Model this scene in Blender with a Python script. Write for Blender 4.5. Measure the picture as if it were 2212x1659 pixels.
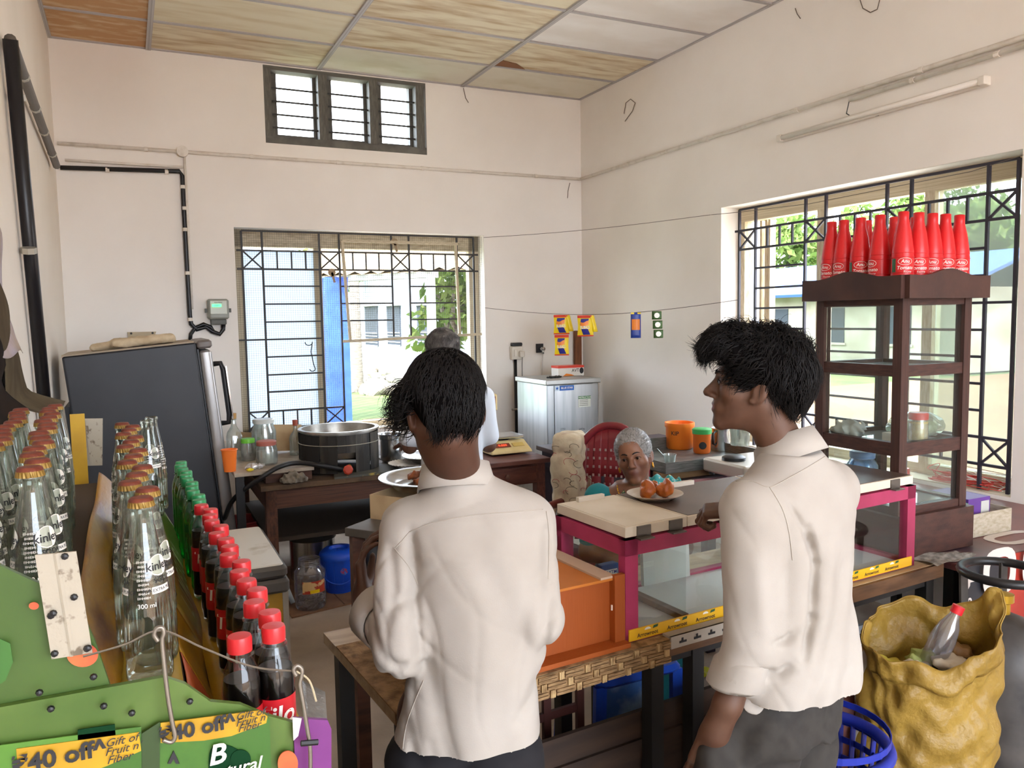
import bpy, math, random
import numpy as np
from mathutils import Vector, Matrix
for _o in list(bpy.data.objects): bpy.data.objects.remove(_o)
SC = bpy.context.scene
COL = SC.collection
random.seed(7); RNG = np.random.default_rng(7)
PI = math.pi
# ---------------------------------------------------------------- camera (eye at 1.65 m, image taken as 2212 x 1659)
F, YAW, PITCH, ROLL, EYE = 1727.2, .4456, -.0829, -.0166, 1.65
_fw = np.array([math.sin(YAW)*math.cos(PITCH), math.cos(YAW)*math.cos(PITCH), math.sin(PITCH)])
_rt = np.array([math.cos(YAW), -math.sin(YAW), 0.]); _up = np.cross(_rt, _fw)
CR = _rt*math.cos(ROLL)+_up*math.sin(ROLL); CU = -_rt*math.sin(ROLL)+_up*math.cos(ROLL); CF = _fw
cam = bpy.data.cameras.new('camera'); camo = bpy.data.objects.new('camera', cam); COL.objects.link(camo)
cam.sensor_width = 36; cam.lens = F/2212*36; cam.clip_start = .02; cam.clip_end = 400
camo.matrix_world = Matrix(((CR[0], CU[0], -CF[0], 0), (CR[1], CU[1], -CF[1], 0), (CR[2], CU[2], -CF[2], EYE), (0, 0, 0, 1)))
SC.camera = camo
def at(x, y, X=None, Y=None, Z=None, d=None):
    v = CF+(x-1106)/F*CR-(y-829.5)/F*CU
    t = X/v[0] if X is not None else Y/v[1] if Y is not None else (Z-EYE)/v[2] if Z is not None else d
    return np.array([0, 0, EYE])+v*t
# ---------------------------------------------------------------- world, sun, exposure
SC.view_settings.view_transform = 'Standard'; SC.view_settings.look = 'None'
SC.view_settings.gamma = 1; SC.view_settings.use_curve_mapping = False
SC.view_settings.exposure = 2.1
SC.cycles.max_bounces = 14; SC.cycles.diffuse_bounces = 7; SC.cycles.transparent_max_bounces = 48
SC.cycles.caustics_reflective = False; SC.cycles.caustics_refractive = False
W = bpy.data.worlds.new('world'); SC.world = W; W.use_nodes = True
_bg = W.node_tree.nodes['Background']; _bg.inputs[0].default_value = (.84, .935, 1.06, 1); _bg.inputs[1].default_value = 3.0
sun = bpy.data.lights.new('sun', 'SUN'); sun.energy = 3.6; sun.angle = .02; sun.color = (1, .97, .93)
suno = bpy.data.objects.new('sun', sun); COL.objects.link(suno); suno.rotation_euler = (math.radians(24), math.radians(-10), 0)
# ---------------------------------------------------------------- helpers
def lin(h):
    if not isinstance(h, str): return (*h, 1)
    h = h.lstrip('#'); c = [int(h[i:i+2], 16)/255 for i in (0, 2, 4)]
    return (*[(v/12.92 if v <= .04045 else ((v+.055)/1.055)**2.4) for v in c], 1)
MATS = {}
def M(name, col='#808080', rough=.55, metal=0, col2=None, nscale=6, lo=.4, hi=.65, bump=0, bscale=40, stretch=None,
      trans=0, ior=1.45, alpha=1, emit=None, estr=0, spec=.5, detail=6, sss=0, translucent=0, coat=0):
    if name in MATS: return MATS[name]
    m = bpy.data.materials.new(name); MATS[name] = m; m.use_nodes = True
    nt = m.node_tree; N = nt.nodes; b = N['Principled BSDF']; L = nt.links.new
    b.inputs['Base Color'].default_value = lin(col); b.inputs['Roughness'].default_value = rough; b.inputs['Metallic'].default_value = metal
    b.inputs['IOR'].default_value = ior; b.inputs['Transmission Weight'].default_value = trans; b.inputs['Alpha'].default_value = alpha
    b.inputs['Specular IOR Level'].default_value = spec; b.inputs['Coat Weight'].default_value = coat
    if sss: b.inputs['Subsurface Weight'].default_value = sss; b.inputs['Subsurface Radius'].default_value = (.01, .004, .002)
    if emit: b.inputs['Emission Color'].default_value = lin(emit); b.inputs['Emission Strength'].default_value = estr
    def coords(scale):
        t = N.new('ShaderNodeTexCoord'); mp = N.new('ShaderNodeMapping'); L(t.outputs['Object'], mp.inputs[0])
        if stretch: mp.inputs['Scale'].default_value = stretch
        n = N.new('ShaderNodeTexNoise'); n.inputs['Scale'].default_value = scale; n.inputs['Detail'].default_value = detail
        L(mp.outputs[0], n.inputs['Vector']); return n
    if col2:
        n = coords(nscale); r = N.new('ShaderNodeValToRGB'); r.color_ramp.elements[0].position = lo; r.color_ramp.elements[1].position = hi
        r.color_ramp.elements[0].color = lin(col); r.color_ramp.elements[1].color = lin(col2)
        L(n.outputs['Fac'], r.inputs[0]); L(r.outputs[0], b.inputs['Base Color'])
    if bump:
        n = coords(bscale); bp = N.new('ShaderNodeBump'); bp.inputs['Strength'].default_value = bump; bp.inputs['Distance'].default_value = .01
        L(n.outputs['Fac'], bp.inputs['Height']); L(bp.outputs[0], b.inputs['Normal'])
    if translucent:
        t = N.new('ShaderNodeBsdfTranslucent'); t.inputs[0].default_value = lin(col); mx = N.new('ShaderNodeMixShader'); mx.inputs[0].default_value = translucent
        L(b.outputs[0], mx.inputs[1]); L(t.outputs[0], mx.inputs[2]); L(mx.outputs[0], N['Material Output'].inputs[0])
    return m
def GLASS(name, tint='#ffffff', refl=.06, haze=0, hazecol='#ffffff', rough=.02, edge=.5):
    """clear thin glass or plastic: tinted see-through, mirror-like at grazing angles, a little haze"""
    if name in MATS: return MATS[name]
    m = bpy.data.materials.new(name); MATS[name] = m; m.use_nodes = True; nt = m.node_tree; N = nt.nodes; L = nt.links.new
    N.remove(N['Principled BSDF'])
    t = N.new('ShaderNodeBsdfTransparent'); t.inputs[0].default_value = lin(tint)
    g = N.new('ShaderNodeBsdfGlossy'); g.inputs['Roughness'].default_value = rough; g.inputs[0].default_value = (1, 1, 1, 1)
    lw = N.new('ShaderNodeLayerWeight'); lw.inputs[0].default_value = .35
    mm = N.new('ShaderNodeMath'); mm.operation = 'MULTIPLY_ADD'; mm.inputs[1].default_value = edge; mm.inputs[2].default_value = refl; mm.use_clamp = True
    L(lw.outputs['Fresnel'], mm.inputs[0]); mx = N.new('ShaderNodeMixShader'); L(mm.outputs[0], mx.inputs[0]); L(t.outputs[0], mx.inputs[1]); L(g.outputs[0], mx.inputs[2])
    out = mx
    if haze:
        d = N.new('ShaderNodeBsdfDiffuse'); d.inputs[0].default_value = lin(hazecol); m2 = N.new('ShaderNodeMixShader'); m2.inputs[0].default_value = haze
        L(mx.outputs[0], m2.inputs[1]); L(d.outputs[0], m2.inputs[2]); out = m2
    L(out.outputs[0], N['Material Output'].inputs[0]); return m
def rotm(rx=0, ry=0, rz=0): return np.array((Matrix.Rotation(rz, 3, 'Z') @ Matrix.Rotation(ry, 3, 'Y') @ Matrix.Rotation(rx, 3, 'X')))
def base_of(p):
    b = np.zeros(3)
    while p is not None: b = b+np.array(p.location); p = p.parent
    return b
TXT = {}
def text_mesh(s, bold=0.0, shear=0.0):
    k = (s, bold, shear)
    if k in TXT: return TXT[k]
    c = bpy.data.curves.new('t', 'FONT'); c.body = s; c.size = 1; c.align_x = 'CENTER'; c.align_y = 'CENTER'; c.offset = bold; c.shear = shear; c.resolution_u = 3
    o = bpy.data.objects.new('t', c); COL.objects.link(o); bpy.context.view_layer.update()
    me = o.evaluated_get(bpy.context.evaluated_depsgraph_get()).to_mesh()
    V = np.array([v.co[:] for v in me.vertices]).reshape(-1, 3)[:, :2]; Fs = [tuple(p.vertices) for p in me.polygons]
    bpy.data.objects.remove(o); bpy.data.curves.remove(c); TXT[k] = (V, Fs); return TXT[k]
class MB:
    def __init__(s): s.v = []; s.f = []; s.mi = []; s.n = 0; s.m = 0
    def add(s, V, Fs):
        V = np.asarray(V, float).reshape(-1, 3); s.v.append(V); s.f += [tuple(int(i)+s.n for i in f) for f in Fs]; s.mi += [s.m]*len(Fs); s.n += len(V); return s
    def mat(s, i): s.m = i; return s
    def box(s, c, sz, R=None):
        h = np.array(sz)/2; V = np.array([[x, y, z] for x in (-1, 1) for y in (-1, 1) for z in (-1, 1)])*h
        if R is not None: V = V @ np.asarray(R).T
        return s.add(V+np.array(c), [(0, 1, 3, 2), (4, 6, 7, 5), (0, 4, 5, 1), (2, 3, 7, 6), (0, 2, 6, 4), (1, 5, 7, 3)])
    def bb(s, a, b): a = np.array(a, float); b = np.array(b, float); return s.box((a+b)/2, abs(b-a))
    def rbox(s, c, sz, r=.01, R=None, seg=3):
        """box with rounded vertical edges and chamfered top/bottom"""
        hx, hy, hz = np.array(sz)/2; r = min(r, hx*.99, hy*.99); e = min(r*.6, hz*.9); P = []
        def ring(ins, z):
            o = []
            for (sx, sy, a0) in ((1, 1, 0), (-1, 1, 90), (-1, -1, 180), (1, -1, 270)):
                for k in range(seg+1):
                    a = math.radians(a0+90*k/seg); o.append((sx*(hx-r)+(r-ins)*math.cos(a), sy*(hy-r)+(r-ins)*math.sin(a), z))
            return o
        rs = [ring(e, -hz), ring(0, -hz+e), ring(0, hz-e), ring(e, hz)]; n = len(rs[0]); V = np.array(sum(rs, [])); Fs = []
        for k in range(3):
            for i in range(n): j = (i+1) % n; Fs.append((k*n+i, k*n+j, (k+1)*n+j, (k+1)*n+i))
        Fs.append(tuple(range(n))[::-1]); Fs.append(tuple(range(3*n, 4*n)))
        if R is not None: V = V @ np.asarray(R).T
        return s.add(V+np.array(c), Fs)
    def lathe(s, prof, c=(0, 0, 0), n=20, R=None, sq=None, cap=True):
        V = []; Fs = []
        for (r, z) in prof:
            for k in range(n):
                a = 2*PI*k/n; x, y = math.cos(a), math.sin(a)
                if sq: q = (abs(x)**sq+abs(y)**sq)**(-1/sq); x *= q; y *= q
                V.append((r*x, r*y, z))
        for i in range(len(prof)-1):
            for k in range(n): j = (k+1) % n; Fs.append((i*n+k, i*n+j, (i+1)*n+j, (i+1)*n+k))
        if cap: Fs.append(tuple(range(n))[::-1]); Fs.append(tuple(range((len(prof)-1)*n, len(prof)*n)))
        V = np.array(V)
        if R is not None: V = V @ np.asarray(R).T
        return s.add(V+np.array(c), Fs)
    def tube(s, P, r, n=8, closed=False, cap=True):
        P = np.array(P, float); m = len(P); r = np.full(m, r) if np.isscalar(r) else np.array(r, float); V = []; Fs = []
        T = np.roll(P, -1, 0)-np.roll(P, 1, 0) if closed else np.gradient(P, axis=0)
        T /= np.linalg.norm(T, axis=1)[:, None]+1e-12
        a = np.array([0, 0, 1.]) if abs(T[0][2]) < .9 else np.array([1., 0, 0]); u = np.cross(T[0], a); u /= np.linalg.norm(u)
        for i in range(m):
            u = u-T[i]*np.dot(u, T[i]); u /= np.linalg.norm(u)+1e-12; w = np.cross(T[i], u)
            for k in range(n): t = 2*PI*k/n; V.append(P[i]+r[i]*(math.cos(t)*u+math.sin(t)*w))
        for i in range(m if closed else m-1):
            i2 = (i+1) % m
            for k in range(n): j = (k+1) % n; Fs.append((i*n+k, i*n+j, i2*n+j, i2*n+k))
        if cap and not closed: Fs.append(tuple(range(n))[::-1]); Fs.append(tuple(range((m-1)*n, m*n)))
        return s.add(V, Fs)
    def bar(s, a, b, w, h=None):
        a = np.array(a, float); b = np.array(b, float); h = h or w; t = b-a; L_ = np.linalg.norm(t); t /= L_
        up = np.array([0, 0, 1.]) if abs(t[2]) < .95 else np.array([0, 1., 0]); x = np.cross(t, up); x /= np.linalg.norm(x); y = np.cross(x, t)
        return s.box((a+b)/2, (w, L_, h), np.stack([x, t, y], 1))
    def prism(s, poly, o, u, v, th):
        """polygon in the (u,v) plane from origin o, thickness th along u x v"""
        o = np.array(o, float); u = np.array(u, float); v = np.array(v, float); w = np.cross(u, v); w /= np.linalg.norm(w); n = len(poly)
        A = [o+u*p[0]+v*p[1] for p in poly]; B = [a+w*th for a in A]
        return s.add(A+B, [tuple(range(n))[::-1], tuple(range(n, 2*n))]+[(i, (i+1) % n, n+(i+1) % n, n+i) for i in range(n)])
    def quad(s, a, b, c, d): return s.add([a, b, c, d], [(0, 1, 2, 3)])
    def grid(s, Pf, nu, nv, closed_u=False):
        V = [Pf(i/(nu-(0 if closed_u else 1)), j/(nv-1)) for j in range(nv) for i in range(nu)]; Fs = []
        for j in range(nv-1):
            for i in range(nu if closed_u else nu-1):
                k = (i+1) % nu; Fs.append((j*nu+i, j*nu+k, (j+1)*nu+k, (j+1)*nu+i))
        return s.add(V, Fs)
    def text(s, t, o, u, v, size, bold=.0, shear=0, sx=1):
        V, Fs = text_mesh(t, bold, shear); o = np.array(o, float); u = np.array(u, float); v = np.array(v, float)
        return s.add(o+np.outer(V[:, 0]*size*sx, u)+np.outer(V[:, 1]*size, v), Fs)
    def textcyl(s, t, c, r, th, z, size, bold=0, shear=0, sx=1):
        """text wrapped on an upright cylinder (r may be a function of height)"""
        V, Fs = text_mesh(t, bold, shear); zz = z+V[:, 1]*size; rr = np.array([r(q) for q in zz]) if callable(r) else np.full(len(V), r)
        a = th+V[:, 0]*size*sx/rr.mean(); return s.add(np.stack([c[0]+rr*np.cos(a), c[1]+rr*np.sin(a), c[2]+zz], 1), Fs)
    def mesh(s, name):
        me = bpy.data.meshes.new(name); V = np.concatenate(s.v) if s.v else np.zeros((0, 3)); return me, V
    def build(s, name, mat, parent=None, smooth=False, world=True, bevel=0, solid=0, label=None, auto=None, sub=0):
        me, V = s.mesh(name)
        if world and parent is not None: V = V-base_of(parent)
        me.from_pydata(V.tolist(), [], s.f); me.update()
        for m in (mat if isinstance(mat, (list, tuple)) else [mat]): me.materials.append(m)
        if isinstance(mat, (list, tuple)): me.polygons.foreach_set('material_index', s.mi)
        if smooth:
            me.polygons.foreach_set('use_smooth', [True]*len(me.polygons))
            if auto is not None: me.set_sharp_from_angle(angle=math.radians(auto))
        o = bpy.data.objects.new(name, me); COL.objects.link(o)
        if parent is not None: o.parent = parent
        if solid: md = o.modifiers.new('s', 'SOLIDIFY'); md.thickness = solid; md.offset = 0
        if bevel: md = o.modifiers.new('b', 'BEVEL'); md.width = bevel; md.segments = 2; md.limit_method = 'ANGLE'
        if sub: md = o.modifiers.new('u', 'SUBSURF'); md.levels = sub; md.render_levels = sub
        if label: o['label'] = label
        return o
def tag(o, label=None, cat=None, group=None, kind=None):
    if label: o['label'] = label
    if cat: o['category'] = cat
    if group: o['group'] = group
    if kind: o['kind'] = kind
    return o
def thing(name, label, cat, loc=(0, 0, 0), group=None, rz=0):
    o = bpy.data.objects.new(name, None); o.empty_display_size = .05; COL.objects.link(o); o.location = tuple(float(q) for q in loc); o.rotation_euler = (0, 0, rz)
    return tag(o, label, cat, group)
def copy_tree(o, parent=None):
    c = o.copy(); COL.objects.link(c)
    if parent is not None: c.parent = parent
    for ch in o.children: copy_tree(ch, c)
    return c
_u = MB().box((0, 0, 0), (1, 1, 1)); UNIT = {}
def piece(name, parent, mat, a, b, w, h=None):
    """a straight bar-like part sharing one unit-cube mesh per material"""
    k = mat.name
    if k not in UNIT: me, V = _u.mesh('unit_bar'); me.from_pydata(V.tolist(), [], _u.f); me.materials.append(mat); UNIT[k] = me
    a = np.array(a, float); b = np.array(b, float); h = h or w; t = b-a; L_ = np.linalg.norm(t); t /= L_
    up = np.array([0, 0, 1.]) if abs(t[2]) < .95 else np.array([0, 1., 0]); x = np.cross(t, up); x /= np.linalg.norm(x); y = np.cross(x, t); c = (a+b)/2-base_of(parent)
    o = bpy.data.objects.new(name, UNIT[k]); COL.objects.link(o); o.parent = parent
    o.matrix_local = Matrix([[x[i]*w, t[i]*L_, y[i]*h, c[i]] for i in range(3)]+[[0, 0, 0, 1]]); return o
def panel(name, parent, mat, a, b):
    """axis-aligned box part"""
    a = np.array(a, float); b = np.array(b, float); c = (a+b)/2-base_of(parent); s = abs(b-a); k = mat.name
    if k not in UNIT: me, V = _u.mesh('unit_bar'); me.from_pydata(V.tolist(), [], _u.f); me.materials.append(mat); UNIT[k] = me
    o = bpy.data.objects.new(name, UNIT[k]); COL.objects.link(o); o.parent = parent
    o.matrix_local = Matrix(((s[0], 0, 0, c[0]), (0, s[1], 0, c[1]), (0, 0, s[2], c[2]), (0, 0, 0, 1))); return o
# ---------------------------------------------------------------- implicit surfaces (people, cloth, food)
def n3(P, s, seed=0):
    """cheap smooth pseudo-noise in [-1,1]"""
    r = np.random.default_rng(seed); o = np.zeros(len(P))
    for k in range(6):
        d = r.normal(size=3); d /= np.linalg.norm(d); o += np.sin((P @ d)*s*(1+.35*k)+r.uniform(0, 6.28)+1.3*np.sin((P @ r.normal(size=3))*s*.5))
    return o/4
def S_ell(P, c, r, R=None):
    Q = P-np.asarray(c)
    if R is not None: Q = Q @ np.asarray(R)
    r = np.asarray(r); k = np.linalg.norm(Q/r, axis=1); k2 = np.linalg.norm(Q/r**2, axis=1)+1e-9; return k*(k-1)/k2
def S_cap(P, a, b, ra, rb=None):
    rb = ra if rb is None else rb; a = np.asarray(a, float); b = np.asarray(b, float); ab = b-a
    t = np.clip(((P-a) @ ab)/(ab @ ab), 0, 1); return np.linalg.norm(P-a-t[:, None]*ab, axis=1)-(ra+(rb-ra)*t)
def S_box(P, c, h, r=0, R=None):
    Q = P-np.asarray(c)
    if R is not None: Q = Q @ np.asarray(R)
    q = abs(Q)-(np.asarray(h)-r); return np.linalg.norm(np.maximum(q, 0), axis=1)+np.minimum(q.max(1), 0)-r
def S_stack(P, rings, up=None):
    """elliptic cross-sections (z, cx, cy, a, b, ang) stacked along z"""
    A = np.array(rings, float); z = np.clip(P[:, 2], A[0, 0], A[-1, 0]); g = [np.interp(z, A[:, 0], A[:, i]) for i in range(1, 6)]
    c, s = np.cos(g[4]), np.sin(g[4]); dx = P[:, 0]-g[0]; dy = P[:, 1]-g[1]; x = dx*c+dy*s; y = -dx*s+dy*c
    k = ((abs(x)/g[2])**2.3+(abs(y)/g[3])**2.3)**(1/2.3); d = (k-1)*np.minimum(g[2], g[3]); dz = np.maximum(A[0, 0]-P[:, 2], P[:, 2]-A[-1, 0]); return np.maximum(d, dz)
def smin(a, b, k=.02):
    h = np.clip(.5+.5*(b-a)/k, 0, 1); return b*(1-h)+a*h-k*h*(1-h)
def smax(a, b, k=.01): return -smin(-a, -b, k)
def near(P, c, r, r0, fn):
    d = np.linalg.norm(P-np.asarray(c), axis=1); o = d-r0; m = d < r
    if m.any(): o[m] = fn(P[m])
    return o
def surface(fn, lo, hi, h):
    """naive surface nets over a sparse evaluation of fn"""
    lo = np.asarray(lo, float); hi = np.asarray(hi, float); B = 8; nb = np.ceil((hi-lo)/(h*B)).astype(int); n = nb*B+1
    bc = np.stack(np.meshgrid(*[np.arange(k) for k in nb], indexing='ij'), -1).reshape(-1, 3); ctr = lo+(bc+.5)*B*h
    dv = fn(ctr); keep = abs(dv) < B*h*1.5; Vv = np.full(n, 1.0, np.float32)
    for (b, d) in zip(bc[(~keep) & (dv < 0)], dv): Vv[b[0]*B:b[0]*B+B+1, b[1]*B:b[1]*B+B+1, b[2]*B:b[2]*B+B+1] = -1
    m = np.zeros(n, bool)
    for b in bc[keep]: m[b[0]*B:b[0]*B+B+1, b[1]*B:b[1]*B+B+1, b[2]*B:b[2]*B+B+1] = True
    idx = np.argwhere(m)
    for k in range(0, len(idx), 400000): q = idx[k:k+400000]; Vv[q[:, 0], q[:, 1], q[:, 2]] = fn(lo+q*h)
    Sg = Vv < 0; cs = np.zeros(n-1, np.int8)
    C8 = [(i, j, k) for i in (0, 1) for j in (0, 1) for k in (0, 1)]; sl = lambda o: tuple(slice(o[a], n[a]-1+o[a]) for a in range(3))
    for o in C8: cs += Sg[sl(o)]
    act = np.argwhere((cs > 0) & (cs < 8)); ids = np.full(n-1, -1, np.int64); ids[tuple(act.T)] = np.arange(len(act))
    acc = np.zeros((len(act), 3)); cnt = np.zeros(len(act)); g = {o: Vv[act[:, 0]+o[0], act[:, 1]+o[1], act[:, 2]+o[2]].astype(float) for o in C8}
    for o in C8:
        for ax in range(3):
            if o[ax] == 0:
                p = list(o); p[ax] = 1; a = g[o]; b = g[tuple(p)]; x = (a < 0) != (b < 0); t = np.where(x, a/np.where(x, a-b, 1), 0)
                pt = np.tile(np.array(o, float), (len(act), 1)); pt[:, ax] = t; acc[x] += pt[x]; cnt[x] += 1
    V = lo+(act+acc/np.maximum(cnt, 1)[:, None])*h; Q = []
    for ax in range(3):
        u, w = (ax+1) % 3, (ax+2) % 3; a = Sg[tuple(slice(0, n[k]-1) if k == ax else slice(1, n[k]-1) for k in range(3))]; b = Sg[tuple(slice(1, n[k]) if k == ax else slice(1, n[k]-1) for k in range(3))]
        e = np.argwhere(a != b); s = a[tuple(e.T)]; off = np.ones(3, int); off[ax] = 0; e = e+off
        def gi(du, dw): q = e.copy(); q[:, u] -= du; q[:, w] -= dw; return ids[tuple(q.T)]
        f = np.stack([gi(1, 1), gi(0, 1), gi(0, 0), gi(1, 0)], 1); f[~s] = f[~s][:, ::-1]; Q.append(f)
    Q = np.concatenate(Q); return V, Q[(Q >= 0).all(1)]
def sdf_mesh(name, fn, lo, hi, h, mat, parent=None, smooth_it=0, world=True, matfn=None):
    V, Q = surface(fn, lo, hi, h)
    if matfn is not None: mi = matfn(V[Q].mean(1))
    if world and parent is not None: V = V-base_of(parent)
    me = bpy.data.meshes.new(name); me.vertices.add(len(V)); me.vertices.foreach_set('co', V.astype(np.float32).ravel())
    me.loops.add(len(Q)*4); me.loops.foreach_set('vertex_index', Q.astype(np.int32).ravel()); me.polygons.add(len(Q)); me.polygons.foreach_set('loop_start', np.arange(len(Q), dtype=np.int32)*4)
    me.update(calc_edges=True); me.validate()
    for m_ in (mat if isinstance(mat, (list, tuple)) else [mat]): me.materials.append(m_)
    if matfn is not None: me.polygons.foreach_set('material_index', np.asarray(mi, np.int32))
    me.polygons.foreach_set('use_smooth', [True]*len(me.polygons)); o = bpy.data.objects.new(name, me); COL.objects.link(o)
    if parent is not None: o.parent = parent
    if smooth_it: md = o.modifiers.new('s', 'SMOOTH'); md.iterations = smooth_it; md.factor = .5
    return o
# ================================================================ room shell
LX, RX, DY, HZ, FY = -.39, 3.77, 6.37, 3.59, -3.2
m_wall = M('wall_plaster', '#f3eee8', .9, col2='#e8e1d9', nscale=1.3, lo=.35, hi=.8, bump=.12, bscale=14)
m_wall_l = M('wall_plaster_cream', '#f2ece3', .9, col2='#e6ded2', nscale=1.1, lo=.35, hi=.8, bump=.1, bscale=14)
m_reveal = M('reveal_paint', '#d9cdb8', .85, col2='#c2b49c', nscale=3)
m_floor = M('cement_floor', '#bcae9f', .75, col2='#8d8073', nscale=2.2, lo=.3, hi=.75, bump=.25, bscale=60)
m_tbar = M('painted_tee', '#a39fa0', .5, col2='#c2bfbe', nscale=3)
m_iron = M('dark_iron', '#2e2c30', .6, col2='#44413c', nscale=20)
m_iron_b = M('iron_blue', '#2a2733', .5, col2='#35323c', nscale=20)
m_white_pvc = M('painted_conduit', '#e6dfd5', .6, col2='#c9bfb1', nscale=14, lo=.5, hi=.8)
m_black_pvc = M('black_conduit', '#17161a', .35)
m_blk = M('black_plastic', '#18181b', .4)
def wall(name, plane, fixed, th, a0, a1, b0, b1, holes, mat):
    """wall slab with rectangular openings; plane 'X' or 'Y' at coordinate fixed, thickness th outwards"""
    A = sorted({a0, a1, *[h[0] for h in holes], *[h[1] for h in holes]}); Z = sorted({b0, b1, *[h[2] for h in holes], *[h[3] for h in holes]}); mb = MB()
    for i in range(len(A)-1):
        for j in range(len(Z)-1):
            ca, cz = (A[i]+A[i+1])/2, (Z[j]+Z[j+1])/2
            if any(h[0] < ca < h[1] and h[2] < cz < h[3] for h in holes): continue
            if plane == 'Y': mb.bb((A[i], fixed, Z[j]), (A[i+1], fixed+th, Z[j+1]))
            else: mb.bb((fixed, A[i], Z[j]), (fixed+th, A[i+1], Z[j+1]))
    return tag(mb.build(name, mat), kind='structure')
W1 = (.753, 2.797, .76, 2.36); W2 = (1.012, 2.30, 3.0, 3.575); W3 = (2.375, 4.463, .75, 2.388)
wall('wall_back', 'Y', DY, .23, LX-.2, RX+.2, 0, HZ+.2, [W1, W2], m_wall)
wall('wall_left', 'X', LX, -.2, FY, DY, 0, HZ+.2, [], m_wall_l)
wall('wall_right', 'X', RX, .23, FY, DY, 0, HZ+.2, [W3], m_wall)
wall('wall_front', 'Y', FY, -.2, LX-.2, RX+.23, 0, HZ+.2, [(-.1, 3.5, 0, 3.4)], m_wall)  # wide opening out of view, added to let daylight into the room
tag(MB().bb((-.6, -4.2, -.1), (RX+.2, DY+.2, 0)).build('floor', m_floor), kind='structure')
# ---- ceiling: slab with lay-in tiles and tee bars
ceil = tag(MB().bb((LX-.2, FY-.5, HZ+.05), (RX+.23, DY+.23, HZ+.2)).build('ceiling', M('slab', '#8a8279', .9)), kind='structure')
XL = [LX, .229, 1.428, 2.627, RX]; YL = [DY, 5.785]+[5.785-.6*k for k in range(1, 16)]
tmats = {
 'w': M('tile_white', '#f2efec', .85, col2='#e8e2dc', nscale=2, bump=.05),
 'c': M('tile_cream', '#e8dfc6', .85, col2='#d2c099', nscale=2.5, lo=.45, hi=.85, stretch=(1, 3, 1)),
 'y': M('tile_stained', '#e6dcc2', .85, col2='#b08c5c', nscale=3.2, lo=.42, hi=.8, stretch=(1, 2.6, 1), detail=10),
 'b': M('tile_brown', '#c4996e', .85, col2='#dcc6a4', nscale=3.5, lo=.5, hi=.72, stretch=(1, 2.5, 1), detail=12),
 'g': M('tile_pale', '#e4dfcf', .85, col2='#cdc3a6', nscale=3, lo=.5, hi=.9)}
kinds = ['byg g'.replace(' ', ''), 'bcyy', 'ccyw', 'wcwc', 'wwcw']
kinds[0] = 'bygg'; kinds[1] = 'bcyy'; kinds[2] = 'bcyw'; kinds[3] = 'wccw'
for j in range(len(YL)-1):
    for i in range(4):
        k = kinds[j][i] if j < len(kinds) else 'wcww'[(i+j) % 4]
        panel('ceiling_tile', ceil, tmats[k], (XL[i]+.012, YL[j+1]+.012, HZ+.004), (XL[i+1]-.012, YL[j]-.012, HZ+.02))
for x in XL[1:-1]: piece('tee_bar', ceil, m_tbar, (x, FY, HZ), (x, DY, HZ-.003), .034, .014)
for y in YL[1:]:
    if y > FY: piece('tee_bar', ceil, m_tbar, (LX, y, HZ+.002), (RX, y, HZ+.002), .026, .014)
for a, b in (((LX+.012, FY, HZ), (LX+.012, DY, HZ)), ((RX-.008, FY, HZ), (RX-.008, DY, HZ)), ((LX, DY-.008, HZ), (RX, DY-.008, HZ))): piece('wall_angle', ceil, m_tbar, a, b, .022, .012)
MB().prism([(0, 0), (.27, 0), (.15, -.1), (.02, -.13)], (2.645, 5.77, HZ-.0005), (1, 0, 0), (0, 1, 0), .002).build('broken_patch', M('bare_board', '#8a5f42', .9), ceil)
# ---- window 1 (back wall): grille, wire mesh, frosted leaf, loose inner frame
m_wood_p = M('window_wood', '#cfc2a8', .7, col2='#ae9f84', nscale=5, stretch=(6, 6, 1))
m_mesh = M('wire_mesh', '#6b665c', .5, metal=.3)
m_frost = M('frosted_pane', '#cdd4dc', .6, translucent=.6)
w1 = tag(MB().bb((W1[0]-.001, DY+.001, W1[2]-.03), (W1[1], DY+.24, W1[2]+.006)).build('window_1', m_reveal), kind='structure')
y0 = DY+.012
VX = [float(at(p, 500, Y=DY)[0]) for p in (521, 565, 689, 732, 845, 883, 987, 1023)]
RZ = [2.338]+[float(at(565, y, Y=DY)[2]) for y in (541, 581, 618, 657, 696, 734, 772, 811, 848, 890, 928)]
def cross(par, m, P, u0, u1, z0, z1, w=.011):
    piece('bar', par, m, P(u0, z0), P(u1, z1), w); piece('bar', par, m, P(u0, z1), P(u1, z0), w)
P1 = lambda u, z: (u, y0, z)
zmid = RZ[6]
for i, x in enumerate(VX): piece('bar', w1, m_iron, P1(x, zmid if i in (4, 5) else W1[2]+.01), P1(x, RZ[0]), .014)
for r in (0, 1, 2): piece('bar', w1, m_iron, P1(VX[0]-(.04 if r else 0), RZ[r]), P1(VX[7]+(.04 if r else 0), RZ[r]), .013)
piece('bar', w1, m_iron, P1(VX[0]-.05, zmid), P1(VX[2], zmid), .013); piece('bar', w1, m_iron, P1(VX[6], zmid), P1(VX[7]+.06, zmid), .013)
for r in (10, 11): piece('bar', w1, m_iron, P1(VX[0], RZ[r]), P1(VX[3], RZ[r]), .013)
for c in ((1, 2), (3, 4), (5, 6)):
    for r in range(3, 10):
        if r != 6 and (c == (1, 2) or r < 6): piece('bar', w1, m_iron, P1(VX[c[0]], RZ[r]), P1(VX[c[1]], RZ[r]), .012)
    for k in (1, 2, 3): x = VX[c[0]]+(VX[c[1]]-VX[c[0]])*k/4; piece('bar', w1, m_iron, P1(x, RZ[1]), P1(x, RZ[2]), .011)
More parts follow.
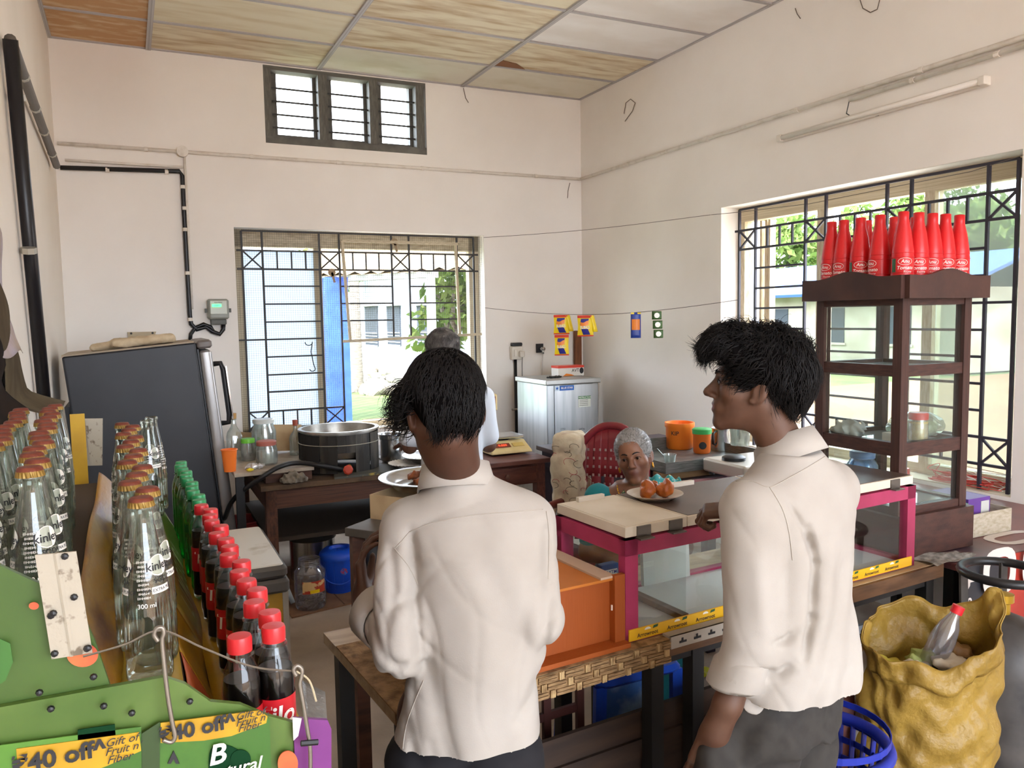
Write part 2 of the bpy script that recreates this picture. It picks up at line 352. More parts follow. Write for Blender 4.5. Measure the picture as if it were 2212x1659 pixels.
for k in (1, 2, 3): x = VX[1]+(VX[2]-VX[1])*k/4; piece('bar', w1, m_iron, P1(x, RZ[10]), P1(x, RZ[11]), .011)
for a in (0, 2, 4, 6): cross(w1, m_iron, P1, VX[a], VX[a+1], RZ[1], RZ[2])
for a in (0, 2): cross(w1, m_iron, P1, VX[a], VX[a+1], RZ[10], RZ[11])
# loose pale inner frame over the serving hole
for a, b in (((VX[3]+.02, RZ[0]-.06), (VX[3]+.06, zmid-.02)), ((VX[6]-.02, RZ[0]-.06), (VX[6]+.0, zmid+.01)), ((VX[3]+.02, RZ[0]-.06), (VX[6], RZ[0]-.06)), ((VX[3], zmid-.03), (VX[7]+.05, zmid+.0))):
    piece('inner_frame', w1, m_wood_p, (a[0], y0-.02, a[1]), (b[0], y0-.02, b[1]), .02, .022)
mb = MB()
def wires(x0, x1, z0, z1):
    for k in range(int((x1-x0)/.0172)+1): x = x0+k*.0172; mb.bb((x, y0+.012, z0), (x+.0013, y0+.0133, z1))
    for k in range(int((z1-z0)/.0172)+1): z = z0+k*.0172; mb.bb((x0, y0+.0135, z), (x1, y0+.0148, z+.0013))
wires(W1[0]+.005, VX[3], W1[2]+.01, W1[3]-.01); wires(VX[3], W1[1]-.005, zmid, W1[3]-.01); wires(VX[6], W1[1]-.005, W1[2]+.01, zmid)
tag(mb.build('wire_mesh', m_mesh, w1), kind='stuff')
yf = DY+.13
for a, b in (((W1[0], yf, W1[2]), (W1[0]+.06, yf+.07, W1[3])), ((W1[1]-.09, yf, W1[2]), (W1[1], yf+.07, W1[3])), ((W1[0], yf, W1[3]-.13), (W1[1], yf+.07, W1[3])), ((W1[0], yf, W1[2]), (W1[1], yf+.07, W1[2]+.05)), ((VX[2]-.02, yf, W1[2]), (VX[2]+.04, yf+.06, W1[3]))):
    panel('window_frame', w1, m_wood_p, a, b)
panel('frosted_pane', w1, m_frost, (W1[0]+.06, yf+.025, W1[2]+.05), (VX[2]-.02, yf+.033, W1[3]-.16))
MB().tube([at(667+8*math.cos(t)*(1 if t < PI else 1), 740+6*math.sin(t), Y=y0-.012) for t in np.linspace(-.3, 3.3, 8)][::-1]+[at(672, 760, Y=y0-.012), at(677, 785, Y=y0-.012)]+[at(675+6*math.cos(t), 797+5*math.sin(t), Y=y0-.012) for t in np.linspace(0, 3.0, 6)], .004, 6).build('wire_hook', m_blk, w1)
for (px, py) in ((852, 528), (717, 594)): p = at(px, py, Y=y0-.02); MB().lathe([(.012, -.004), (.03, -.004), (.03, .004), (.012, .004)], p+np.array([0, 0, .02]), 12, rotm(PI/2)).bar(p+np.array([0, 0, .02]), p-np.array([-.02, 0, .06]), .018, .008).build('latch', M('latch_wood', '#9b8568', .6), w1)
# ---- window 2 (high vent, three lights with rods)
m_grey = M('grey_paint', '#57554f', .6, col2='#6d6a63', nscale=9, bump=.1)
w2 = tag(MB().bb((W2[0], DY+.002, W2[2]), (W2[1], DY+.10, W2[2]+.055)).build('window_2', m_grey), kind='structure')
panel('window_frame', w2, m_grey, (W2[0], DY+.002, W2[3]-.03), (W2[1], DY+.1, W2[3]))
mx = [W2[0]+.02, W2[0]+.445, W2[0]+.85, W2[1]-.05]
for x in mx: panel('window_frame', w2, m_grey, (x-.035, DY+.002, W2[2]+.05), (x+.035, DY+.1, W2[3]-.02))
for i in range(3):
    for k in range(4): z = W2[2]+.13+k*.098; piece('rod', w2, m_iron, (mx[i], DY+.05, z), (mx[i+1], DY+.05, z), .012)
    panel('window_sash', w2, m_grey, (mx[i]+.03, DY+.1, W2[2]+.04), (mx[i]+.09, DY+.17, W2[3])); panel('window_sash', w2, m_grey, (mx[i+1]-.06, DY+.1, W2[2]+.04), (mx[i+1]-.03, DY+.17, W2[3])); panel('window_sash', w2, m_grey, (mx[i]+.03, DY+.1, W2[2]+.04), (mx[i+1]-.03, DY+.17, W2[2]+.09))
# ---- window 3 (right wall)
w3 = tag(MB().bb((RX+.001, W3[0], W3[2]-.03), (RX+.24, W3[1], W3[2]+.005)).build('window_3', m_reveal), kind='structure')
m_tan = M('tan_wood', '#ddd0b6', .7, col2='#c4b390', nscale=5, stretch=(1, 1, 6))
x3 = RX+.02
VY = [float(at(p, y, X=RX)[1]) for p, y in ((1593, 446), (1628, 440), (1736, 415), (1780, 405), (1912, 378), (1965, 368), (2132, 338), (2197, 327))]
Q3 = [2.352]+[float(at(1593, y, X=RX)[2]) for y in (499, 540)]; st = (Q3[2]-1.02)/8; Q3 += [Q3[2]-st*k for k in range(1, 9)]+[.885]
P3 = lambda u, z: (x3, u, z)
for y in VY: piece('bar', w3, m_iron_b, P3(y, W3[2]+.01), P3(y, Q3[0]), .015)
for r in (0, 1, 2, 10, 11): piece('bar', w3, m_iron_b, P3(VY[0]+(.04 if r == 1 else 0), Q3[r]), P3(VY[7], Q3[r]), .014)
piece('bar', w3, m_iron_b, P3(VY[6], Q3[5]), P3(VY[7], Q3[5]), .013)
for c in ((1, 2), (3, 4), (5, 6)):
    for r in range(3, 10): piece('bar', w3, m_iron_b, P3(VY[c[0]], Q3[r]), P3(VY[c[1]], Q3[r]), .013)
    for k in (1, 2, 3):
        y = VY[c[0]]+(VY[c[1]]-VY[c[0]])*k/4; piece('bar', w3, m_iron_b, P3(y, Q3[1]), P3(y, Q3[2]), .012); piece('bar', w3, m_iron_b, P3(y, Q3[10]), P3(y, Q3[11]), .012)
for a in (0, 2, 4, 6): cross(w3, m_iron_b, P3, VY[a], VY[a+1], Q3[1], Q3[2]); cross(w3, m_iron_b, P3, VY[a], VY[a+1], Q3[10], Q3[11])
xf = RX+.15
for a, b in (((xf, W3[0], W3[3]-.1), (xf+.07, W3[1], W3[3])), ((xf, W3[0], W3[2]), (xf+.07, W3[1], W3[2]+.06)), ((xf, W3[1]-.07, W3[2]), (xf+.07, W3[1], W3[3])), ((xf, W3[0], W3[2]), (xf+.07, W3[0]+.06, W3[3])), ((xf, 2.93, W3[2]), (xf+.07, 2.99, W3[3])), ((xf, 3.68, W3[2]), (xf+.07, 3.74, W3[3]))):
    panel('window_frame', w3, m_tan, a, b)
panel('frosted_pane', w3, GLASS('hazy_pane', '#eef4f0', .05, .35, '#dfe8e4'), (xf+.03, W3[0]+.06, W3[2]+.06), (xf+.036, 2.93, W3[3]-.1))
for a, b in ((4.30, 4.32), (4.22, 4.24), (4.25, 4.27)): panel('open_leaf', w3, m_tan, (xf+.07, a, W3[2]), (xf+.12, b, W3[3]-.1))
# ================================================================ outdoors
m_grass = M('grass', '#445829', .95, col2='#5f6b36', nscale=1.2, lo=.35, hi=.7, bump=.6, bscale=40)
m_sand = M('sand', '#84664a', .95, col2='#6f543c', nscale=.6, lo=.3, hi=.75, bump=.3, bscale=20)
tag(MB().bb((-60, DY+.23, -.6), (140, 120, -.3)).build('ground', m_grass), kind='structure')
tag(MB().bb((RX+.2, -40, -.58), (110, 15, -.25)).build('yard', m_sand), kind='structure')
m_bounce = M('bounce_concrete', '#cfc8bd', .9, col2='#bdb5a8', nscale=2)
tag(MB().bb((RX+.23, -4, -.58), (RX+3.6, DY+.2, -.2)).build('apron', m_bounce), kind='structure'); tag(MB().bb((-2, DY+.23, -.58), (RX+3.6, DY+3.4, -.2)).build('apron', m_bounce), kind='structure')  # unseen pale slabs added to bounce daylight up through the windows
tag(MB().bb((-60, -40, -.6), (RX+.2, -4.2, -.28)).build('forecourt', m_sand), kind='structure')
m_bw = M('building_white', '#a3abb8', .9, col2='#8f98a8', nscale=.8, lo=.4, hi=.8)
m_dark = M('dark_opening', '#3b4048', .8)
m_plinth = M('plinth', '#b9b4aa', .9)
m_bgrey = M('beam_grey', '#a9a9ad', .8)
# white building with slot windows
def gp(px, py, Z=-.3): return at(px, py, Z=Z)
A, B = gp(777, 793), gp(990, 835); e = (B-A); e[2] = 0; LB = np.linalg.norm(e); e /= LB; nrm = np.array([e[1], -e[0], 0]); zv = np.array([0, 0, 1.])
bld = thing('white_building', 'pale white building with dark slot windows beyond the back window', 'building', A)
MB().prism([(0, 0), (LB+12, 0), (LB+12, 4.6), (0, 4.6)], A, e, zv, -.3).prism([(0, 0), (6, 0), (6, 4.6), (0, 4.6)], A, -nrm, zv, .3).build('wall', m_bw, bld)
MB().prism([(-.3, 0), (LB+12, 0), (LB+12, .35), (-.3, .35)], A+nrm*.35, e, zv, -.35).build('plinth', m_plinth, bld)
for (xa, xb) in ((790, 817), (838, 866), (903, 925)):
    def hit(px): v = at(px, 700, d=1)-np.array([0, 0, EYE]); t = np.dot(A-np.array([0, 0, EYE]), nrm)/np.dot(v, nrm); return np.array([0, 0, EYE])+v*t
    a, b = hit(xa), hit(xb); u0, u1 = np.dot(a-A, e), np.dot(b-A, e); dd = np.dot((a+b)/2-np.array([0, 0, EYE]), CF); zt = EYE+(697-668)/F*dd; zb = EYE-(752-697)/F*dd
    w = MB().prism([(u0, zb-A[2]), (u1, zb-A[2]), (u1, zt-A[2]), (u0, zt-A[2])], A+nrm*.01, e, zv, .02).build('window', m_dark, bld)
    f = MB()
    for k in range(5): z = zb-A[2]+(zt-zb)*.4*k/5; f.bar(A+nrm*.06+e*u0+zv*z, A+nrm*.06+e*u1+zv*z, .03)
    f.build('window_grille', m_bgrey, w)
    MB().bar(A+nrm*.1+e*(u0-.15)+zv*(zt-A[2]+.05), A+nrm*.1+e*(u1+.15)+zv*(zt-A[2]+.05), .22, .1).build('lintel', m_bgrey, w)
# porch with blue pillar and tan roof
pc = at(722, 600, d=14); zb = pc[2]
por = thing('porch', 'porch with a bright blue pillar and tan sheet roof seen through the grille', 'porch', (pc[0], pc[1], -.3))
m_blue = M('blue_paint', '#1f3f9c', .7, col2='#2c4fae', nscale=3)
MB().bb((pc[0]-.19, pc[1]-.19, -.3), (pc[0]+.19, pc[1]+.19, zb)).build('blue_pillar', m_blue, por)
p2 = at(930, 600, d=13.2); MB().bb((p2[0]-.06, p2[1]-.06, -.3), (p2[0]+.06, p2[1]+.06, zb)).build('post', m_bgrey, por)
b0, b1 = at(520, 590, d=15.2), at(940, 594, d=13.2); b0[2] = b1[2] = zb
MB().bar(b0, b1, .2, .13).build('beam', m_bgrey, por)
bd = (b1-b0)/np.linalg.norm(b1-b0); bn = np.array([-bd[1], bd[0], 0])
m_tanroof = M('tan_roof', '#a08a68', .9, col2='#8a7454', nscale=2)
for k in range(22):
    s0 = b0+bd*(k*.34-.6)+zv*.1; MB().add([s0-bn*.3-zv*.08, s0+bd*.3-bn*.3-zv*.08, s0+bd*.3+bn*3.4+zv*.9, s0+bn*3.4+zv*.9, s0-bn*.3-zv*.02+bd*.15, s0+bn*3.4+zv*.96+bd*.15], [(0, 4, 5, 3), (4, 1, 2, 5), (0, 1, 2, 3)]).build('roof_sheet', m_tanroof, por)
wl = at(560, 600, d=17); MB().bb((wl[0]-6, wl[1], -.3), (pc[0]-.1, wl[1]+.2, zb)).build('wall', m_bw, por)
# trees: trunks + crowns of leaves
m_bark = M('bark', '#8d8478', .95, col2='#6b6258', nscale=6, stretch=(1, 1, 8), bump=.5)
m_lf = [M('leaves_a', '#4a6a2e', .8, col2='#6c8440', nscale=1.5, translucent=.35), M('leaves_b', '#5c7636', .8, col2='#84904c', nscale=1.5, translucent=.35), M('leaves_c', '#3d5a2c', .8, col2='#5c763a', nscale=1.5, translucent=.35)]
def tree(name, label, base, h, r, n, mi, seed, leaf=.35, tr=.18, group=None):
    g = np.random.default_rng(seed); t = thing(name, label, 'tree', base, group); base = np.array(base)
    ks = [base, base+(g.normal()*.15, g.normal()*.15, h*.35), base+(g.normal()*.3, g.normal()*.3, h*.75)]
    mb = MB().tube(ks, [tr, tr*.8, tr*.5], 8)
    for k in range(5): d = g.normal(size=3); d[2] = abs(d[2])+.4; d /= np.linalg.norm(d); mb.tube([ks[1]+(ks[2]-ks[1])*g.uniform(.2, 1), ks[2]+d*r*.7], [tr*.4, .03], 5)
    mb.build('trunk', m_bark, t, True)
    cs = [ks[2]+g.normal(size=3)*r*np.array([.55, .55, .4])+(0, 0, r*.35) for _ in range(9)]; V = []; Fs = []
    for k in range(n):
        c = cs[g.integers(9)]; d = g.normal(size=3); d /= np.linalg.norm(d); p = c+d*r*.5*g.uniform(.55, 1.05); a = g.normal(size=3); a /= np.linalg.norm(a); b = np.cross(a, g.normal(size=3)); b /= np.linalg.norm(b)
        s = leaf*g.uniform(.6, 1.3); V += [p-a*s*.5, p+b*s*.22, p+a*s*.5, p-b*s*.22]; Fs.append((4*k, 4*k+1, 4*k+2, 4*k+3))
    tag(MB().add(V, Fs).build('crown', m_lf[mi], t), kind='stuff'); return t
def ground_at(px, d, z=-.3): p = at(px, 700, d=d); return (p[0], p[1], z)
tree('leafy_tree', 'slim leafy tree just right of the blue pillar', ground_at(722, 31), 4.2, 1.4, 900, 1, 3)
tree('leafy_tree', 'green tree beyond the right end of the porch beam', ground_at(968, 16.5), 3.0, 1.2, 1000, 1, 4)
pt = ground_at(768, 22); pal = thing('palm', 'grey ringed palm trunk standing in the grass outside', 'tree', pt)
mb = MB(); mb.lathe([(.17-.002*k+(.012 if k % 2 else 0), k*.14) for k in range(44)], pt, 12); mb.build('trunk', m_bark, pal, True)
mb = MB()
for k in range(12):
    a = k*PI/6; P = [np.array(pt)+(math.cos(a)*r_, math.sin(a)*r_, 6.1+.8*r_-.38*r_*r_) for r_ in np.linspace(0, 2.6, 7)]
    for i in range(6):
        w = .28*(1-i/7); s_ = np.array([-math.sin(a), math.cos(a), 0])*w; mb.quad(P[i]-s_-zv*w*.5, P[i], P[i+1], P[i+1]-s_-zv*w*.5); mb.quad(P[i]+s_-zv*w*.5, P[i], P[i+1], P[i+1]+s_-zv*w*.5)
mb.build('fronds', m_lf[2], pal)
m_stone = M('rubble', '#8f887c', .95, col2='#70665c', nscale=3)
mb0 = MB(); g = np.random.default_rng(5)
V, Q = surface(lambda P: S_ell(P, (0, 0, 0), (.5, .4, .3))+.07*n3(P, 9, 2), (-.65, -.55, -.45), (.65, .55, .45), .1)
st_me = bpy.data.meshes.new('stone'); st_me.from_pydata(V.tolist(), [], Q.tolist()); st_me.materials.append(m_stone)
stones = [(g.uniform(745, 900), g.uniform(803, 850), g.uniform(.25, .7)) for _ in range(46)]
rub = thing('rubble_pile', 'pale broken stones heaped on the grass outside', 'rubble', at(810, 830, Z=-.3))
for (px, py, s) in stones:
    p = at(px, py, Z=-.25)-base_of(rub); o = bpy.data.objects.new('stone', st_me); COL.objects.link(o); o.parent = rub; o.location = p; o.scale = (s, s, s); o.rotation_euler = (g.uniform(0, 1), g.uniform(0, 1), g.uniform(0, 6))
# east side: houses and trees beyond the right window
m_bluer = M('blue_roof', '#35568c', .7); m_cream = M('cream_wall', '#b0a898', .9, col2='#9a907e', nscale=1)
hb = at(1690, 690, d=30); hz = -.25
hs = thing('blue_roofed_house', 'low pale house with a blue roof across the sandy yard', 'building', (hb[0], hb[1], hz))
MB().bb((hb[0], hb[1]-7, hz), (hb[0]+6, hb[1]+5, 2.35)).build('wall', m_cream, hs)
MB().add([(hb[0]-.8, hb[1]-7.6, 2.25), (hb[0]-.8, hb[1]+5.6, 2.25), (hb[0]+3, hb[1]+5.6, 3.5), (hb[0]+3, hb[1]-7.6, 3.5), (hb[0]+6.8, hb[1]-7.6, 2.25), (hb[0]+6.8, hb[1]+5.6, 2.25)], [(0, 1, 2, 3), (3, 2, 5, 4)]).build('roof', m_bluer, hs, solid=.1)
for k in range(4):
    yy = hb[1]-5.5+k*2.6; w = MB().bb((hb[0]-.03, yy, .6), (hb[0], yy+1.0, 1.8)).build('window', m_dark, hs); MB().bb((hb[0]-.06, yy-.08, .52), (hb[0]-.03, yy+1.08, .6)).build('sill', m_cream, w)
h2 = at(2100, 690, d=34); hs2 = thing('grey_house', 'long pale house far across the yard behind the cabinet', 'building', (h2[0], h2[1], hz))
MB().bb((h2[0]-3, h2[1]-8, hz), (h2[0]+3, h2[1]+9, 2.6)).build('wall', m_bw, hs2)
MB().add([(h2[0]-3.8, h2[1]-8.6, 2.5), (h2[0]-3.8, h2[1]+9.6, 2.5), (h2[0], h2[1]+9.6, 3.7), (h2[0], h2[1]-8.6, 3.7), (h2[0]+3.8, h2[1]-8.6, 2.5), (h2[0]+3.8, h2[1]+9.6, 2.5)], [(0, 1, 2, 3), (3, 2, 5, 4)]).build('roof', M('grey_roof', '#9aa3a6', .8), hs2, solid=.1)
for k in range(5): yy = h2[1]-7+k*3.2; MB().bb((h2[0]-3.04, yy, .4), (h2[0]-3, yy+1.1, 1.9)).build('window', m_dark, hs2)
labs = ['tall tree above the blue roofed house, left of the sauce bottles', 'leafy tree behind the sauce bottles outside the right window', 'bushy tree rising over the yard right of the sauce bottles', 'dark tree beside the hazy pane of the right window', 'pale tree at the left edge of the right window', 'wide tree far behind the grey house']
for k, (px, d, h, r, mi) in enumerate(((1690, 46, 6, 2.6, 1), (1815, 64, 7.5, 3.3, 0), (1950, 46, 6, 2.7, 1), (2075, 66, 7.5, 3.4, 2), (1600, 78, 7, 2.8, 1), (2195, 46, 6, 2.7, 0))):
    tree('yard_tree', labs[k], ground_at(px, d, -.25), h, r, 1500, mi, 20+k, .75, .25, 'trees across the yard')

def cobweb(lab, pts):
    t = thing('cobweb', lab, 'cobweb', pts[0], 'cobweb threads on the walls'); o = []
    for i in range(len(pts)-1):
        for s in np.linspace(0, 1, 5, endpoint=False): o.append(np.array(pts[i])*(1-s)+np.array(pts[i+1])*s)
    MB().tube(o+[pts[-1]], .0028, 5).build('thread', M('cobweb_dust', '#6b6056', .95), t)
Bk = lambda x, y: at(x, y, Y=DY-.006); Rk_ = lambda x, y: at(x, y, X=RX-.006)
cobweb('dusty thread hanging under the ceiling right of the vent', [Bk(1001, 190), Bk(1006, 212), Bk(1012, 222)]); cobweb('curled dusty thread on the right wall near the corner', [Rk_(1348, 246), Rk_(1352, 222), Rk_(1362, 214), Rk_(1372, 222), Rk_(1366, 240), Rk_(1350, 262)])
cobweb('short dusty thread high on the right wall', [Rk_(1718, 18), Rk_(1722, 30), Rk_(1729, 40)]); cobweb('looped dusty thread at the top of the right wall', [Rk_(1858, 0), Rk_(1864, 18), Rk_(1880, 27), Rk_(1895, 20), Rk_(1900, 0)]); cobweb('dusty thread below the conduit at the back corner', [Bk(1231, 395), Bk(1227, 412), Bk(1226, 428)])
# ================================================================ wall fixtures
def run(name, pts, r, mat, label, cat='conduit', n=8, **k):
    t = thing(name, label, cat, pts[0]); MB().tube(pts, r, n).build('pipe', mat, t, True); return t
def clips(t, pts, r, mat, nm='clip'):
    for p, q in pts:
        p = np.array(p); d = np.array(q, float); d /= np.linalg.norm(d); MB().tube([p-d*.012, p+d*.012], r, 8).build(nm, mat, t)
xl = LX+.037
pA, pB = at(22, 85, X=xl), at(97, 880, X=xl)
t = run('black_pipe', [pA+(pA-pB)*.0, pB+(pB-pA)*.15], .027, m_black_pvc, 'thick black pipe running down the left wall beside the papers', 'pipe', 12)
m_clip = M('metal_clip', '#b8b3a6', .4, metal=.6)
clips(t, [(at(37, 210, X=xl), pB-pA), (at(62, 541, X=xl), pB-pA)], .030, m_clip, 'clamp')
pC = at(122, 358, X=xl)
t = run('brown_pipe', [pA, pA+(pC-pA)*.06, pC], .022, M('brown_pipe', '#5b544d', .5), 'grey brown pipe slanting down the left wall to the corner', 'pipe', 10)
clips(t, [(pA+(pC-pA)*f, pC-pA) for f in (.2, .42, .62, .85)], .025, m_clip, 'clamp')
yb = DY-.022
K = lambda px, py, o=0: at(px, py, Y=yb-o)
pts = [K(130, 362), K(388, 370), K(394, 380), K(397, 450), K(403, 560), K(410, 680), K(413, 700), K(425, 712), K(445, 706), K(458, 716), K(475, 722), K(482, 712), K(483, 700)]
t = run('black_cable_pipe', pts, .016, m_black_pvc, 'black pipe across the back wall dropping beside the electric meter', 'pipe', 8)
clips(t, [(K(x, 364+(x-130)*.03), (1, 0, 0)) for x in (232, 360)]+[(K(x, y), (0, 0, 1)) for x, y in ((395, 404), (398, 450), (400, 496), (405, 590), (411, 690))], .0185, m_white_pvc)
MB().tube([K(411, 735), K(412, 722), K(422, 708), K(440, 700), K(455, 706), K(462, 718)], .014, 8).build('pipe_loop', m_black_pvc, t, True)
zc = 2.885
t = thing('white_conduit', 'white painted conduit running the length of the back wall below the vent', 'conduit', (LX, yb, zc))
MB().tube([(LX+.02, yb, zc), (RX-.02, yb, zc)], .013, 8).build('pipe', m_white_pvc, t, True)
MB().lathe([(.0, -.02), (.036, -.02), (.04, -.012), (.04, .02), (0, .02)], (.419, yb-.004, zc), 18, rotm(PI/2), cap=False).build('junction_box', m_white_pvc, t, True, auto=40)
clips(t, [((x, yb, zc), (1, 0, 0)) for x in (.18, .9, 1.55, 2.25, 3.3)], .0165, m_white_pvc)
t = thing('white_drop_conduit', 'thin white conduit dropping from the round junction box beside the black pipe', 'conduit', (.43, yb, 1.68))
MB().tube([(.432, yb, zc-.03), (.434, yb, 1.75)], .009, 8).build('pipe', m_white_pvc, t, True); MB().tube([(-.33, yb, 2.775), (.42, yb, 2.775)], .009, 8).build('pipe', m_white_pvc, t, True)
xr = RX-.02
t = thing('white_conduit', 'white painted conduit climbing nowhere, level along the right wall above the tube light', 'conduit', (xr, FY, zc)); t['label'] = 'white painted conduit level along the right wall above the tube light'
MB().tube([(xr, DY-.02, zc), (xr, FY, zc)], .014, 8).build('pipe', m_white_pvc, t, True); clips(t, [((xr, y, zc), (0, 1, 0)) for y in (5.6, 4.6, 3.75, 2.9, 2.3)], .018, m_white_pvc)
q0 = at(1835, 216, X=xr); t = thing('short_conduit', 'shorter second conduit just under the level one on the right wall', 'conduit', q0)
MB().tube([q0, (xr, FY, q0[2]+.0)], .012, 8).build('pipe', m_white_pvc, t, True); MB().tube([q0+(0, 0, .0), q0+(0, .02, -.07), q0+(-.0, -.05, -.12), q0+(0, -.2, -.13)], .003, 5).build('loose_wire', m_blk, t)
clips(t, [((xr, y, q0[2]), (0, 1, 0)) for y in (2.95, 2.5)], .016, m_white_pvc)
a, b = at(1684, 300, X=RX-.03), at(2132, 178, X=RX-.03); b[2] = a[2]
t = thing('tube_light', 'long unlit white tube light fixed high on the right wall', 'light', a)
MB().bb((RX-.03, b[1], a[2]-.022), (RX, a[1], a[2]+.022)).build('batten', M('tube_white', '#dcd5ca', .5), t, bevel=.004)
MB().tube([a+(-.012, -.03, 0), b+(-.012, .03, 0)], .014, 10).build('tube', M('tube_glass', '#e6e1d8', .3), t, True)
for q in (a, b): MB().box(q+(-.006, (-.015 if q is a else .015), 0), (.04, .035, .04)).build('end_cap', M('tube_white'), t, bevel=.004)
# electricity meter
mc = at(470, 668, Y=DY); t = thing('electric_meter', 'grey electric meter with a lit green display left of the back window', 'meter', mc)
MB().rbox((mc[0], DY-.035, mc[2]), (.15, .07, .15), .02).build('casing', M('meter_grey', '#8f9189', .4), t, True, auto=40); MB().rbox((mc[0], DY-.073, mc[2]+.012), (.118, .01, .1), .008).build('face_plate', M('meter_face', '#c9cdc3', .4), t)
MB().bb((mc[0]-.045, DY-.081, mc[2]+.016), (mc[0]+.02, DY-.078, mc[2]+.036)).build('display', M('meter_lcd', '#20c050', .3, emit='#30e060', estr=1.2), t)
MB().text('1324.7', (mc[0]-.012, DY-.0825, mc[2]+.026), (1, 0, 0), (0, 0, 1), .014).text('Flow Meter', (mc[0], DY-.0825, mc[2]+.048), (1, 0, 0), (0, 0, 1), .012).build('lettering', M('ink', '#26262a', .6), t)
MB().bb((mc[0]-.055, DY-.05, mc[2]-.115), (mc[0]+.055, DY, mc[2]-.075)).build('terminal_cover', M('terminal_grey', '#55554f', .5), t, bevel=.006)
for s in (-1, 1): MB().box((mc[0]+s*.082, DY-.03, mc[2]-.01), (.02, .03, .03)).build('lug', M('terminal_grey'), t)
# switch with pipe, wall tap
sp = at(1112, 762, Y=DY); t = thing('switch_socket', 'white switch and socket box with a black pipe, left of the water cooler', 'switch', sp)
MB().rbox((sp[0], DY-.03, sp[2]), (.105, .06, .115), .008).build('box', M('switch_white', '#d9d2c6', .4), t, bevel=.003); MB().rbox((sp[0], DY-.035, sp[2]+.075), (.1, .05, .03), .01).build('cover', m_blk, t)
MB().rbox((sp[0]-.02, DY-.063, sp[2]), (.028, .01, .06), .003).build('rocker', M('switch_white'), t); MB().rbox((sp[0]+.033, DY-.075, sp[2]-.01), (.045, .04, .055), .01).build('plug', M('switch_white'), t, True, auto=40)
MB().tube([(sp[0]-.005, DY-.02, sp[2]-.05), (sp[0]-.005, DY-.02, .2)], .014, 8).build('pipe', m_black_pvc, t, True); MB().tube([(sp[0]+.035, DY-.08, sp[2]-.03), (sp[0]+.045, DY-.05, sp[2]-.1), (sp[0]+.05, DY-.04, sp[2]-.35)], .004, 6).build('cord', M('grey_cord', '#8d8a86', .5), t)
MB().tube([(sp[0]-.05, DY-.03, .84), (sp[0]+.03, DY-.03, .84)], .01, 6).build('bracket', m_clip, t)
tp = at(1165, 752, Y=DY); t = thing('wall_tap', 'small steel tap in a dark recess above the water cooler', 'tap', tp)
MB().box((tp[0], DY-.006, tp[2]), (.07, .012, .08)).build('plate', m_blk, t); MB().tube([(tp[0], DY, tp[2]-.005), (tp[0]+.01, DY-.07, tp[2]-.005)], .016, 10).tube([(tp[0]+.01, DY-.05, tp[2]), (tp[0]+.01, DY-.05, tp[2]-.05)], .012, 8).build('spout', M('steel', '#c6c8ca', .25, metal=1), t, True); MB().tube([(tp[0]+.01, DY-.05, tp[2]-.05), (tp[0]+.0, DY-.03, tp[2]-.28)], .006, 6).build('hose', M('clear_hose', '#cfc8c0', .3), t)
pl = thing('wooden_plank', 'brown wooden plank leaning upright in the back right corner', 'plank', (3.62, 6.30, 0)); MB().bar((3.66, 6.27, 0), (3.70, 6.34, 1.52), .07, .03).build('board', M('plank_brown', '#7a4a2c', .7, col2='#5c3520', nscale=5, stretch=(8, 8, 1)), pl, bevel=.003)
# strings and sachets
zs = 1.74; s0, s1 = np.array([2.79, DY-.01, at(1048, 665, Y=DY)[2]]), np.array([RX-.01, 4.28, at(1597, 648, X=RX)[2]])
S = lambda f: s0+(s1-s0)*f-np.array([0, 0, .13*math.sin(PI*f)*.6])
t = thing('sachet_string', 'thin string stretched across the corner holding snack sachets', 'string', s0); MB().tube([S(f) for f in np.linspace(0, 1, 16)], .0022, 5).build('string', M('string_grey', '#6b645c', .8), t)
s2, s3 = at(1045, 513, Y=DY-.01), at(1535, 464, X=RX-.01); t = thing('upper_string', 'bare thin string high across the back right corner', 'string', s2); MB().tube([s2+(s3-s2)*f-np.array([0, 0, .02*math.sin(PI*f)]) for f in np.linspace(0, 1, 9)], .002, 5).build('string', M('string_grey'), t)
w = at(1536, 464, X=RX-.02); MB().tube([w, at(1600, 458, X=RX+.01), at(1750, 440, X=RX+.02), at(2100, 370, X=RX+.03), at(2210, 335, X=RX-.01)], .002, 5).build('string_tail', M('string_grey'), t)
m_y, m_bl, m_rd, m_or = M('print_yellow', '#f0d21c', .35), M('print_blue', '#2a2a86', .35), M('print_red', '#d8402c', .35), M('print_orange', '#f08a2c', .35)
def fS(px):
    return min(np.linspace(0, 1, 300), key=lambda f: abs(_px(S(f))[0]-px))
def _px(P): q = np.array(P)-np.array([0, 0, EYE]); w = q @ CF; return 1106+F*(q @ CR)/w, 829.5-F*(q @ CU)/w
sd = (s1-s0); sd[2] = 0; sd /= np.linalg.norm(sd); fd = np.array([-CF[0], -CF[1], 0]); fd /= np.linalg.norm(fd); rd = np.array([CR[0], CR[1], 0]); rd /= np.linalg.norm(rd); zv = np.array([0, 0, 1.])
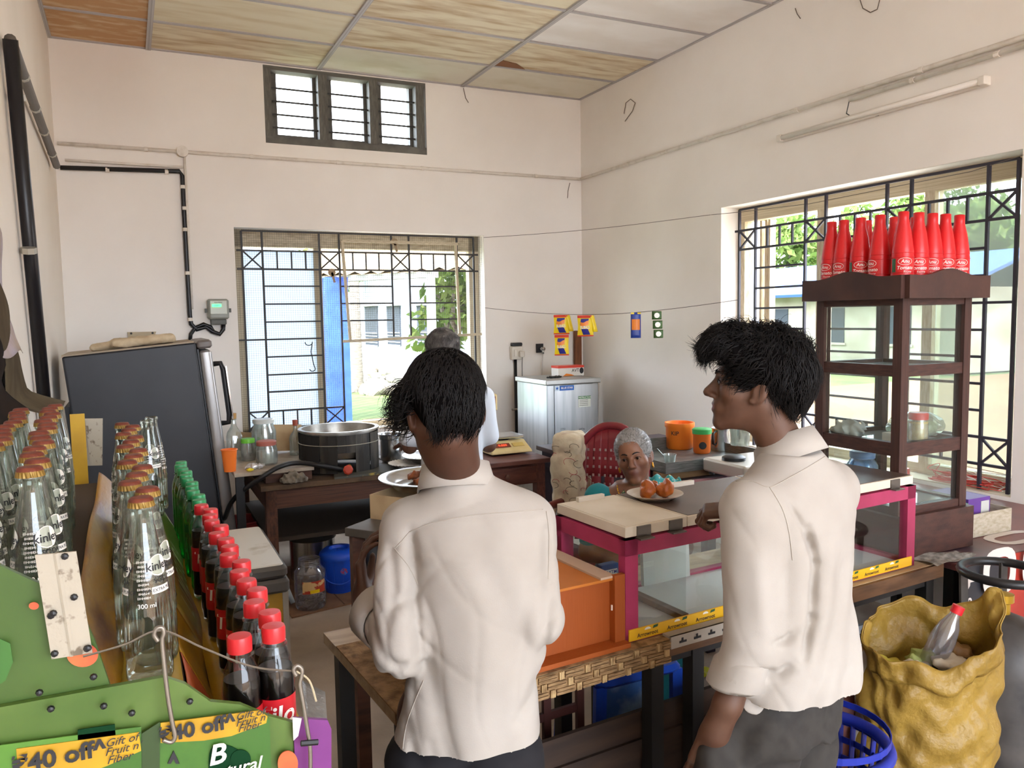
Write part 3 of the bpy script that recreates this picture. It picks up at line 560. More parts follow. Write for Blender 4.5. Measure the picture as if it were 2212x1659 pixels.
def snack(t, top, w, h, rdir, bul=.018):
    """a pillow packet hanging from top"""
    nrm = np.cross(rdir, zv); nrm = nrm if nrm @ fd > 0 else -nrm
    def pf(u, v):
        e = math.sin(PI*min(max((u), 0), 1))**.5*math.sin(PI*v)**.6; return top+rdir*(u-.5)*w*(1-.06*math.sin(PI*v)+.02*math.sin(9*v))-zv*v*h
    for sgn in (1, -1):
        def pf2(u, v, s=sgn): e = (math.sin(PI*u)**.6)*(math.sin(PI*v)**.7); return pf(u, v)+nrm*bul*e*s
        o = MB().grid(pf2, 11, 13).build('packet', m_y, t, True)
        if sgn == 1: fr = pf2
    MB().grid(lambda u, v: fr(u, v*.13)+nrm*.0012, 9, 3).grid(lambda u, v: fr(u, .94+v*.06)+nrm*.0012, 9, 3).build('red_band', m_rd, t)
    MB().grid(lambda u, v: fr(.22+u*.5-.1*v, .16+v*.3)+nrm*.0015, 6, 5).grid(lambda u, v: fr(.2+u*.45+.15*v, .64+v*.28)+nrm*.0015, 6, 5).build('blue_panel', m_bl, t)
    MB().grid(lambda u, v: fr(.15+u*.55, .3+v*.2+.05*math.sin(5*u))+nrm*.002, 6, 5).build('orange_panel', m_or, t)
    V, Fs = text_mesh('ELIBALS', .02); MB().add([fr(min(max(.45+x*.18, 0), 1), min(max(.58-y*.2, 0), 1))+nrm*.003 for x, y in V], Fs).build('lettering', M('print_white', '#f4efe6', .4), t)
pk = S(fS(1212))-zv*.005
t = thing('snack_packet', 'yellow snack packet at the top of the two hung one below the other', 'snack packet', pk, 'snack packets on the string'); snack(t, pk, .125, .155, rd)
t = thing('snack_packet', 'lowest yellow snack packet hanging under another one', 'snack packet', pk-zv*.16, 'snack packets on the string'); snack(t, pk-zv*.16, .115, .165, rd)
pk = S(fS(1264))-zv*.005; t = thing('snack_packet', 'yellow snack packet hanging alone nearer the corner plank', 'snack packet', pk, 'snack packets on the string'); snack(t, pk, .125, .165, rd)
for px_, lab in ((1226, 'yellow packet seen edge on behind the hung pair'), (1279, 'yellow packet seen edge on behind the single one')):
    pk = S(fS(px_))-zv*.005+fd*-.05; t = thing('snack_packet', lab, 'snack packet', pk, 'snack packets on the string'); o = MB().grid(lambda u, v: pk+rd*(.05*u+.03*v-.03)-zv*v*.13+fd*.02*math.sin(PI*u), 6, 7).build('packet', m_y, t, True, solid=.004); MB().grid(lambda u, v: pk+rd*(.05*u-.03+.0)-zv*v*.012+fd*(.002+.02*math.sin(PI*u)), 6, 2).build('red_band', m_rd, t)
pk = S(fS(1374)); t = thing('blue_sachet', 'blue sachet strip hanging right of the yellow packets', 'sachet', pk)
MB().grid(lambda u, v: pk+rd*(u-.5)*.075-zv*v*.19+fd*.006*math.sin(PI*u), 6, 9).build('foil', M('sachet_blue', '#24409a', .3), t, True, solid=.002)
MB().grid(lambda u, v: pk+rd*(u-.5)*.06-zv*(.05+v*.08)+fd*(.004+.006*math.sin(PI*u)), 5, 5).build('orange_panel', m_or, t); MB().grid(lambda u, v: pk+rd*(u-.5)*.075-zv*(v*.012)+fd*.006, 3, 2).build('yellow_band', m_y, t)
pk = S(fS(1419)); t = thing('green_sachet_strip', 'strip of three small dark green sachets on the string', 'sachet', pk)
for k in range(3):
    c = pk-zv*(.005+k*.068)+rd*.006*k; o = MB().grid(lambda u, v: c+rd*(u-.5)*.07-zv*v*.06+fd*.006*math.sin(PI*u)*math.sin(PI*v), 6, 6).build('sachet', M('sachet_green', '#3c5a2c', .3), t, True, solid=.002)
    MB().lathe([(0, 0), (.02, .001), (0, .002)], c-zv*.03+fd*.008, 10, np.stack([rd, zv, fd], 1)).build('white_print', M('print_white'), o)
# ================================================================ fridge
m_fr = M('fridge_dark', '#2f3035', .45, col2='#292a2f', nscale=3); m_frd = M('fridge_door', '#8d8a88', .3, metal=.6, col2='#a5a2a0', nscale=4, stretch=(1, 1, .1))
fr = thing('fridge', 'dark grey upright fridge leaning against the left wall', 'fridge', (-.215, 5.0, .10)); fr.rotation_euler = (0, math.radians(-5), 0)
MB().rbox((.345, .3, .69), (.69, .6, 1.38), .012).build('body', m_fr, fr, world=False, bevel=.002); MB().bb((-.0, 0.0, 1.381), (.68, .6, 1.39)).build('top_sheet', M('fridge_top', '#9c8d78', .6), fr, world=False)
MB().rbox((.735, .3, .66), (.07, .6, 1.34), .02).build('door', m_frd, fr, True, world=False, auto=40); MB().bb((.692, .01, .03), (.7, .59, 1.34)).build('door_seal', m_blk, fr, world=False)
MB().rbox((.735, .3, 1.365), (.085, .6, .05), .02).build('door_cap', M('door_cap', '#6d6560', .4), fr, True, world=False, auto=40)
h = MB().tube([(.77, .08, 1.24), (.815, .07, 1.24), (.825, .07, 1.2), (.825, .07, .93), (.815, .07, .88), (.77, .08, .88)], .016, 8).build('handle', m_blk, fr, True, world=False); MB().bb((.838, .05, .9), (.845, .09, 1.22)).build('chrome_strip', M('chrome', '#d8dadc', .12, metal=1), h, world=False)
MB().bb((-.03, .05, .1), (0, .5, 1.1)).build('rear_coil', m_blk, fr, world=False)
for (x, y) in ((.04, .05), (.04, .55), (.64, .05), (.64, .55)): MB().lathe([(.02, -.10-(.055 if x > .3 else 0)), (.025, 0)], (x, y, 0), 8).build('foot', m_blk, fr, world=False)
# folded cloth on the fridge
ft = np.array([-.215, 5.0, .10]); RyF = rotm(0, math.radians(-5)); TF = lambda x, y, z: ft+RyF @ np.array([x, y, z])
t = thing('folded_sack_cloth', 'cream folded cloth lying on top of the dark fridge', 'cloth', TF(.4, .2, 1.39))
def cloth_fn(P):
    Q = (P-TF(.38, .17, 1.42)) @ RyF; d = S_box(Q, (.04, 0, 0), (.17, .1, .024), .022); d = smin(d, S_cap(Q, (-.22, 0, -.012), (-.1, .02, -.008), .02, .025), .02); return d+.005*n3(Q, 60, 3)+.003*np.sin(Q[:, 1]*160+4*np.sin(Q[:, 0]*12))
c0 = TF(.38, .17, 1.42); sdf_mesh('cloth', cloth_fn, c0-.3, c0+.3, .008, M('cream_cloth', '#cdbb9d', .95, col2='#b9a587', nscale=20), t)
t = thing('wall_tag', 'small beige plate screwed to the wall above the fridge', 'plate', K(302, 728)); pw = K(302, 726); MB().prism([(-.08, .03), (.11, .03), (.09, -.02), (.02, -.05), (-.07, -.05)], pw+(0, 0, 0), (1, 0, 0), (0, 0, 1), -.008).build('plate', M('beige_plate', '#b7a88c', .6), t)
for s in (-.055, .085): MB().lathe([(.008, 0), (.004, .006)], pw+(s, -.0, .02), 8, rotm(PI/2)).build('screw', m_blk, t)
# ================================================================ back tables
m_tbl = M('table_brown', '#5d3a2b', .65, col2='#3f281f', nscale=4, stretch=(1, 6, 6), bump=.1); m_tbl2 = M('table_red', '#6e4034', .55, col2='#4e2c26', nscale=4, stretch=(1, 6, 6))
m_grime = M('grimy_top', '#5f4a37', .8, col2='#3d2f25', nscale=8, bump=.4, bscale=50)
def table(t, x0, x1, y0, y1, z, mt, ml, th=.03, ap=.11, leg=.06, inset=.03):
    MB().bb((x0, y0, z-th), (x1, y1, z)).build('table_top', mt, t, bevel=.004)
    for a, b in (((x0+inset, y0+inset, z-th-ap), (x1-inset, y0+inset+.025, z-th)), ((x0+inset, y1-inset-.025, z-th-ap), (x1-inset, y1-inset, z-th)), ((x0+inset, y0+inset, z-th-ap), (x0+inset+.025, y1-inset, z-th)), ((x1-inset-.025, y0+inset, z-th-ap), (x1-inset, y1-inset, z-th))): panel('apron', t, ml, a, b)
    for x in (x0+inset+leg/2, x1-inset-leg/2):
        for y in (y0+inset+leg/2, y1-inset-leg/2): panel('leg', t, ml, (x-leg/2, y-leg/2, 0), (x+leg/2, y+leg/2, z-th))
t = thing('cooking_table', 'grimy brown wooden table carrying the big blackened pot', 'table', (1.2, 5.1, 0)); table(t, .62, 1.77, 4.56, 5.9, .735, m_grime, m_tbl)
MB().bb((.68, 4.75, .36), (1.72, 5.85, .385)).build('shelf', M('shelf_dark', '#3b322b', .8), t)
MB().prism([(0, 0), (.72, .02), (.74, .2), (.35, .28), (.04, .2)], (1.03, 4.555, .736), (1, 0, 0), (0, 1, 0), .012).build('splash_board', M('splash_board', '#4a4a44', .7, col2='#b89f4c', nscale=14, lo=.62, hi=.72), t)
t = thing('white_board_top', 'pale board with jars on it raised at the left of the cooking table', 'board', (.7, 5.2, .735)); MB().bb((.49, 4.62, .79), (.93, 5.95, .812)).build('board', M('pale_board', '#b8ab9a', .5, col2='#8e7f6e', nscale=7), t, bevel=.003)
for y in (4.64, 5.7): MB().bb((.66, y, .736), (.92, y+.08, .79)).build('block', m_tbl, t)
MB().bb((.5, 4.64, 0), (.545, 4.685, .79)).build('leg', m_blk, t); MB().bb((.5, 5.86, 0), (.545, 5.905, .79)).build('leg', m_blk, t)
t = thing('scale_table', 'reddish brown wooden table carrying the weighing scale', 'table', (2.1, 4.95, 0)); table(t, 1.80, 2.42, 4.50, 5.45, .745, m_tbl2, m_tbl2, ap=.13)
dr = MB().bb((1.9, 4.515, .6), (2.32, 4.535, .7)).build('drawer', m_tbl2, t, bevel=.003); MB().lathe([(.012, 0), (.016, .02), (0, .024)], (2.11, 4.515, .65), 10, rotm(PI/2)).build('knob', m_tbl, dr)
# big pot in a sheet-metal shield
pc = np.array([1.14, 4.88, .748]); R0 = .238; t = thing('big_cooking_pot', 'large blackened cooking pot behind a sheet metal wind shield', 'pot', pc)
m_soot = M('soot_metal', '#2b2825', .6, metal=.3, col2='#6f675c', nscale=9, lo=.5, hi=.75, stretch=(1, 1, .25), bump=.2); m_soot2 = M('soot_black', '#1c1a19', .8); m_alu = M('aluminium', '#b9b4ac', .35, metal=.9, col2='#8d867c', nscale=8)
for k in range(14):
    a0, a1 = -PI/2+.18+k*2*PI/14, -PI/2+.18+(k+1)*2*PI/14-.01
    if k == 13: zb = .12
    else: zb = 0
    rr = R0+(.004 if k % 2 else 0); q = []
    for z in (zb, .225):
        for a in (a0, (a0+a1)/2, a1): q.append(pc+(rr*math.cos(a), rr*math.sin(a), z))
    MB().add(q, [(0, 1, 4, 3), (1, 2, 5, 4)]).build('shield_sheet', m_soot2 if k in (9, 10, 11) else m_soot, t, solid=.003)
MB().lathe([(.10, .06), (.2, .08), (.226, .14), (.23, .232), (.246, .236), (.246, .246), (.222, .246), (.218, .14), (.19, .09), (0, .08)], pc, 40, cap=False).build('vessel', m_alu, t, True, auto=50)
MB().tube([pc+((R0+.006)*math.cos(a), (R0+.006)*math.sin(a), .165) for a in np.linspace(0, 2*PI, 40)], .0025, 5).build('tie_wire', m_clip, t)
vl = pc+(-.02, -.27, .03); MB().lathe([(.028, 0), (.03, .012), (.02, .018)], vl+(0, -.01, 0), 8, rotm(PI/2)).build('valve_knob', M('valve_red', '#b8432e', .5), t); MB().tube([vl+(0, 0, 0), vl+(.03, .06, .01)], .01, 8).build('brass_valve', M('brass', '#c09a34', .4, metal=.7), t)
hp = [vl+(-.03, .0, .0), at(690, 1005, d=4.6), at(640, 1000, d=4.6), at(600, 1010, d=4.5), at(560, 1035, d=4.45), at(525, 1060, d=4.5), at(500, 1085, d=4.6), at(485, 1120, d=4.8)]
def smooth_path(P, n=30):
    P = np.array(P); o = []
    for i in range(len(P)-1):
        p0, p1, p2, p3 = P[max(i-1, 0)], P[i], P[i+1], P[min(i+2, len(P)-1)]
        for s in np.linspace(0, 1, max(2, n//(len(P)-1)), endpoint=False): o.append(.5*((2*p1)+(-p0+p2)*s+(2*p0-5*p1+4*p2-p3)*s*s+(-p0+3*p1-3*p2+p3)*s**3))
    o.append(P[-1]); return np.array(o)
t = thing('gas_hose', 'black gas hose arching from the pot valve down past the board', 'hose', hp[0]); MB().tube(smooth_path(hp, 40), .014, 8).build('hose', m_blk, t, True)
m_steel = M('steel', '#c6c8ca', .25, metal=1); m_steelb = M('steel_brushed', '#bcc1c5', .33, metal=1, col2='#aab0b5', nscale=4, stretch=(6, 6, .4))
p = np.array([1.49, 4.95, .748]); t = thing('steel_pot', 'small steel pot with a ladle right of the big pot', 'pot', p); MB().lathe([(0, 0), (.062, 0), (.066, .01), (.066, .135), (.074, .14), (.074, .165), (.082, .172), (.07, .17), (.062, .13), (.058, .02), (0, .02)], p, 28, cap=False).build('vessel', m_steel, t, True, auto=35)
t = thing('ladle', 'brown handled ladle standing in the small steel pot', 'ladle', p+(0, 0, .03)); MB().bar(p+(.0, 0, .03), p+(.045, .0, .30), .016, .008).build('handle', M('ladle_brown', '#5a4a35', .7), t); MB().lathe([(0, 0), (.03, .008), (.035, .025)], p+(0, 0, .025), 12, cap=False).build('bowl', m_steel, t)
p = np.array([1.52, 4.66, .75]); t = thing('crimped_plate', 'white crimped paper plate on the front of the cooking table', 'plate', p)
V = [];  nn = 72; Fs = []
for i, (r_, z) in enumerate(((0.001, .004), (.09, .004), (.115, .016), (.13, .022))):
    for k in range(nn): a = 2*PI*k/nn; q = r_*(1+(.015*(k % 2) if i > 1 else 0)); V.append(p+(q*math.cos(a), q*math.sin(a), z+(.004*(k % 2) if i > 1 else 0)))
for i in range(3):
    for k in range(nn): j = (k+1) % nn; Fs.append((i*nn+k, i*nn+j, (i+1)*nn+j, (i+1)*nn+k))
MB().add(V, Fs).build('plate', M('paper_white', '#e9e6e0', .6), t, solid=.001)
p = np.array([1.60, 4.86, .735]); t = thing('newspaper_sheet', 'grey newspaper lying behind the crimped plate', 'newspaper', p); MB().grid(lambda u, v: p+((u-.5)*.3, (v-.3)*.5, .004+.004*math.sin(9*u+3*v)), 8, 8).build('sheet', M('newsprint', '#9d9a94', .9, col2='#6d6a66', nscale=40), t, solid=.001)
# rag
rg = at(637, 1040, Z=.75); t = thing('grey_rag', 'crumpled grey rag on the left corner of the cooking table', 'rag', rg)
sdf_mesh('rag', lambda P: S_ell(P, rg+(0, .03, .0), (.08, .06, .045))+.012*n3(P-rg, 70, 5)+.006*np.sin((P[:, 0]-rg[0])*200+(P[:, 2])*90), rg-(.13, .1, .005), rg+(.13, .13, .08), .006, M('rag_grey', '#7f776b', .95, col2='#5f584e', nscale=30), t)
# jars and bottles on the board
zb = .813
def jar(name, lab, p, r, h, gl, lid=None, fill=None, fh=.5, neck=.75, lidh=.02, cat='jar'):
    t = thing(name, lab, cat, p); MB().lathe([(0, 0), (r*.95, 0), (r, .008), (r, h*.72), (r*neck, h*.88), (r*neck, h), (r*neck*.92, h), (r*neck*.92, h*.88), (r*.95, h*.7), (r*.95, .01), (0, .01)], p, 22, cap=False).build('glass', gl, t, True, auto=40)
    if fill: MB().lathe([(0, .011), (r*.93, .011), (r*.93, h*fh), (0, h*fh+.006)], p, 18, cap=False).build('contents', fill, t, True, auto=40)
    if lid: MB().lathe([(0, h-.012), (r*neck*1.08, h-.012), (r*neck*1.1, h-.012+lidh), (r*neck, h-.006+lidh), (0, h-.006+lidh)], p, 22, cap=False).build('lid', lid, t, True, auto=40)
    return t
g_clear = GLASS('clear_glass', '#f2f5f3', .07, .06); g_dull = GLASS('dull_glass', '#e3e8e4', .08, .18, '#dfe3df')
J = lambda px, py, z=zb: at(px, py, Z=z)
jar('sugar_jar', 'white filled jar with a pink lid at the front of the pale board', J(577, 1002), .062, .125, g_dull, M('pink_lid', '#b0675a', .5), M('sugar', '#f6f3ef', .9), .62, .85)
jar('big_glass_jar', 'tall empty glass jar behind the pink lidded jar', J(572, 985), .075, .22, g_dull, M('clear_lid', '#cfd3cf', .3), None, .3, .8)
jar('green_lid_jar', 'short jar with a green lid beside the orange cup', J(537, 994), .042, .12, g_dull, M('lid_green', '#6fc23e', .4), M('tea_dust', '#3a2e26', .9), .35, .9)
def flask(name, lab, p, r, h, capm, caph=.03, sq=None):
    t = thing(name, lab, 'bottle', p); MB().lathe([(0, 0), (r, 0), (r, h*.55), (r*.85, h*.65), (r*.35, h*.8), (r*.3, h*.95), (r*.36, h*.96), (r*.36, h), (0, h)], p, 18, sq=sq, cap=False).build('glass', g_dull, t, True, auto=40); MB().lathe([(r*.4, h-.005), (r*.42, h+caph), (0, h+caph+.002)], p, 12).build('cap', capm, t, True, auto=40)
flask('brown_capped_bottle', 'clear bottle with a reddish cap left of the big pot', J(640, 982), .04, .19, M('cap_red', '#9b4a38', .5)); flask('square_bottle', 'tall square clear bottle behind the orange cup', J(508, 990), .045, .25, M('cap_tan', '#b88a4c', .5), .03, 6)
p = J(497, 1018); t = thing('orange_cup', 'bright orange plastic cup at the left of the pale board', 'cup', p); MB().lathe([(0, 0), (.032, 0), (.042, .12), (.046, .124), (.041, .126), (.03, .006), (0, .006)], p, 24, cap=False).build('cup', M('orange_plastic', '#f07a2a', .4), t, True, auto=40); MB().tube([p+(.044*math.cos(a), .044*math.sin(a), .123) for a in np.linspace(0, 2*PI, 24, endpoint=False)], .003, 6, True).build('rim', M('orange_plastic'), t, True)
for k, (x, y, w_, h_, ya) in enumerate(((625, 950, .19, .17, .1), (533, 960, .12, .12, -.3))):
    p = J(x, 978); t = thing('cardboard_piece', ['cardboard sheet propped behind the bottles by the big pot', 'smaller cardboard piece behind the green lidded jar'][k], 'cardboard', p); MB().box(p+(0, .06, h_/2+.005), (w_, .006, h_), rotm(-.22, .08, ya)).build('board', M('cardboard', '#b99e78', .9, col2='#a78b66', nscale=9), t)
p = J(552, 1012); t = thing('tangled_foil', 'crumpled clear plastic scrap on the pale board', 'scrap', p); sdf_mesh('plastic', lambda P: S_ell(P, p+(0, 0, .014), (.055, .025, .016))+.009*n3(P-p, 110, 8), p-(.09, .06, .004), p+(.09, .06, .05), .005, GLASS('scrap_plastic', '#d8d4cc', .2, .3), t)
p = J(540, 1018); t = thing('yellow_scrap', 'small yellow plastic scrap near the board edge', 'scrap', p); sdf_mesh('plastic', lambda P: S_ell(P, p+(0, 0, .008), (.022, .012, .01))+.003*n3(P-p, 150, 8), p-(.04, .03, .002), p+(.04, .03, .03), .004, M('scrap_yellow', '#dcc32e', .4), t)
# weighing scale with pole display
sc = np.array([2.24, 4.82, .746]); t = thing('weighing_scale', 'cream electronic weighing scale on the reddish table', 'scale', sc); m_scale = M('scale_cream', '#d9c48e', .45, col2='#c9b078', nscale=6)
MB().add([sc+q for q in ((-.15, -.12, .012), (.15, -.12, .012), (.15, .16, .012), (-.15, .16, .012), (-.145, -.115, .03), (.145, -.115, .03), (.14, -.01, .085), (-.14, -.01, .085), (.14, .155, .085), (-.14, .155, .085))], [(0, 3, 2, 1), (0, 1, 5, 4), (4, 5, 6, 7), (7, 6, 8, 9), (1, 2, 8, 6, 5), (0, 4, 7, 9, 3), (2, 3, 9, 8)]).build('body', m_scale, t, bevel=.006)
MB().rbox(sc+(0, .06, .108), (.27, .2, .016), .012).build('platter', m_steel, t, True, auto=40); MB().lathe([(.06, .085), (.05, .1)], sc+(0, .06, 0), 12).build('platter_stem', m_blk, t)
sl = np.array([0, .886, .464]); MB().prism([(-.1, -.022), (.01, -.022), (.01, .022), (-.1, .022)], sc+(0, -.064, .061), (1, 0, 0), sl, .001).build('display', M('scale_display', '#7d3c2c', .3), t); MB().prism([(.03, -.02), (.11, -.02), (.11, .02), (.03, .02)], sc+(0, -.063, .061), (1, 0, 0), sl, .0008).build('keypad', M('keypad', '#c7a95e', .5), t)
MB().text('0.000', sc+(-.045, -.066, .063), (1, 0, 0), sl, .028).build('digits', M('digits_red', '#f06040', .4, emit='#ff5030', estr=.6), t)
pp = at(1087, 965, Z=.76); ph = np.array([pp[0], pp[1]+.25, .746]); MB().tube([ph, ph+(0, 0, .24)], .009, 8).build('pole', m_steel, t, True); MB().lathe([(.02, 0), (.03, .0), (.03, .02)], ph, 10).build('pole_foot', m_blk, t)
dh = ph+(0, -.01, .30); MB().rbox(dh, (.125, .05, .12), .012).build('pole_display', m_scale, t, True, auto=40); MB().lathe([(.035, .0), (.018, -.06)], dh-(0, 0, .055), 10).build('pole_neck', m_scale, t)
MB().bb(dh+(-.045, -.028, -.025), dh+(.045, -.0255, .045)).build('display_window', M('scale_display'), t); MB().bb(dh+(-.045, -.0285, -.045), dh+(.045, -.0255, -.01)).build('display_label', M('keypad'), t); MB().tube(smooth_path([ph+(0, -.03, .01), ph+(-.05, -.05, .05), ph+(-.06, -.03, .12), ph+(-.02, -.03, .17), ph+(.03, -.04, .1), ph+(.01, -.05, .03), ph+(-.03, -.04, .09), ph+(-.07, -.03, .14)], 40), .005, 6).build('coiled_cord', m_blk, t)
p = np.array([2.12, 5.25, .746]); t = thing('beige_box', 'tall beige carton behind the pole display of the scale', 'box', p); MB().bb(p+(-.08, -.06, 0), p+(.08, .06, .33)).build('carton', M('beige_carton', '#c9b183', .7), t, bevel=.003); MB().bb(p+(-.02, -.062, .12), p+(.05, -.0605, .16)).build('label_print', M('ink'), t)
# ================================================================ water cooler
cx0, cx1, cy0, cy1, cz = 2.957, 3.457, 5.563, 6.117, 1.15
t = thing('water_cooler', 'tall stainless steel water cooler in the back right corner', 'water cooler', ((cx0+cx1)/2, (cy0+cy1)/2, 0))
MB().bb((cx0+.012, cy0+.012, .05), (cx1-.012, cy1, cz-.04)).build('body', m_steelb, t, bevel=.006); MB().rbox(((cx0+cx1)/2, (cy0+cy1)/2, cz-.02), (cx1-cx0+.01, cy1-cy0+.01, .04), .008).build('top_cap', M('cooler_top', '#aeb0ae', .4, metal=.7), t, bevel=.003)
MB().bb((cx0+.075, cy0+.004, .66), (cx1-.07, cy0+.012, cz-.045)).build('front_panel', m_steelb, t, bevel=.003); MB().bb((cx0+.075, cy0+.004, .1), (cx1-.07, cy0+.012, .65)).build('lower_panel', m_steelb, t, bevel=.003)
yc = cy0+.003; lg = at(1222, 838, Y=yc)
b = MB().bb((lg[0]-.055, yc-.002, lg[2]-.02), (lg[0]+.075, yc, lg[2]+.02)).build('name_plate', M('plate_blue', '#1f5fb4', .35), t); MB().text('BLUE STAR', (lg[0]+.01, yc-.0035, lg[2]), (1, 0, 0), (0, 0, 1), .022, .012).build('lettering', M('print_white'), b)
MB().bb((lg[0]-.1, yc-.002, lg[2]-.02), (lg[0]-.058, yc, lg[2]+.02)).build('emblem_plate', M('emblem', '#cfe0ee', .4), t); MB().prism([(.016*math.cos(a)*(1 if k % 2 == 0 else .45), .016*math.sin(a)*(1 if k % 2 == 0 else .45)) for k, a in enumerate(np.linspace(PI/2, PI/2+2*PI, 13)[:-1])], (lg[0]-.079, yc-.0022, lg[2]), (1, 0, 0), (0, 0, 1), .0012).build('star_emblem', M('plate_blue'), t)
st = at(1263, 867, Y=yc); b = MB().bb((st[0]-.06, yc-.002, st[2]-.045), (st[0]+.055, yc, st[2]+.045)).build('instruction_sticker', M('sticker', '#d5d9cf', .5), t); MB().bb((st[0]-.06, yc-.003, st[2]+.022), (st[0]+.055, yc-.0015, st[2]+.045)).build('green_header', M('header_green', '#3f7d4f', .5), b); MB().text('INSTRUCTION', (st[0], yc-.004, st[2]+.033), (1, 0, 0), (0, 0, 1), .018, .01).build('lettering', M('print_white'), b)
mb = MB()
for k in range(4): mb.bb((st[0]-.05, yc-.003, st[2]+.01-.014*k), (st[0]+.03, yc-.002, st[2]+.013-.014*k))
mb.build('fine_print', M('ink'), b)
for k, (px, lab) in enumerate(((1216, 'COLD'), (1257, 'WATER'))):
    q = at(px, 940, Y=yc); f = MB().lathe([(0, 0), (.03, 0), (.03, .01), (.02, .015), (.02, .05), (.026, .055), (.026, .075), (0, .08)], q, 14, rotm(PI/2), cap=False).build('tap', m_steel, t, True, auto=35)
    MB().tube([q+(0, -.05, 0), q+(.01, -.06, -.05)], .01, 8).bar(q+(-.03, -.085, .01), q+(.03, -.085, -.01), .012).build('lever', m_steel, f); V, Fs = text_mesh(lab, .01); MB().add([q+((.052+y*.016)*math.sin(x*.016/.052), -.002, (.052+y*.016)*math.cos(x*.016/.052)) for x, y in V], Fs).build('lettering', M('ink'), f)
    if k: MB().tube([q+(.0, -.06, 0), q+(.06, -.12, -.02), q+(.14, -.2, -.07)], .012, 8).build('pipe_stub', m_white_pvc, f)
for (x, y) in ((cx0+.05, cy0+.05), (cx1-.05, cy0+.05), (cx0+.05, cy1-.05), (cx1-.05, cy1-.05)): MB().lathe([(.02, 0), (.025, .05)], (x, y, 0), 8).build('foot', m_blk, t)
p = at(1234, 812, Z=cz+.001); t = thing('tea_carton', 'white and red tea bag carton on top of the water cooler', 'box', p); MB().bb(p+(-.125, -.0, 0), p+(.125, .12, .085)).build('carton', M('carton_white', '#e2dcd4', .5), t, bevel=.002); MB().bb(p+(-.126, -.001, .068), p+(.126, .121, .087)).build('red_top', m_rd, t)
MB().text('AVT', p+(.04, -.002, .045), (1, 0, 0), (0, 0, 1), .038, .01).build('lettering', M('ink'), t); MB().prism([(-.06, 0), (.05, 0), (.02, .012), (-.03, .02)], p+(-.02, -.0015, .002), (1, 0, 0), (0, 0, 1), .001).build('orange_panel', m_or, t); MB().prism([(.02*math.cos(a), .026*math.sin(a)) for a in np.linspace(0, 2*PI, 12, endpoint=False)], p+(.1, -.0015, .042), (1, 0, 0), (0, 0, 1), .001).build('picture_print', M('ink'), t)
p = at(1190, 817, Z=cz+.001); t = thing('key_bunch', 'small dark clutter left of the tea carton', 'clutter', p); sdf_mesh('keys', lambda P: S_ell(P, p+(.04, .02, .006), (.07, .02, .01))+.006*n3(P-p, 130, 4), p-(.06, .03, .002), p+(.14, .07, .03), .005, m_blk, t)
# ================================================================ floor items at left centre
p0 = np.array([.2, 3.42, 0]); t = thing('ice_chest', 'white topped chest with a grey rim and yellow sides', 'chest', p0+(.18, .36, 0))
MB().bb(p0+(.02, .02, 0), p0+(.35, .70, .50)).build('body', M('chest_yellow', '#b58a2e', .6, col2='#9b7424', nscale=5), t, bevel=.004)
for x in (.02, .35): MB().bb(p0+(x-.012, .012, 0), p0+(x+.012, .03, .5)).build('corner_trim', M('chest_trim', '#a39a8c', .6), t)
MB().rbox(p0+(.18, .36, .53), (.375, .74, .06), .02).build('rim', M('chest_grey', '#55504b', .5), t, True, auto=40); MB().rbox(p0+(.18, .36, .59), (.365, .73, .055), .025).build('lid', M('chest_grey'), t, True, auto=40); MB().rbox(p0+(.18, .36, .617), (.335, .70, .012), .02).build('lid_top', M('chest_white', '#d6d0c4', .4, col2='#a9987c', nscale=9, lo=.58, hi=.8), t, bevel=.003); MB().lathe([(.02, 0), (.018, .008), (0, .012)], p0+(.19, .36, .623), 10).build('lid_knob', m_steel, t)
t = thing('flat_carton', 'flattened brown cardboard under the jar and blue bucket', 'cardboard', (1.0, 4.9, 0)); MB().prism([(.74, 4.44), (1.5, 4.58), (1.5, 5.4), (.7, 5.4)], (0, 0, .002), (1, 0, 0), (0, 1, 0), .008).build('sheet', M('carton_brown', '#8a6a54', .9, col2='#775844', nscale=7), t); MB().bar((1.05, 4.5, .011), (1.0, 5.3, .011), .006, .002).build('crease', M('carton_dark', '#5d4536', .9), t)
p = np.array([.87, 4.56, .011]); t = thing('plastic_jar', 'open clear plastic jar half filled with metal washers', 'jar', p); r = .088
MB().lathe([(0, 0), (r*.9, 0), (r, .015), (r, .07), (r*.96, .08), (r, .09), (r, .15), (r*.96, .16), (r, .17), (r, .2), (r*.97, .205), (r, .21), (r*.7, .245), (r*.7, .285), (r*.66, .285), (r*.66, .245)], p, 28, cap=False).build('plastic', GLASS('pet_clear', '#dfe0e6', .09, .1, '#c8c8d0'), t, True, auto=50)
for k in range(3): MB().tube([p+(r*.71*math.cos(a), r*.71*math.sin(a), .252+.011*k) for a in np.linspace(0, 2*PI, 24, endpoint=False)], .0025, 5, True).build('neck_thread', MATS['pet_clear'], t)
lb = MB(); A = [math.atan2(-p[1], -p[0])+a for a in np.linspace(-.5, 1.1, 14)]
lb.add([p+((r+.001)*math.cos(a), (r+.001)*math.sin(a), z) for z in (.10, .17) for a in A], [(i, i+1, 15+i, 14+i) for i in range(13)]); l = lb.build('paper_label', M('label_red', '#b8402e', .5, col2='#e0c08a', nscale=14, lo=.52, hi=.56), t); MB().add([p+((r+.0015)*math.cos(a), (r+.0015)*math.sin(a), z) for z in (.103, .122) for a in A[4:10]], [(i, i+1, 7+i, 6+i) for i in range(5)]).build('yellow_print', m_y, l)
me = MB().lathe([(.012, 0), (.02, 0), (.02, .003), (.012, .003), (.012, 0)], (0, 0, 0), 10, cap=False)
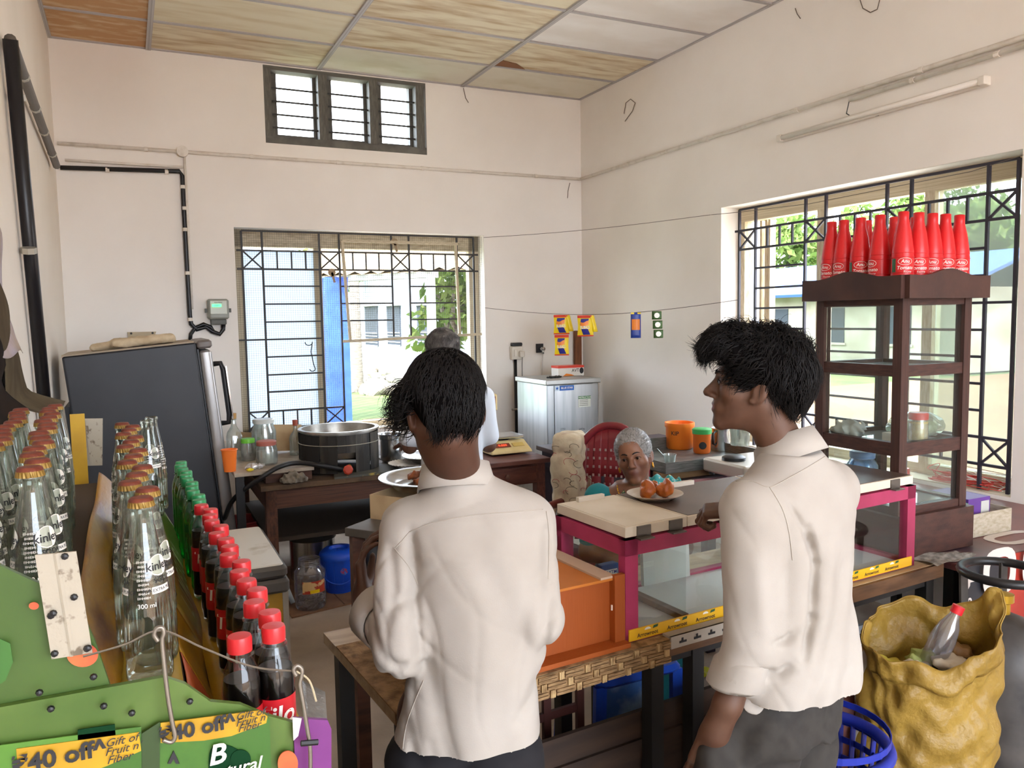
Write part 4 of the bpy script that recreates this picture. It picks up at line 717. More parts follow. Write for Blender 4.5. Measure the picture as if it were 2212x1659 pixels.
_o = me.build('washer', M('washer_steel', '#9b969c', .35, metal=.9), t, world=False); g = np.random.default_rng(3)
for k in range(90):
    o = _o if k == 0 else _o.copy()
    if k: COL.objects.link(o)
    a, rr = g.uniform(0, 6.28), (r-.022)*math.sqrt(g.uniform(0, 1)); o.location = (rr*math.cos(a), rr*math.sin(a), .012+.065*g.uniform(0, 1)); o.rotation_euler = tuple(g.uniform(-.9, .9, 3))
p = np.array([1.09, 4.77, .011]); t = thing('blue_bucket', 'bright blue lidded plastic bucket on the flattened cardboard', 'bucket', p); m_bk = M('bucket_blue', '#1f56d8', .35)
MB().lathe([(0, 0), (.085, 0), (.085, .018), (.093, .02), (.113, .215), (0, .215)], p, 32, cap=False).build('pail', m_bk, t, True, auto=40)
MB().lathe([(.12, .205), (.122, .215), (.115, .24), (.085, .262), (.06, .262), (.052, .245), (.015, .244), (.012, .256), (0, .258)], p, 32, cap=False).build('lid', m_bk, t, True, auto=50)
for k in range(12): a = k*PI/6; MB().bar(p+(.094*math.cos(a), .094*math.sin(a), .03), p+(.112*math.cos(a), .112*math.sin(a), .2), .003).build('rib', m_bk, t)
ca = math.atan2(-p[1], -p[0]); hb_ = [p+((.125)*math.cos(ca+b_), .125*math.sin(ca+b_), .2-.13*math.cos(b_*.95)**1 if abs(b_) < 1.6 else .2) for b_ in np.linspace(-1.5, 1.5, 20)]; MB().tube(hb_, .005, 6).build('handle', m_bk, t, True)
MB().lathe([(.0, 0), (.022, .0005), (.022, .001), (0, .001)], p+(.107*math.cos(ca+.25), .107*math.sin(ca+.25), .14), 14, np.stack([(-math.sin(ca+.25), math.cos(ca+.25), 0), (0, 0, 1), (math.cos(ca+.25), math.sin(ca+.25), 0)], 1)).build('round_sticker', M('sticker_red', '#a03a6a', .5, col2='#3a6ad0', nscale=90, lo=.48, hi=.52), t)
p = np.array([1.0, 5.12, .011]); t = thing('steel_drum', 'steel storage drum with a dark lid under the cooking table', 'drum', p); MB().lathe([(0, 0), (.14, 0), (.142, .25), (.148, .255), (.148, .262), (0, .262)], p, 32, cap=False).build('drum', m_steel, t, True, auto=40); MB().lathe([(.152, .255), (.152, .30), (.14, .305), (0, .3)], p, 32).build('lid', M('drum_lid', '#3a3734', .4, metal=.5), t, True, auto=40); MB().lathe([(.125, .304), (.125, .31), (0, .311)], p, 32).build('lid_ridge', M('drum_lid'), t, True, auto=40)
p = np.array([.79, 4.66, 0]); t = thing('steel_strip', 'slotted steel strip leaning between the chest and the plastic jar', 'strip', p); MB().bar(p, p+(-.1, .12, .33), .035, .004).build('strip', m_clip, t)
p = at(527, 1160, Z=.25); p[2] = 0; t = thing('red_bin', 'dark red open bin on the floor behind the fridge door', 'bin', p); MB().lathe([(0, 0), (.11, 0), (.135, .36), (.145, .365), (.13, .365), (.105, .01), (0, .01)], p, 26, cap=False).build('bin', M('bin_red', '#8d2c28', .5), t, True, auto=40); MB().tube([p+(.138*math.cos(a), .138*math.sin(a), .366) for a in np.linspace(0, 2*PI, 24, endpoint=False)], .008, 6, True).build('rim', M('bin_red'), t, True)
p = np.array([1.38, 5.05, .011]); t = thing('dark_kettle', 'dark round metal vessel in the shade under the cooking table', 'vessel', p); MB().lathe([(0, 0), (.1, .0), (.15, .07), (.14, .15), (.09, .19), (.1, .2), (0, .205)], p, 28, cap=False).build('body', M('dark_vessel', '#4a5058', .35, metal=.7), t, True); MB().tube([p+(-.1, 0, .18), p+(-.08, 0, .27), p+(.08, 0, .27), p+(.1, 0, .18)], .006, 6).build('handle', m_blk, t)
# desk with carton and steel thali in front of the first boy
P1, P2, P3 = at(744, 1140, Z=.93), at(799, 1119, Z=.93), at(790, 1196, Z=.93); ex = (P2-P1)/np.linalg.norm(P2-P1); ey = np.cross((0, 0, 1.), ex)
t = thing('small_desk', 'dark grey topped desk in front of the boy with the bowed head', 'desk', P1-(0, 0, .93)); wd, dd = .62, np.linalg.norm(P3-P1)+.02; o3 = P1-ey*dd
MB().prism([(0, 0), (wd, 0), (wd, dd), (0, dd)], o3-zv*.03, ex, ey, .03).build('table_top', M('desk_grey', '#5a534b', .6, col2='#47413b', nscale=5), t, bevel=.003)
for a in (.03, wd-.03):
    for b in (.03, dd-.03): q = o3+ex*a+ey*b; MB().bar(q-(0, 0, .03), q*(1, 1, 0), .045).build('leg', m_tbl, t)
q = at(848, 1090, Z=.98); t = thing('open_carton', 'shallow brown carton under the steel thali', 'carton', q-(0, 0, .05)); cs = .2; c = P1+ex*.33-ey*.14; c[2] = .93
for a, b in (((-.19, -.12), (.19, -.12)), ((.19, -.12), (.19, .13)), ((.19, .13), (-.19, .13)), ((-.19, .13), (-.19, -.12))): MB().bar(c+ex*a[0]+ey*a[1]+zv*.045, c+ex*b[0]+ey*b[1]+zv*.045, .006, .088).build('side', M('cardboard'), t)
MB().prism([(-.19, -.12), (.19, -.12), (.19, .13), (-.19, .13)], c+zv*.001, ex, ey, .004).build('bottom', M('cardboard'), t)
c2 = c+zv*.092+ex*.03; t = thing('steel_thali', 'large round steel plate of snacks on the carton', 'plate', c2); MB().lathe([(0, .004), (.15, .004), (.165, .03), (.195, .038), (.205, .036), (.205, .033), (.168, .024), (.152, 0), (0, 0)], c2, 44, cap=False).build('plate', m_steel, t, True, auto=50)
g = np.random.default_rng(11); m_fry = M('fried_dark', '#8a4a24', .45, col2='#5c2c14', nscale=30, bump=.4, bscale=120)
fl_ = ['dark fried fritter nearest the left rim of the steel thali', 'broken fried fritter at the front of the thali heap', 'largest fried fritter in the middle of the thali', 'fried fritter at the far side of the thali heap', 'fried fritter on top of the thali heap']
for k, (u_, v_, h_) in enumerate(((-.07, .0, 0), (-.01, -.05, 0), (.03, .02, .004), (.02, .085, 0), (.0, .02, .028))):
    q = c2+ex*u_+ey*v_+zv*(.024+h_); f = thing('fritter', fl_[k], 'fritter', q, 'fritters on the thali'); sdf_mesh('fritter', lambda P, q=q, k=k: S_ell(P, q, (.036, .024, .021))+.007*n3(P-q, 110, 30+k), q-.06, q+.06, .0045, m_fry, f)
# stool top pan under the man's hand
p = at(880, 1025, Z=.79); t = thing('steel_basin', 'shallow steel basin edge showing behind the thali', 'basin', (1.72, 4.62, .745))
MB().lathe([(0, 0), (.12, 0), (.19, .05), (.2, .052), (.185, .048), (.115, .006), (0, .006)], (1.70, 4.72, .748), 32, cap=False).build('basin', m_steel, t, True, auto=50)
# ================================================================ sales counter (slightly skewed to the room)
CA = math.radians(4.36); cux = np.array([math.cos(CA), math.sin(CA), 0]); cvx = np.array([-math.sin(CA), math.cos(CA), 0]); CO = np.array([.52, 1.687, 0.])
CW = lambda u, v, z: CO+cux*u+cvx*v+zv*z
RC = np.stack([cux, cvx, zv], 1)
def cb(name, t, mat, a, b, **k):
    a = np.array(a, float); b = np.array(b, float); c = (a+b)/2; return MB().box(CW(*c), abs(b-a), RC).build(name, mat, t, **k)
m_ctop = M('counter_beige', '#b39a78', .5, col2='#9a8062', nscale=6, stretch=(1, 5, 5)); m_cedge = M('counter_edge', '#6a4a30', .6, col2='#4d3420', nscale=6, stretch=(1, 6, 6)); m_leg = M('black_leg', '#1d1c1b', .5)
t = thing('sales_counter', 'long narrow counter table with black legs between the boys and the shop', 'counter', CW(1.1, .35, 0)); cnt = t
cb('counter_top', t, m_ctop, (0, .055, .705), (2.12, .62, .735)); cb('front_edge', t, m_cedge, (.82, .043, .685), (2.12, .055, .733))
for u in (.04, .80, .955, 2.08):
    for v in (.09, .56): cb('leg', t, m_leg, (u-.022, v-.022, 0), (u+.022, v+.022, .705))
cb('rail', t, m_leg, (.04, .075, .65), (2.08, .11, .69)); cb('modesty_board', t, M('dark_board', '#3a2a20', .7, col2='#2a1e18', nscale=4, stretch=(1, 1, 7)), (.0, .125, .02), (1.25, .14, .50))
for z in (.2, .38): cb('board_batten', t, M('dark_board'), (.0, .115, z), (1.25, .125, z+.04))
# woven mat edge
t = thing('woven_mat', 'tan woven cane mat hanging over the counter front edge', 'mat', CW(.4, 0, .68)); m_cane = M('cane', '#a3825a', .8, col2='#6e5234', nscale=30, stretch=(1, 1, 8), bump=.4, bscale=150); m_cane2 = M('cane_light', '#c2a374', .8, col2='#8a6b47', nscale=40)
cb('mat_top', t, m_cane, (0.0, .039, .733), (.82, .5, .738)); cb('mat_edge', t, m_cane, (0.0, .039, .672), (.82, .047, .737))
n_ = 30
for k in range(n_):
    u = .82*(k+.5)/n_
    for r_ in range(3):
        z = .682+r_*.021
        if (k+r_) % 3 == 0:
            for q in range(3): cb('cane_strand', t, m_cane2, (u-.007+q*.005, .032, z-.010), (u-.003+q*.005, .040, z+.010))
        else:
            for q in range(2): cb('cane_strand', t, m_cane, (u-.0145, .034, z-.009+q*.009), (u+.0145, .0395, z-.002+q*.009))
cb('slotted_bar', cnt, M('slotted_white', '#a79f93', .5), (.82, .035, .735), (1.35, .07, .745)); cb('slotted_bar', cnt, M('slotted_white'), (.82, .033, .71), (1.35, .041, .745))
for k in range(9): u = .85+k*.055; cb('slot', cnt, m_blk, (u, .0315, .722), (u+.026, .0335, .728)); cb('slot', cnt, m_blk, (u+.008, .0315, .728), (u+.014, .0335, .736))
# orange corrugated box
m_oc = M('orange_corrugated', '#a8531a', .6, col2='#964814', nscale=3, bump=.15, bscale=90, stretch=(1, 1, .05)); m_oc_lit = M('orange_corr_lit', '#c4742a', .55, col2='#b4661f', nscale=5)  # lit copy for the top sheet, shaded orange for the sides, painted in
t = thing('orange_box', 'orange corrugated plastic box lying on the counter beside the glass case', 'box', CW(.45, .25, .738))
cb('body', t, m_oc, (.12, .1, .752), (.655, .44, .925)); cb('top_sheet', t, m_oc_lit, (.10, .085, .925), (.665, .45, .932)); cb('side_flange', t, m_oc, (.655, .075, .742), (.69, .09, .94)); cb('bottom_flange', t, m_oc, (.1, .05, .739), (.69, .1, .752)); cb('edge_strip', t, M('beige_strip', '#c0a58e', .6), (.615, .085, .932), (.665, .45, .938)); cb('end_sheet', t, m_oc, (.655, .09, .752), (.668, .44, .925)); cb('clip', t, M('print_white'), (.652, .086, .84), (.657, .09, .855))
# glass display case
m_pink = M('pink_frame', '#a8325a', .5, col2='#8f2848', nscale=5); m_lam = M('white_laminate', '#d8cfc0', .45, col2='#c8bda9', nscale=4); m_brn = M('brown_laminate', '#4e3f38', .4, col2='#5d4c43', nscale=4); g_pane = GLASS('case_glass', '#f7faf9', .006, 0, edge=.07); m_hinge = M('hinge_steel', '#6f6a64', .4, metal=.8)
t = thing('glass_case', 'low glass display case with magenta frame and hinged lids on the counter', 'display case', CW(1.35, .26, .738)); u0, u1, v0, v1, zt, z0 = .695, 2.0, .08, .43, 1.03, .738
for u in (u0, u1-.045):
    for v in (v0, v1-.03): cb('post', t, m_pink, (u, v, z0), (u+.045, v+.03, zt))
for v in (v0, v1-.03): cb('top_rail', t, m_pink, (u0, v, zt-.045), (u1, v+.03, zt)); cb('bottom_rail', t, m_pink, (u0, v, z0), (u1, v+.03, z0+.02))
for u in (u0, u1-.045): cb('top_rail', t, m_pink, (u, v0, zt-.045), (u+.045, v1, zt)); cb('bottom_rail', t, m_pink, (u+.01, v0, z0), (u+.035, v1, z0+.025))
cb('case_floor', t, M('case_floor', '#dfe1e3', .25), (u0+.03, v0+.02, z0+.004), (u1-.03, v1-.02, z0+.012)); cb('glass_pane', t, g_pane, (u0+.04, v0+.012, z0+.02), (u1-.04, v0+.016, zt-.04)); cb('glass_pane', t, g_pane, (u0+.012, v0+.02, z0+.02), (u0+.016, v1-.02, zt-.04)); cb('glass_pane', t, g_pane, (u1-.016, v0+.02, z0+.02), (u1-.012, v1-.02, zt-.04)); cb('rear_pane', t, g_pane, (u0+.04, v1-.016, z0+.02), (u1-.04, v1-.012, zt-.04))
cb('divider', t, g_pane, (.93, v0+.02, z0+.03), (.935, v1-.02, zt-.04)); cb('divider_base', t, m_cedge, (.92, v0+.02, z0+.012), (.945, v1-.02, z0+.03)); cb('divider', t, g_pane, (1.45, v0+.02, z0+.03), (1.455, v1-.02, zt-.04)); cb('divider_base', t, m_cedge, (1.44, v0+.02, z0+.012), (1.465, v1-.02, z0+.03))
def lid(ua, ub, mt):
    l = cb('lid', t, m_lam, (ua, v0+.005, zt+.006), (ub, v1, zt+.036), bevel=.002); cb('lid_surface', l, mt, (ua+.006, v0+.012, zt+.036), (ub-.006, v1-.006, zt+.0375))
    for f in (.28, .8):
        uu = ua+(ub-ua)*f; h_ = cb('hinge', l, m_hinge, (uu-.024, v0-.0, zt+.004), (uu+.024, v0+.005, zt+.034)); cb('hinge', l, m_hinge, (uu-.03, v0-.022, zt), (uu+.02, v0+.004, zt+.004))
    cb('lid_handle', l, M('lid_handle', '#c9c0b2', .4), ((ua+ub)/2-.05, v1-.03, zt+.037), ((ua+ub)/2+.05, v1-.015, zt+.052))
lid(.70, .925, m_lam); lid(.928, 1.46, m_brn); lid(1.463, 1.99, m_brn)
m_ys = M('strip_yellow', '#e3b01c', .4); cb('brand_strip', t, m_ys, (u0+.01, v0-.004, z0+.004), (u1-.02, v0, z0+.037))
mb = MB(); mb2 = MB(); mb3 = MB(); n_ = 11
for k in range(n_):
    u = u0+.075+k*(u1-u0-.1)/n_*1.0; mb.text('Arrowroot', CW(u, v0-.0052, z0+.0155), cux, zv, .0165, .012); c = CW(u, v0-.0048, z0+.028); mb2.prism([(.011*math.cos(a), .007*math.sin(a)) for a in np.linspace(0, PI, 8)], c, cux, zv, .0006); mb3.prism([(.018, -.001), (.036, .001), (.038, .008), (.022, .007)], c, cux, zv, .0006)
tag(mb.build('lettering', M('ink'), t), kind='stuff'); tag(mb2.build('sun_print', M('print_white'), t), kind='stuff'); tag(mb3.build('green_print', M('leaf_green', '#2f5a3a', .5), t), kind='stuff')
t = thing('payment_speaker', 'blue payment speaker box standing behind the left pane of the glass case', 'speaker', CW(.83, .37, .75)); m_pb = M('pay_blue', '#2c4f86', .5); MB().box(CW(.86, .385, .80), (.07, .03, .12), RC).build('body', m_pb, t, bevel=.004); cb('lower_panel', t, M('pay_cyan', '#4f9ec0', .5), (.827, .368, .742), (.893, .371, .785)); cb('name_plate', t, M('print_white'), (.832, .3685, .825), (.888, .3695, .843)); MB().text('PAYTM', CW(.86, .3675, .834), cux, zv, .016, .012).build('lettering', m_bl, t)
t = thing('folded_papers', 'stack of white papers leaning inside the glass case', 'papers', CW(1.05, .36, .752)); MB().box(CW(1.1, .385, .86), (.2, .015, .2), RC @ rotm(-.06)).build('sheet', M('paper_grey', '#b9bab6', .7), t)
t = thing('steel_tin', 'small open steel tin between the orange box and the glass case', 'tin', CW(.64, .47, .735)); cb('tin', t, M('dull_tin', '#77706a', .45, metal=.7), (.56, .40, .939), (.68, .5, .975))
# plate with fried buns
pp = at(1415, 1076, Z=1.0675); t = thing('bun_plate', 'small clear plate on the white lid holding fried buns', 'plate', pp); MB().lathe([(0, .003), (.06, .003), (.088, .016), (.09, .018), (.086, .018), (.06, .0), (0, 0)], pp, 40, cap=False).build('plate', M('plate_grey', '#bdb3a8', .2, coat=.4), t, True, auto=50)
m_bun = M('fried_bun', '#8d4316', .35, col2='#b9661f', nscale=22, lo=.35, hi=.7, bump=.25, bscale=130)
for k, (dx, dy, s, lab, rot) in enumerate(((-.028, -.012, 1.0, 'left glossy brown fried bun on the small plate', .4), (.034, .0, 1.08, 'right larger fried bun on the small plate, standing on edge', -.3), (.0, .035, .8, 'rear fried bun half hidden behind the other two', 1.2))):
    s *= .8; q = pp+CR*dx*.9+np.array([CF[0], CF[1], 0])*dy+zv*.027; f = thing('fried_bun', lab, 'fried bun', q-zv*.025, 'fried buns on the plate'); Rk = rotm(.5*(k-1), -.6+.5*k, rot)
    def bf(P, q=q, s=s, Rk=Rk, k=k): Q = (P-q) @ Rk; d = S_ell(Q, (0, 0, 0), (.036*s, .03*s, .028*s)); d = smin(d, S_ell(Q, (.012, 0, .02*s), (.016*s, .026*s, .02*s)), .012); d = smax(d, -S_ell(Q, (-.004, .0, .036*s), (.006, .03, .008)), .006); return d+.0025*n3(P-q, 130, 40+k)
    sdf_mesh('bun', bf, q-.07, q+.07, .003, m_bun, f)
# ================================================================ tall wooden glass cabinet
m_cab = M('cabinet_wood', '#4a2f28', .5, col2='#382320', nscale=6, stretch=(1, 1, 1), bump=.08); g_cab = GLASS('cabinet_glass', '#f4f8f6', .012, .01, '#cfd6d2', edge=.12)
X0, X1, Y0, Y1 = 2.52, 2.90, 2.0, 2.40; t = thing('glass_cabinet', 'tall dark wooden cabinet with glass sides standing on the counter', 'cabinet', ((X0+X1)/2, (Y0+Y1)/2, .738)); pw = .038
for x in (X0, X1-pw):
    for y in (Y0, Y1-pw): panel('post', t, m_cab, (x, y, .735), (x+pw, y+pw, 1.70))
for (za, zb) in ((1.672, 1.71), (1.41, 1.452), (1.115, 1.165), (.895, .925)):
    for y in (Y0+.004, Y1-.034): panel('rail', t, m_cab, (X0+pw*.9, y, za), (X1-pw*.9, y+.03, zb))
    for x in (X0+.004, X1-.034): panel('rail', t, m_cab, (x, Y0+pw*.9, za), (x+.03, Y1-pw*.9, zb))
for (za, zb) in ((1.452, 1.672), (1.165, 1.41), (.925, 1.115)):
    for y in (Y0+.015, Y1-.02): panel('glass_pane', t, g_cab, (X0+pw, y, za), (X1-pw, y+.004, zb))
    for x in (X0+.015, X1-.02): panel('glass_pane', t, g_cab, (x, Y0+pw, za), (x+.004, Y1-pw, zb))
for z in (1.43, 1.14, .91): panel('shelf', t, GLASS('shelf_glass', '#dfe8ee', .1, .35, '#d5dbe0'), (X0+.035, Y0+.035, z), (X1-.035, Y1-.035, z+.008))
panel('plinth', t, m_cab, (X0-.02, Y0-.02, .738), (X1+.02, Y1+.02, .895)); panel('top_board', t, m_cab, (X0-.01, Y0-.01, 1.705), (X1+.01, Y1+.01, 1.725))
def crown(a, b, nrm):
    a = np.array(a); b = np.array(b); L_ = np.linalg.norm(b-a); e_ = (b-a)/L_; poly = [(0, 0), (L_, 0)]+[(L_*s, .078+.024*(math.sin(PI*s)**2)+.005*math.cos(4*PI*s)) for s in np.linspace(1, 0, 17)]; MB().prism(poly, a, e_, zv, .02).build('crown_board', m_cab, t)
zc_ = 1.695
crown((X0-.03, Y0-.03, zc_), (X1+.03, Y0-.03, zc_), 1); crown((X0-.03, Y1+.03, zc_), (X0-.03, Y0-.03, zc_), 1); crown((X1+.03, Y0-.03, zc_), (X1+.03, Y1+.03, zc_), 1); crown((X1+.03, Y1+.03, zc_), (X0-.03, Y1+.03, zc_), 1)
# sauce bottles
m_sauce = M('sauce_red', '#d21f24', .35, col2='#c11a20', nscale=8); m_sl = M('sauce_label', '#c8282c', .4)
prof = [(0, 0), (.032, 0), (.036, .006), (.036, .05), (.037, .055), (.036, .06), (.036, .115), (.0345, .125), (.0352, .132), (.033, .15), (.026, .2), (.018, .235), (.0175, .245), (.0175, .268), (.014, .27), (0, .27)]
def sauce_proto():
    t = thing('sauce_bottle', 'x', 'sauce bottle', (0, 0, 0), 'sauce bottles on the cabinet'); MB().lathe(prof, (0, 0, 0), 20, cap=False).build('bottle', m_sauce, t, True, world=False, auto=60)
    for r_, zz in ((.0365, .06), (.0365, .112), (.0345, .128)): MB().tube([(r_*math.cos(a), r_*math.sin(a), zz) for a in np.linspace(0, 2*PI, 20, endpoint=False)], .0012, 5, True).build('ring', m_sauce, t, True, world=False)
    a0 = -PI/2; b = MB(); A = np.linspace(a0-1.3, a0-.85, 5); b.add([(.0364*math.cos(a), .0364*math.sin(a), z) for z in (.062, .108) for a in A], [(i, i+1, 6+i, 5+i) for i in range(4)]); b.build('green_print', M('leaf_green'), t, world=False)
    MB().textcyl('Anu', (0, 0, 0), .0366, a0, .098, .017, .01, .2).textcyl('Tomato', (0, 0, 0), .0366, a0, .076, .017, .012, .2).textcyl('Sauce', (0, 0, 0), .0366, a0+.2, .062, .012, .008, .2).build('lettering', M('print_white'), t, world=False)
    MB().tube([(.0366*math.cos(a0+.62*math.cos(s)), .0366*math.sin(a0+.62*math.cos(s)), .098+.012*math.sin(s)) for s in np.linspace(0, 2*PI, 20, endpoint=False)], .0008, 4, True).build('logo_oval', M('print_white'), t, world=False)
    return t
sb = sauce_proto(); zs_ = 1.726
sp_ = []
for px in (1786, 1823, 1859, 1901): v = at(px, 500, X=X0+.055); sp_.append((v[0], v[1]))
for px in (1951, 1984, 2014, 2042, 2072): v = at(px, 500, Y=Y0+.05); sp_.append((v[0], v[1]))
sp_ = [(x, min(y, Y1-.02)) for x, y in sp_]; sp_ += [(X0+.16, Y0+.30), (X0+.17, Y0+.18), (X0+.25, Y0+.15), (X0+.32, Y0+.22)]
sl_ = ['red sauce bottle at the far left end of the row', 'second red sauce bottle from the left', 'third red sauce bottle from the left, label turned to the camera', 'fourth red sauce bottle from the left, showing its barcode side', 'largest looking red sauce bottle at the front corner of the cabinet', 'red sauce bottle just right of the front corner one', 'red sauce bottle two places right of the front corner', 'last but one red sauce bottle at the right', 'rightmost red sauce bottle on the cabinet', 'red sauce bottle in the back row behind the second and third', 'red sauce bottle in the back row left of the corner', 'red sauce bottle hidden behind the front corner one', 'red sauce bottle at the back right of the group']
for k, (x, y) in enumerate(sp_):
    o = sb if k == 0 else copy_tree(sb); o.location = (x, y, zs_); o.scale = (1.08, 1.08, 1.06); o['label'] = sl_[k]; o.rotation_euler = (0, 0, math.atan2(y, x)-PI/2+PI+PI+[-.7, -.6, .05, -.9, .25, .1, 0, .3, .25, 0, 0, 0, 0][k])
# cabinet contents
p = np.array([X0+.19, Y0+.07, 1.149]); jar('pickle_jar', 'clear jar of yellow sweets with a red lid on the cabinet shelf', p, .036, .1, g_clear, M('lid_red', '#c2332e', .4), M('sweets_yellow', '#d8a83a', .7, col2='#e8c860', nscale=60), .8, .9)
p = np.array([X0+.12, Y0+.13, 1.149]); t = thing('white_carton', 'little white carton left of the yellow sweets jar', 'box', p); MB().bb(p+(-.03, -.02, 0), p+(.03, .02, .035)).build('carton', M('carton_white'), t); MB().text('MINT', p+(0, -.021, .014), (1, 0, 0), (0, 0, 1), .016, .01).build('lettering', M('ink'), t)
p = np.array([X0+.08, Y0+.3, 1.149]); t = thing('crumpled_paper', 'crumpled grey paper on the cabinet shelf', 'paper', p); sdf_mesh('paper', lambda P: S_ell(P, p+(0, 0, .035), (.05, .07, .032))+.014*n3(P-p, 80, 9), p-(.08, .1, .003), p+(.08, .1, .09), .006, M('paper_grey'), t)
p = np.array([X0+.30, Y0+.16, 1.149]); t = thing('gourd_bag', 'pale green gourd in a clear plastic bag on the cabinet shelf', 'vegetable', p); sdf_mesh('gourd', lambda P: S_cap(P, p+(-.06, .03, .036), p+(.03, -.03, .036), .033, .03), p-(.12, .1, 0), p+(.1, .1, .1), .005, M('gourd', '#9fb07a', .6, col2='#c3c9a4', nscale=18), t)
sdf_mesh('plastic_bag', lambda P: S_ell(P, p+(-.01, 0, .045), (.13, .085, .05))+.01*n3(P-p, 60, 6), p-(.16, .12, .005), p+(.16, .12, .12), .008, GLASS('bag_clear', '#e3ebe0', .12, .12), t)
p = np.array([X0+.16, Y0+.3, .919]); jar('water_jar', 'pale blue plastic jar on the lowest cabinet shelf', p, .06, .15, GLASS('blue_tint', '#b9cfe6', .08, .15, '#a9c2de'), M('lid_blue', '#6f93c4', .4))
# red and black banner covered table by the window
X2, Y2 = 2.665, 1.853
t = thing('banner_table', 'table wrapped in a red and black printed banner under the right window', 'table', (3.2, 2.1, 0)); m_bred = M('banner_red', '#a83426', .45, col2='#93291f', nscale=4); m_bblk = M('banner_black', '#25262c', .45)
MB().bb((X2, Y2+.0, .705), (RX-.005, 3.0, .733)).build('table_top', M('banner_top', '#7d4a46', .35, col2='#4a3a44', nscale=2.2), t, bevel=.004)
def drape(xa, xb, m): return MB().grid(lambda u, v: (xa+(xb-xa)*u, Y2-.004+.012*math.sin(u*9+v*2)*v, .732-.70*v), 14, 8).build('banner_panel', m, t, True)
drape(X2, X2+.22, m_bblk); drape(X2+.22, RX-.02, m_bred)
def ring(c, ru, rv, th, e1, e2, m, nm='letter'):
    A = np.linspace(0, 2*PI, 28, endpoint=False); sq = lambda a: (abs(math.cos(a))**3.2+abs(math.sin(a))**3.2)**(-1/3.2); V = []
    for a in A: V.append(c+np.array(e1)*ru*sq(a)*math.cos(a)+np.array(e2)*rv*sq(a)*math.sin(a)); V.append(c+np.array(e1)*(ru-th)*sq(a)*math.cos(a)+np.array(e2)*(rv-th)*sq(a)*math.sin(a))
    return MB().add(V, [(2*i, 2*((i+1) % 28), 2*((i+1) % 28)+1, 2*i+1) for i in range(28)]).build(nm, m, t)
m_bw2 = M('banner_white', '#cfc6bf', .5)
lo = at(2160, 1235, Y=Y2-.02); ring(lo, .095, .09, .035, (1, 0, 0), (0, 0, 1), m_bw2); ring(np.array([3.18, 1.98, .7345]), .14, .07, .035, (1, 0, 0), (0, 1, 0), m_bw2); ring(lo+(.23, 0, 0), .095, .09, .035, (1, 0, 0), (0, 0, 1), m_bw2)
for s_, o_, e1_, e2_, z_ in (('8', at(2092, 1300, Y=Y2-.016), (0, 0, 1), (-1, 0, 0), .06), ('L', at(2100, 1250, Y=Y2-.016), (0, 0, 1), (-1, 0, 0), .07), ('I', lo+(-.02, -.002, -.2), (1, 0, 0), (0, 0, 1), .14)): MB().text(s_, o_, e1_, e2_, z_, .012).build('lettering', m_bw2, t)
lf = at(2085, 1268, Y=Y2-.016); MB().prism([(-.03, -.03), (0, -.028), (.025, .0), (.028, .032), (-.002, .03), (-.026, .004)], lf, (1, 0, 0), (0, 0, 1), .001).build('leaf_print', m_bw2, t)
for (x, y) in ((X2+.03, Y2+.05), (RX-.05, Y2+.05), (X2+.03, 2.95), (RX-.05, 2.95)): MB().bb((x-.02, y-.02, 0), (x+.02, y+.02, .705)).build('leg', m_leg, t)
pp = at(2040, 1205, Z=.737); t = thing('torn_newspaper', 'torn newspaper on the counter beside the tall cabinet', 'newspaper', pp); MB().grid(lambda u, v: pp+((u-.5)*.24, (v-.5)*.12*(1-.3*u), .003+.006*math.sin(7*u+5*v)), 10, 6).build('sheet', M('newsprint'), t, solid=.001)
pb = at(2120, 1160, Z=.735); pb[1] = 2.09
t = thing('box_tray', 'open pale carton tray holding a purple box by the window', 'carton', pb); m_cw = M('carton_pale', '#b7ad9c', .8, col2='#a2977f', nscale=8); bx0, bx1, by0, by1 = 3.02, 3.26, 2.05, 2.36
for a, b in (((bx0, by0, .735), (bx1, by0+.005, .83)), ((bx0, by1, .735), (bx1, by1+.005, .83)), ((bx0, by0, .735), (bx0+.005, by1, .83)), ((bx1, by0, .735), (bx1+.005, by1, .83)), ((bx0, by0, .735), (bx1, by1, .738))): panel('side', t, m_cw, a, b)
MB().prism([(0, 0), (.08, .01), (.1, .09), (.0, .09)], (bx0-.003, by0+.1, .736), (0, -1, 0), (0, 0, 1), .002).build('green_side', M('carton_green', '#4f8a2e', .6), t)
t = thing('purple_box', 'purple and green medicine style box standing in the tray', 'box', (3.1, 2.2, .74)); t['label'] = 'purple and pale green box standing in the open tray'
MB().bb((bx0+.012, by0+.03, .7385), (bx0+.15, by0+.22, .885)).build('carton', M('box_purple', '#5f3a8a', .45, col2='#6a4596', nscale=5), t, bevel=.002); MB().bb((bx0+.010, by0+.03, .74), (bx0+.0122, by0+.22, .87)).build('green_side', M('box_mint', '#9cc8b0', .5), t); MB().bb((bx0+.09, by0+.028, .80), (bx0+.14, by0+.0302, .87)).build('label_print', M('paper_grey'), t)
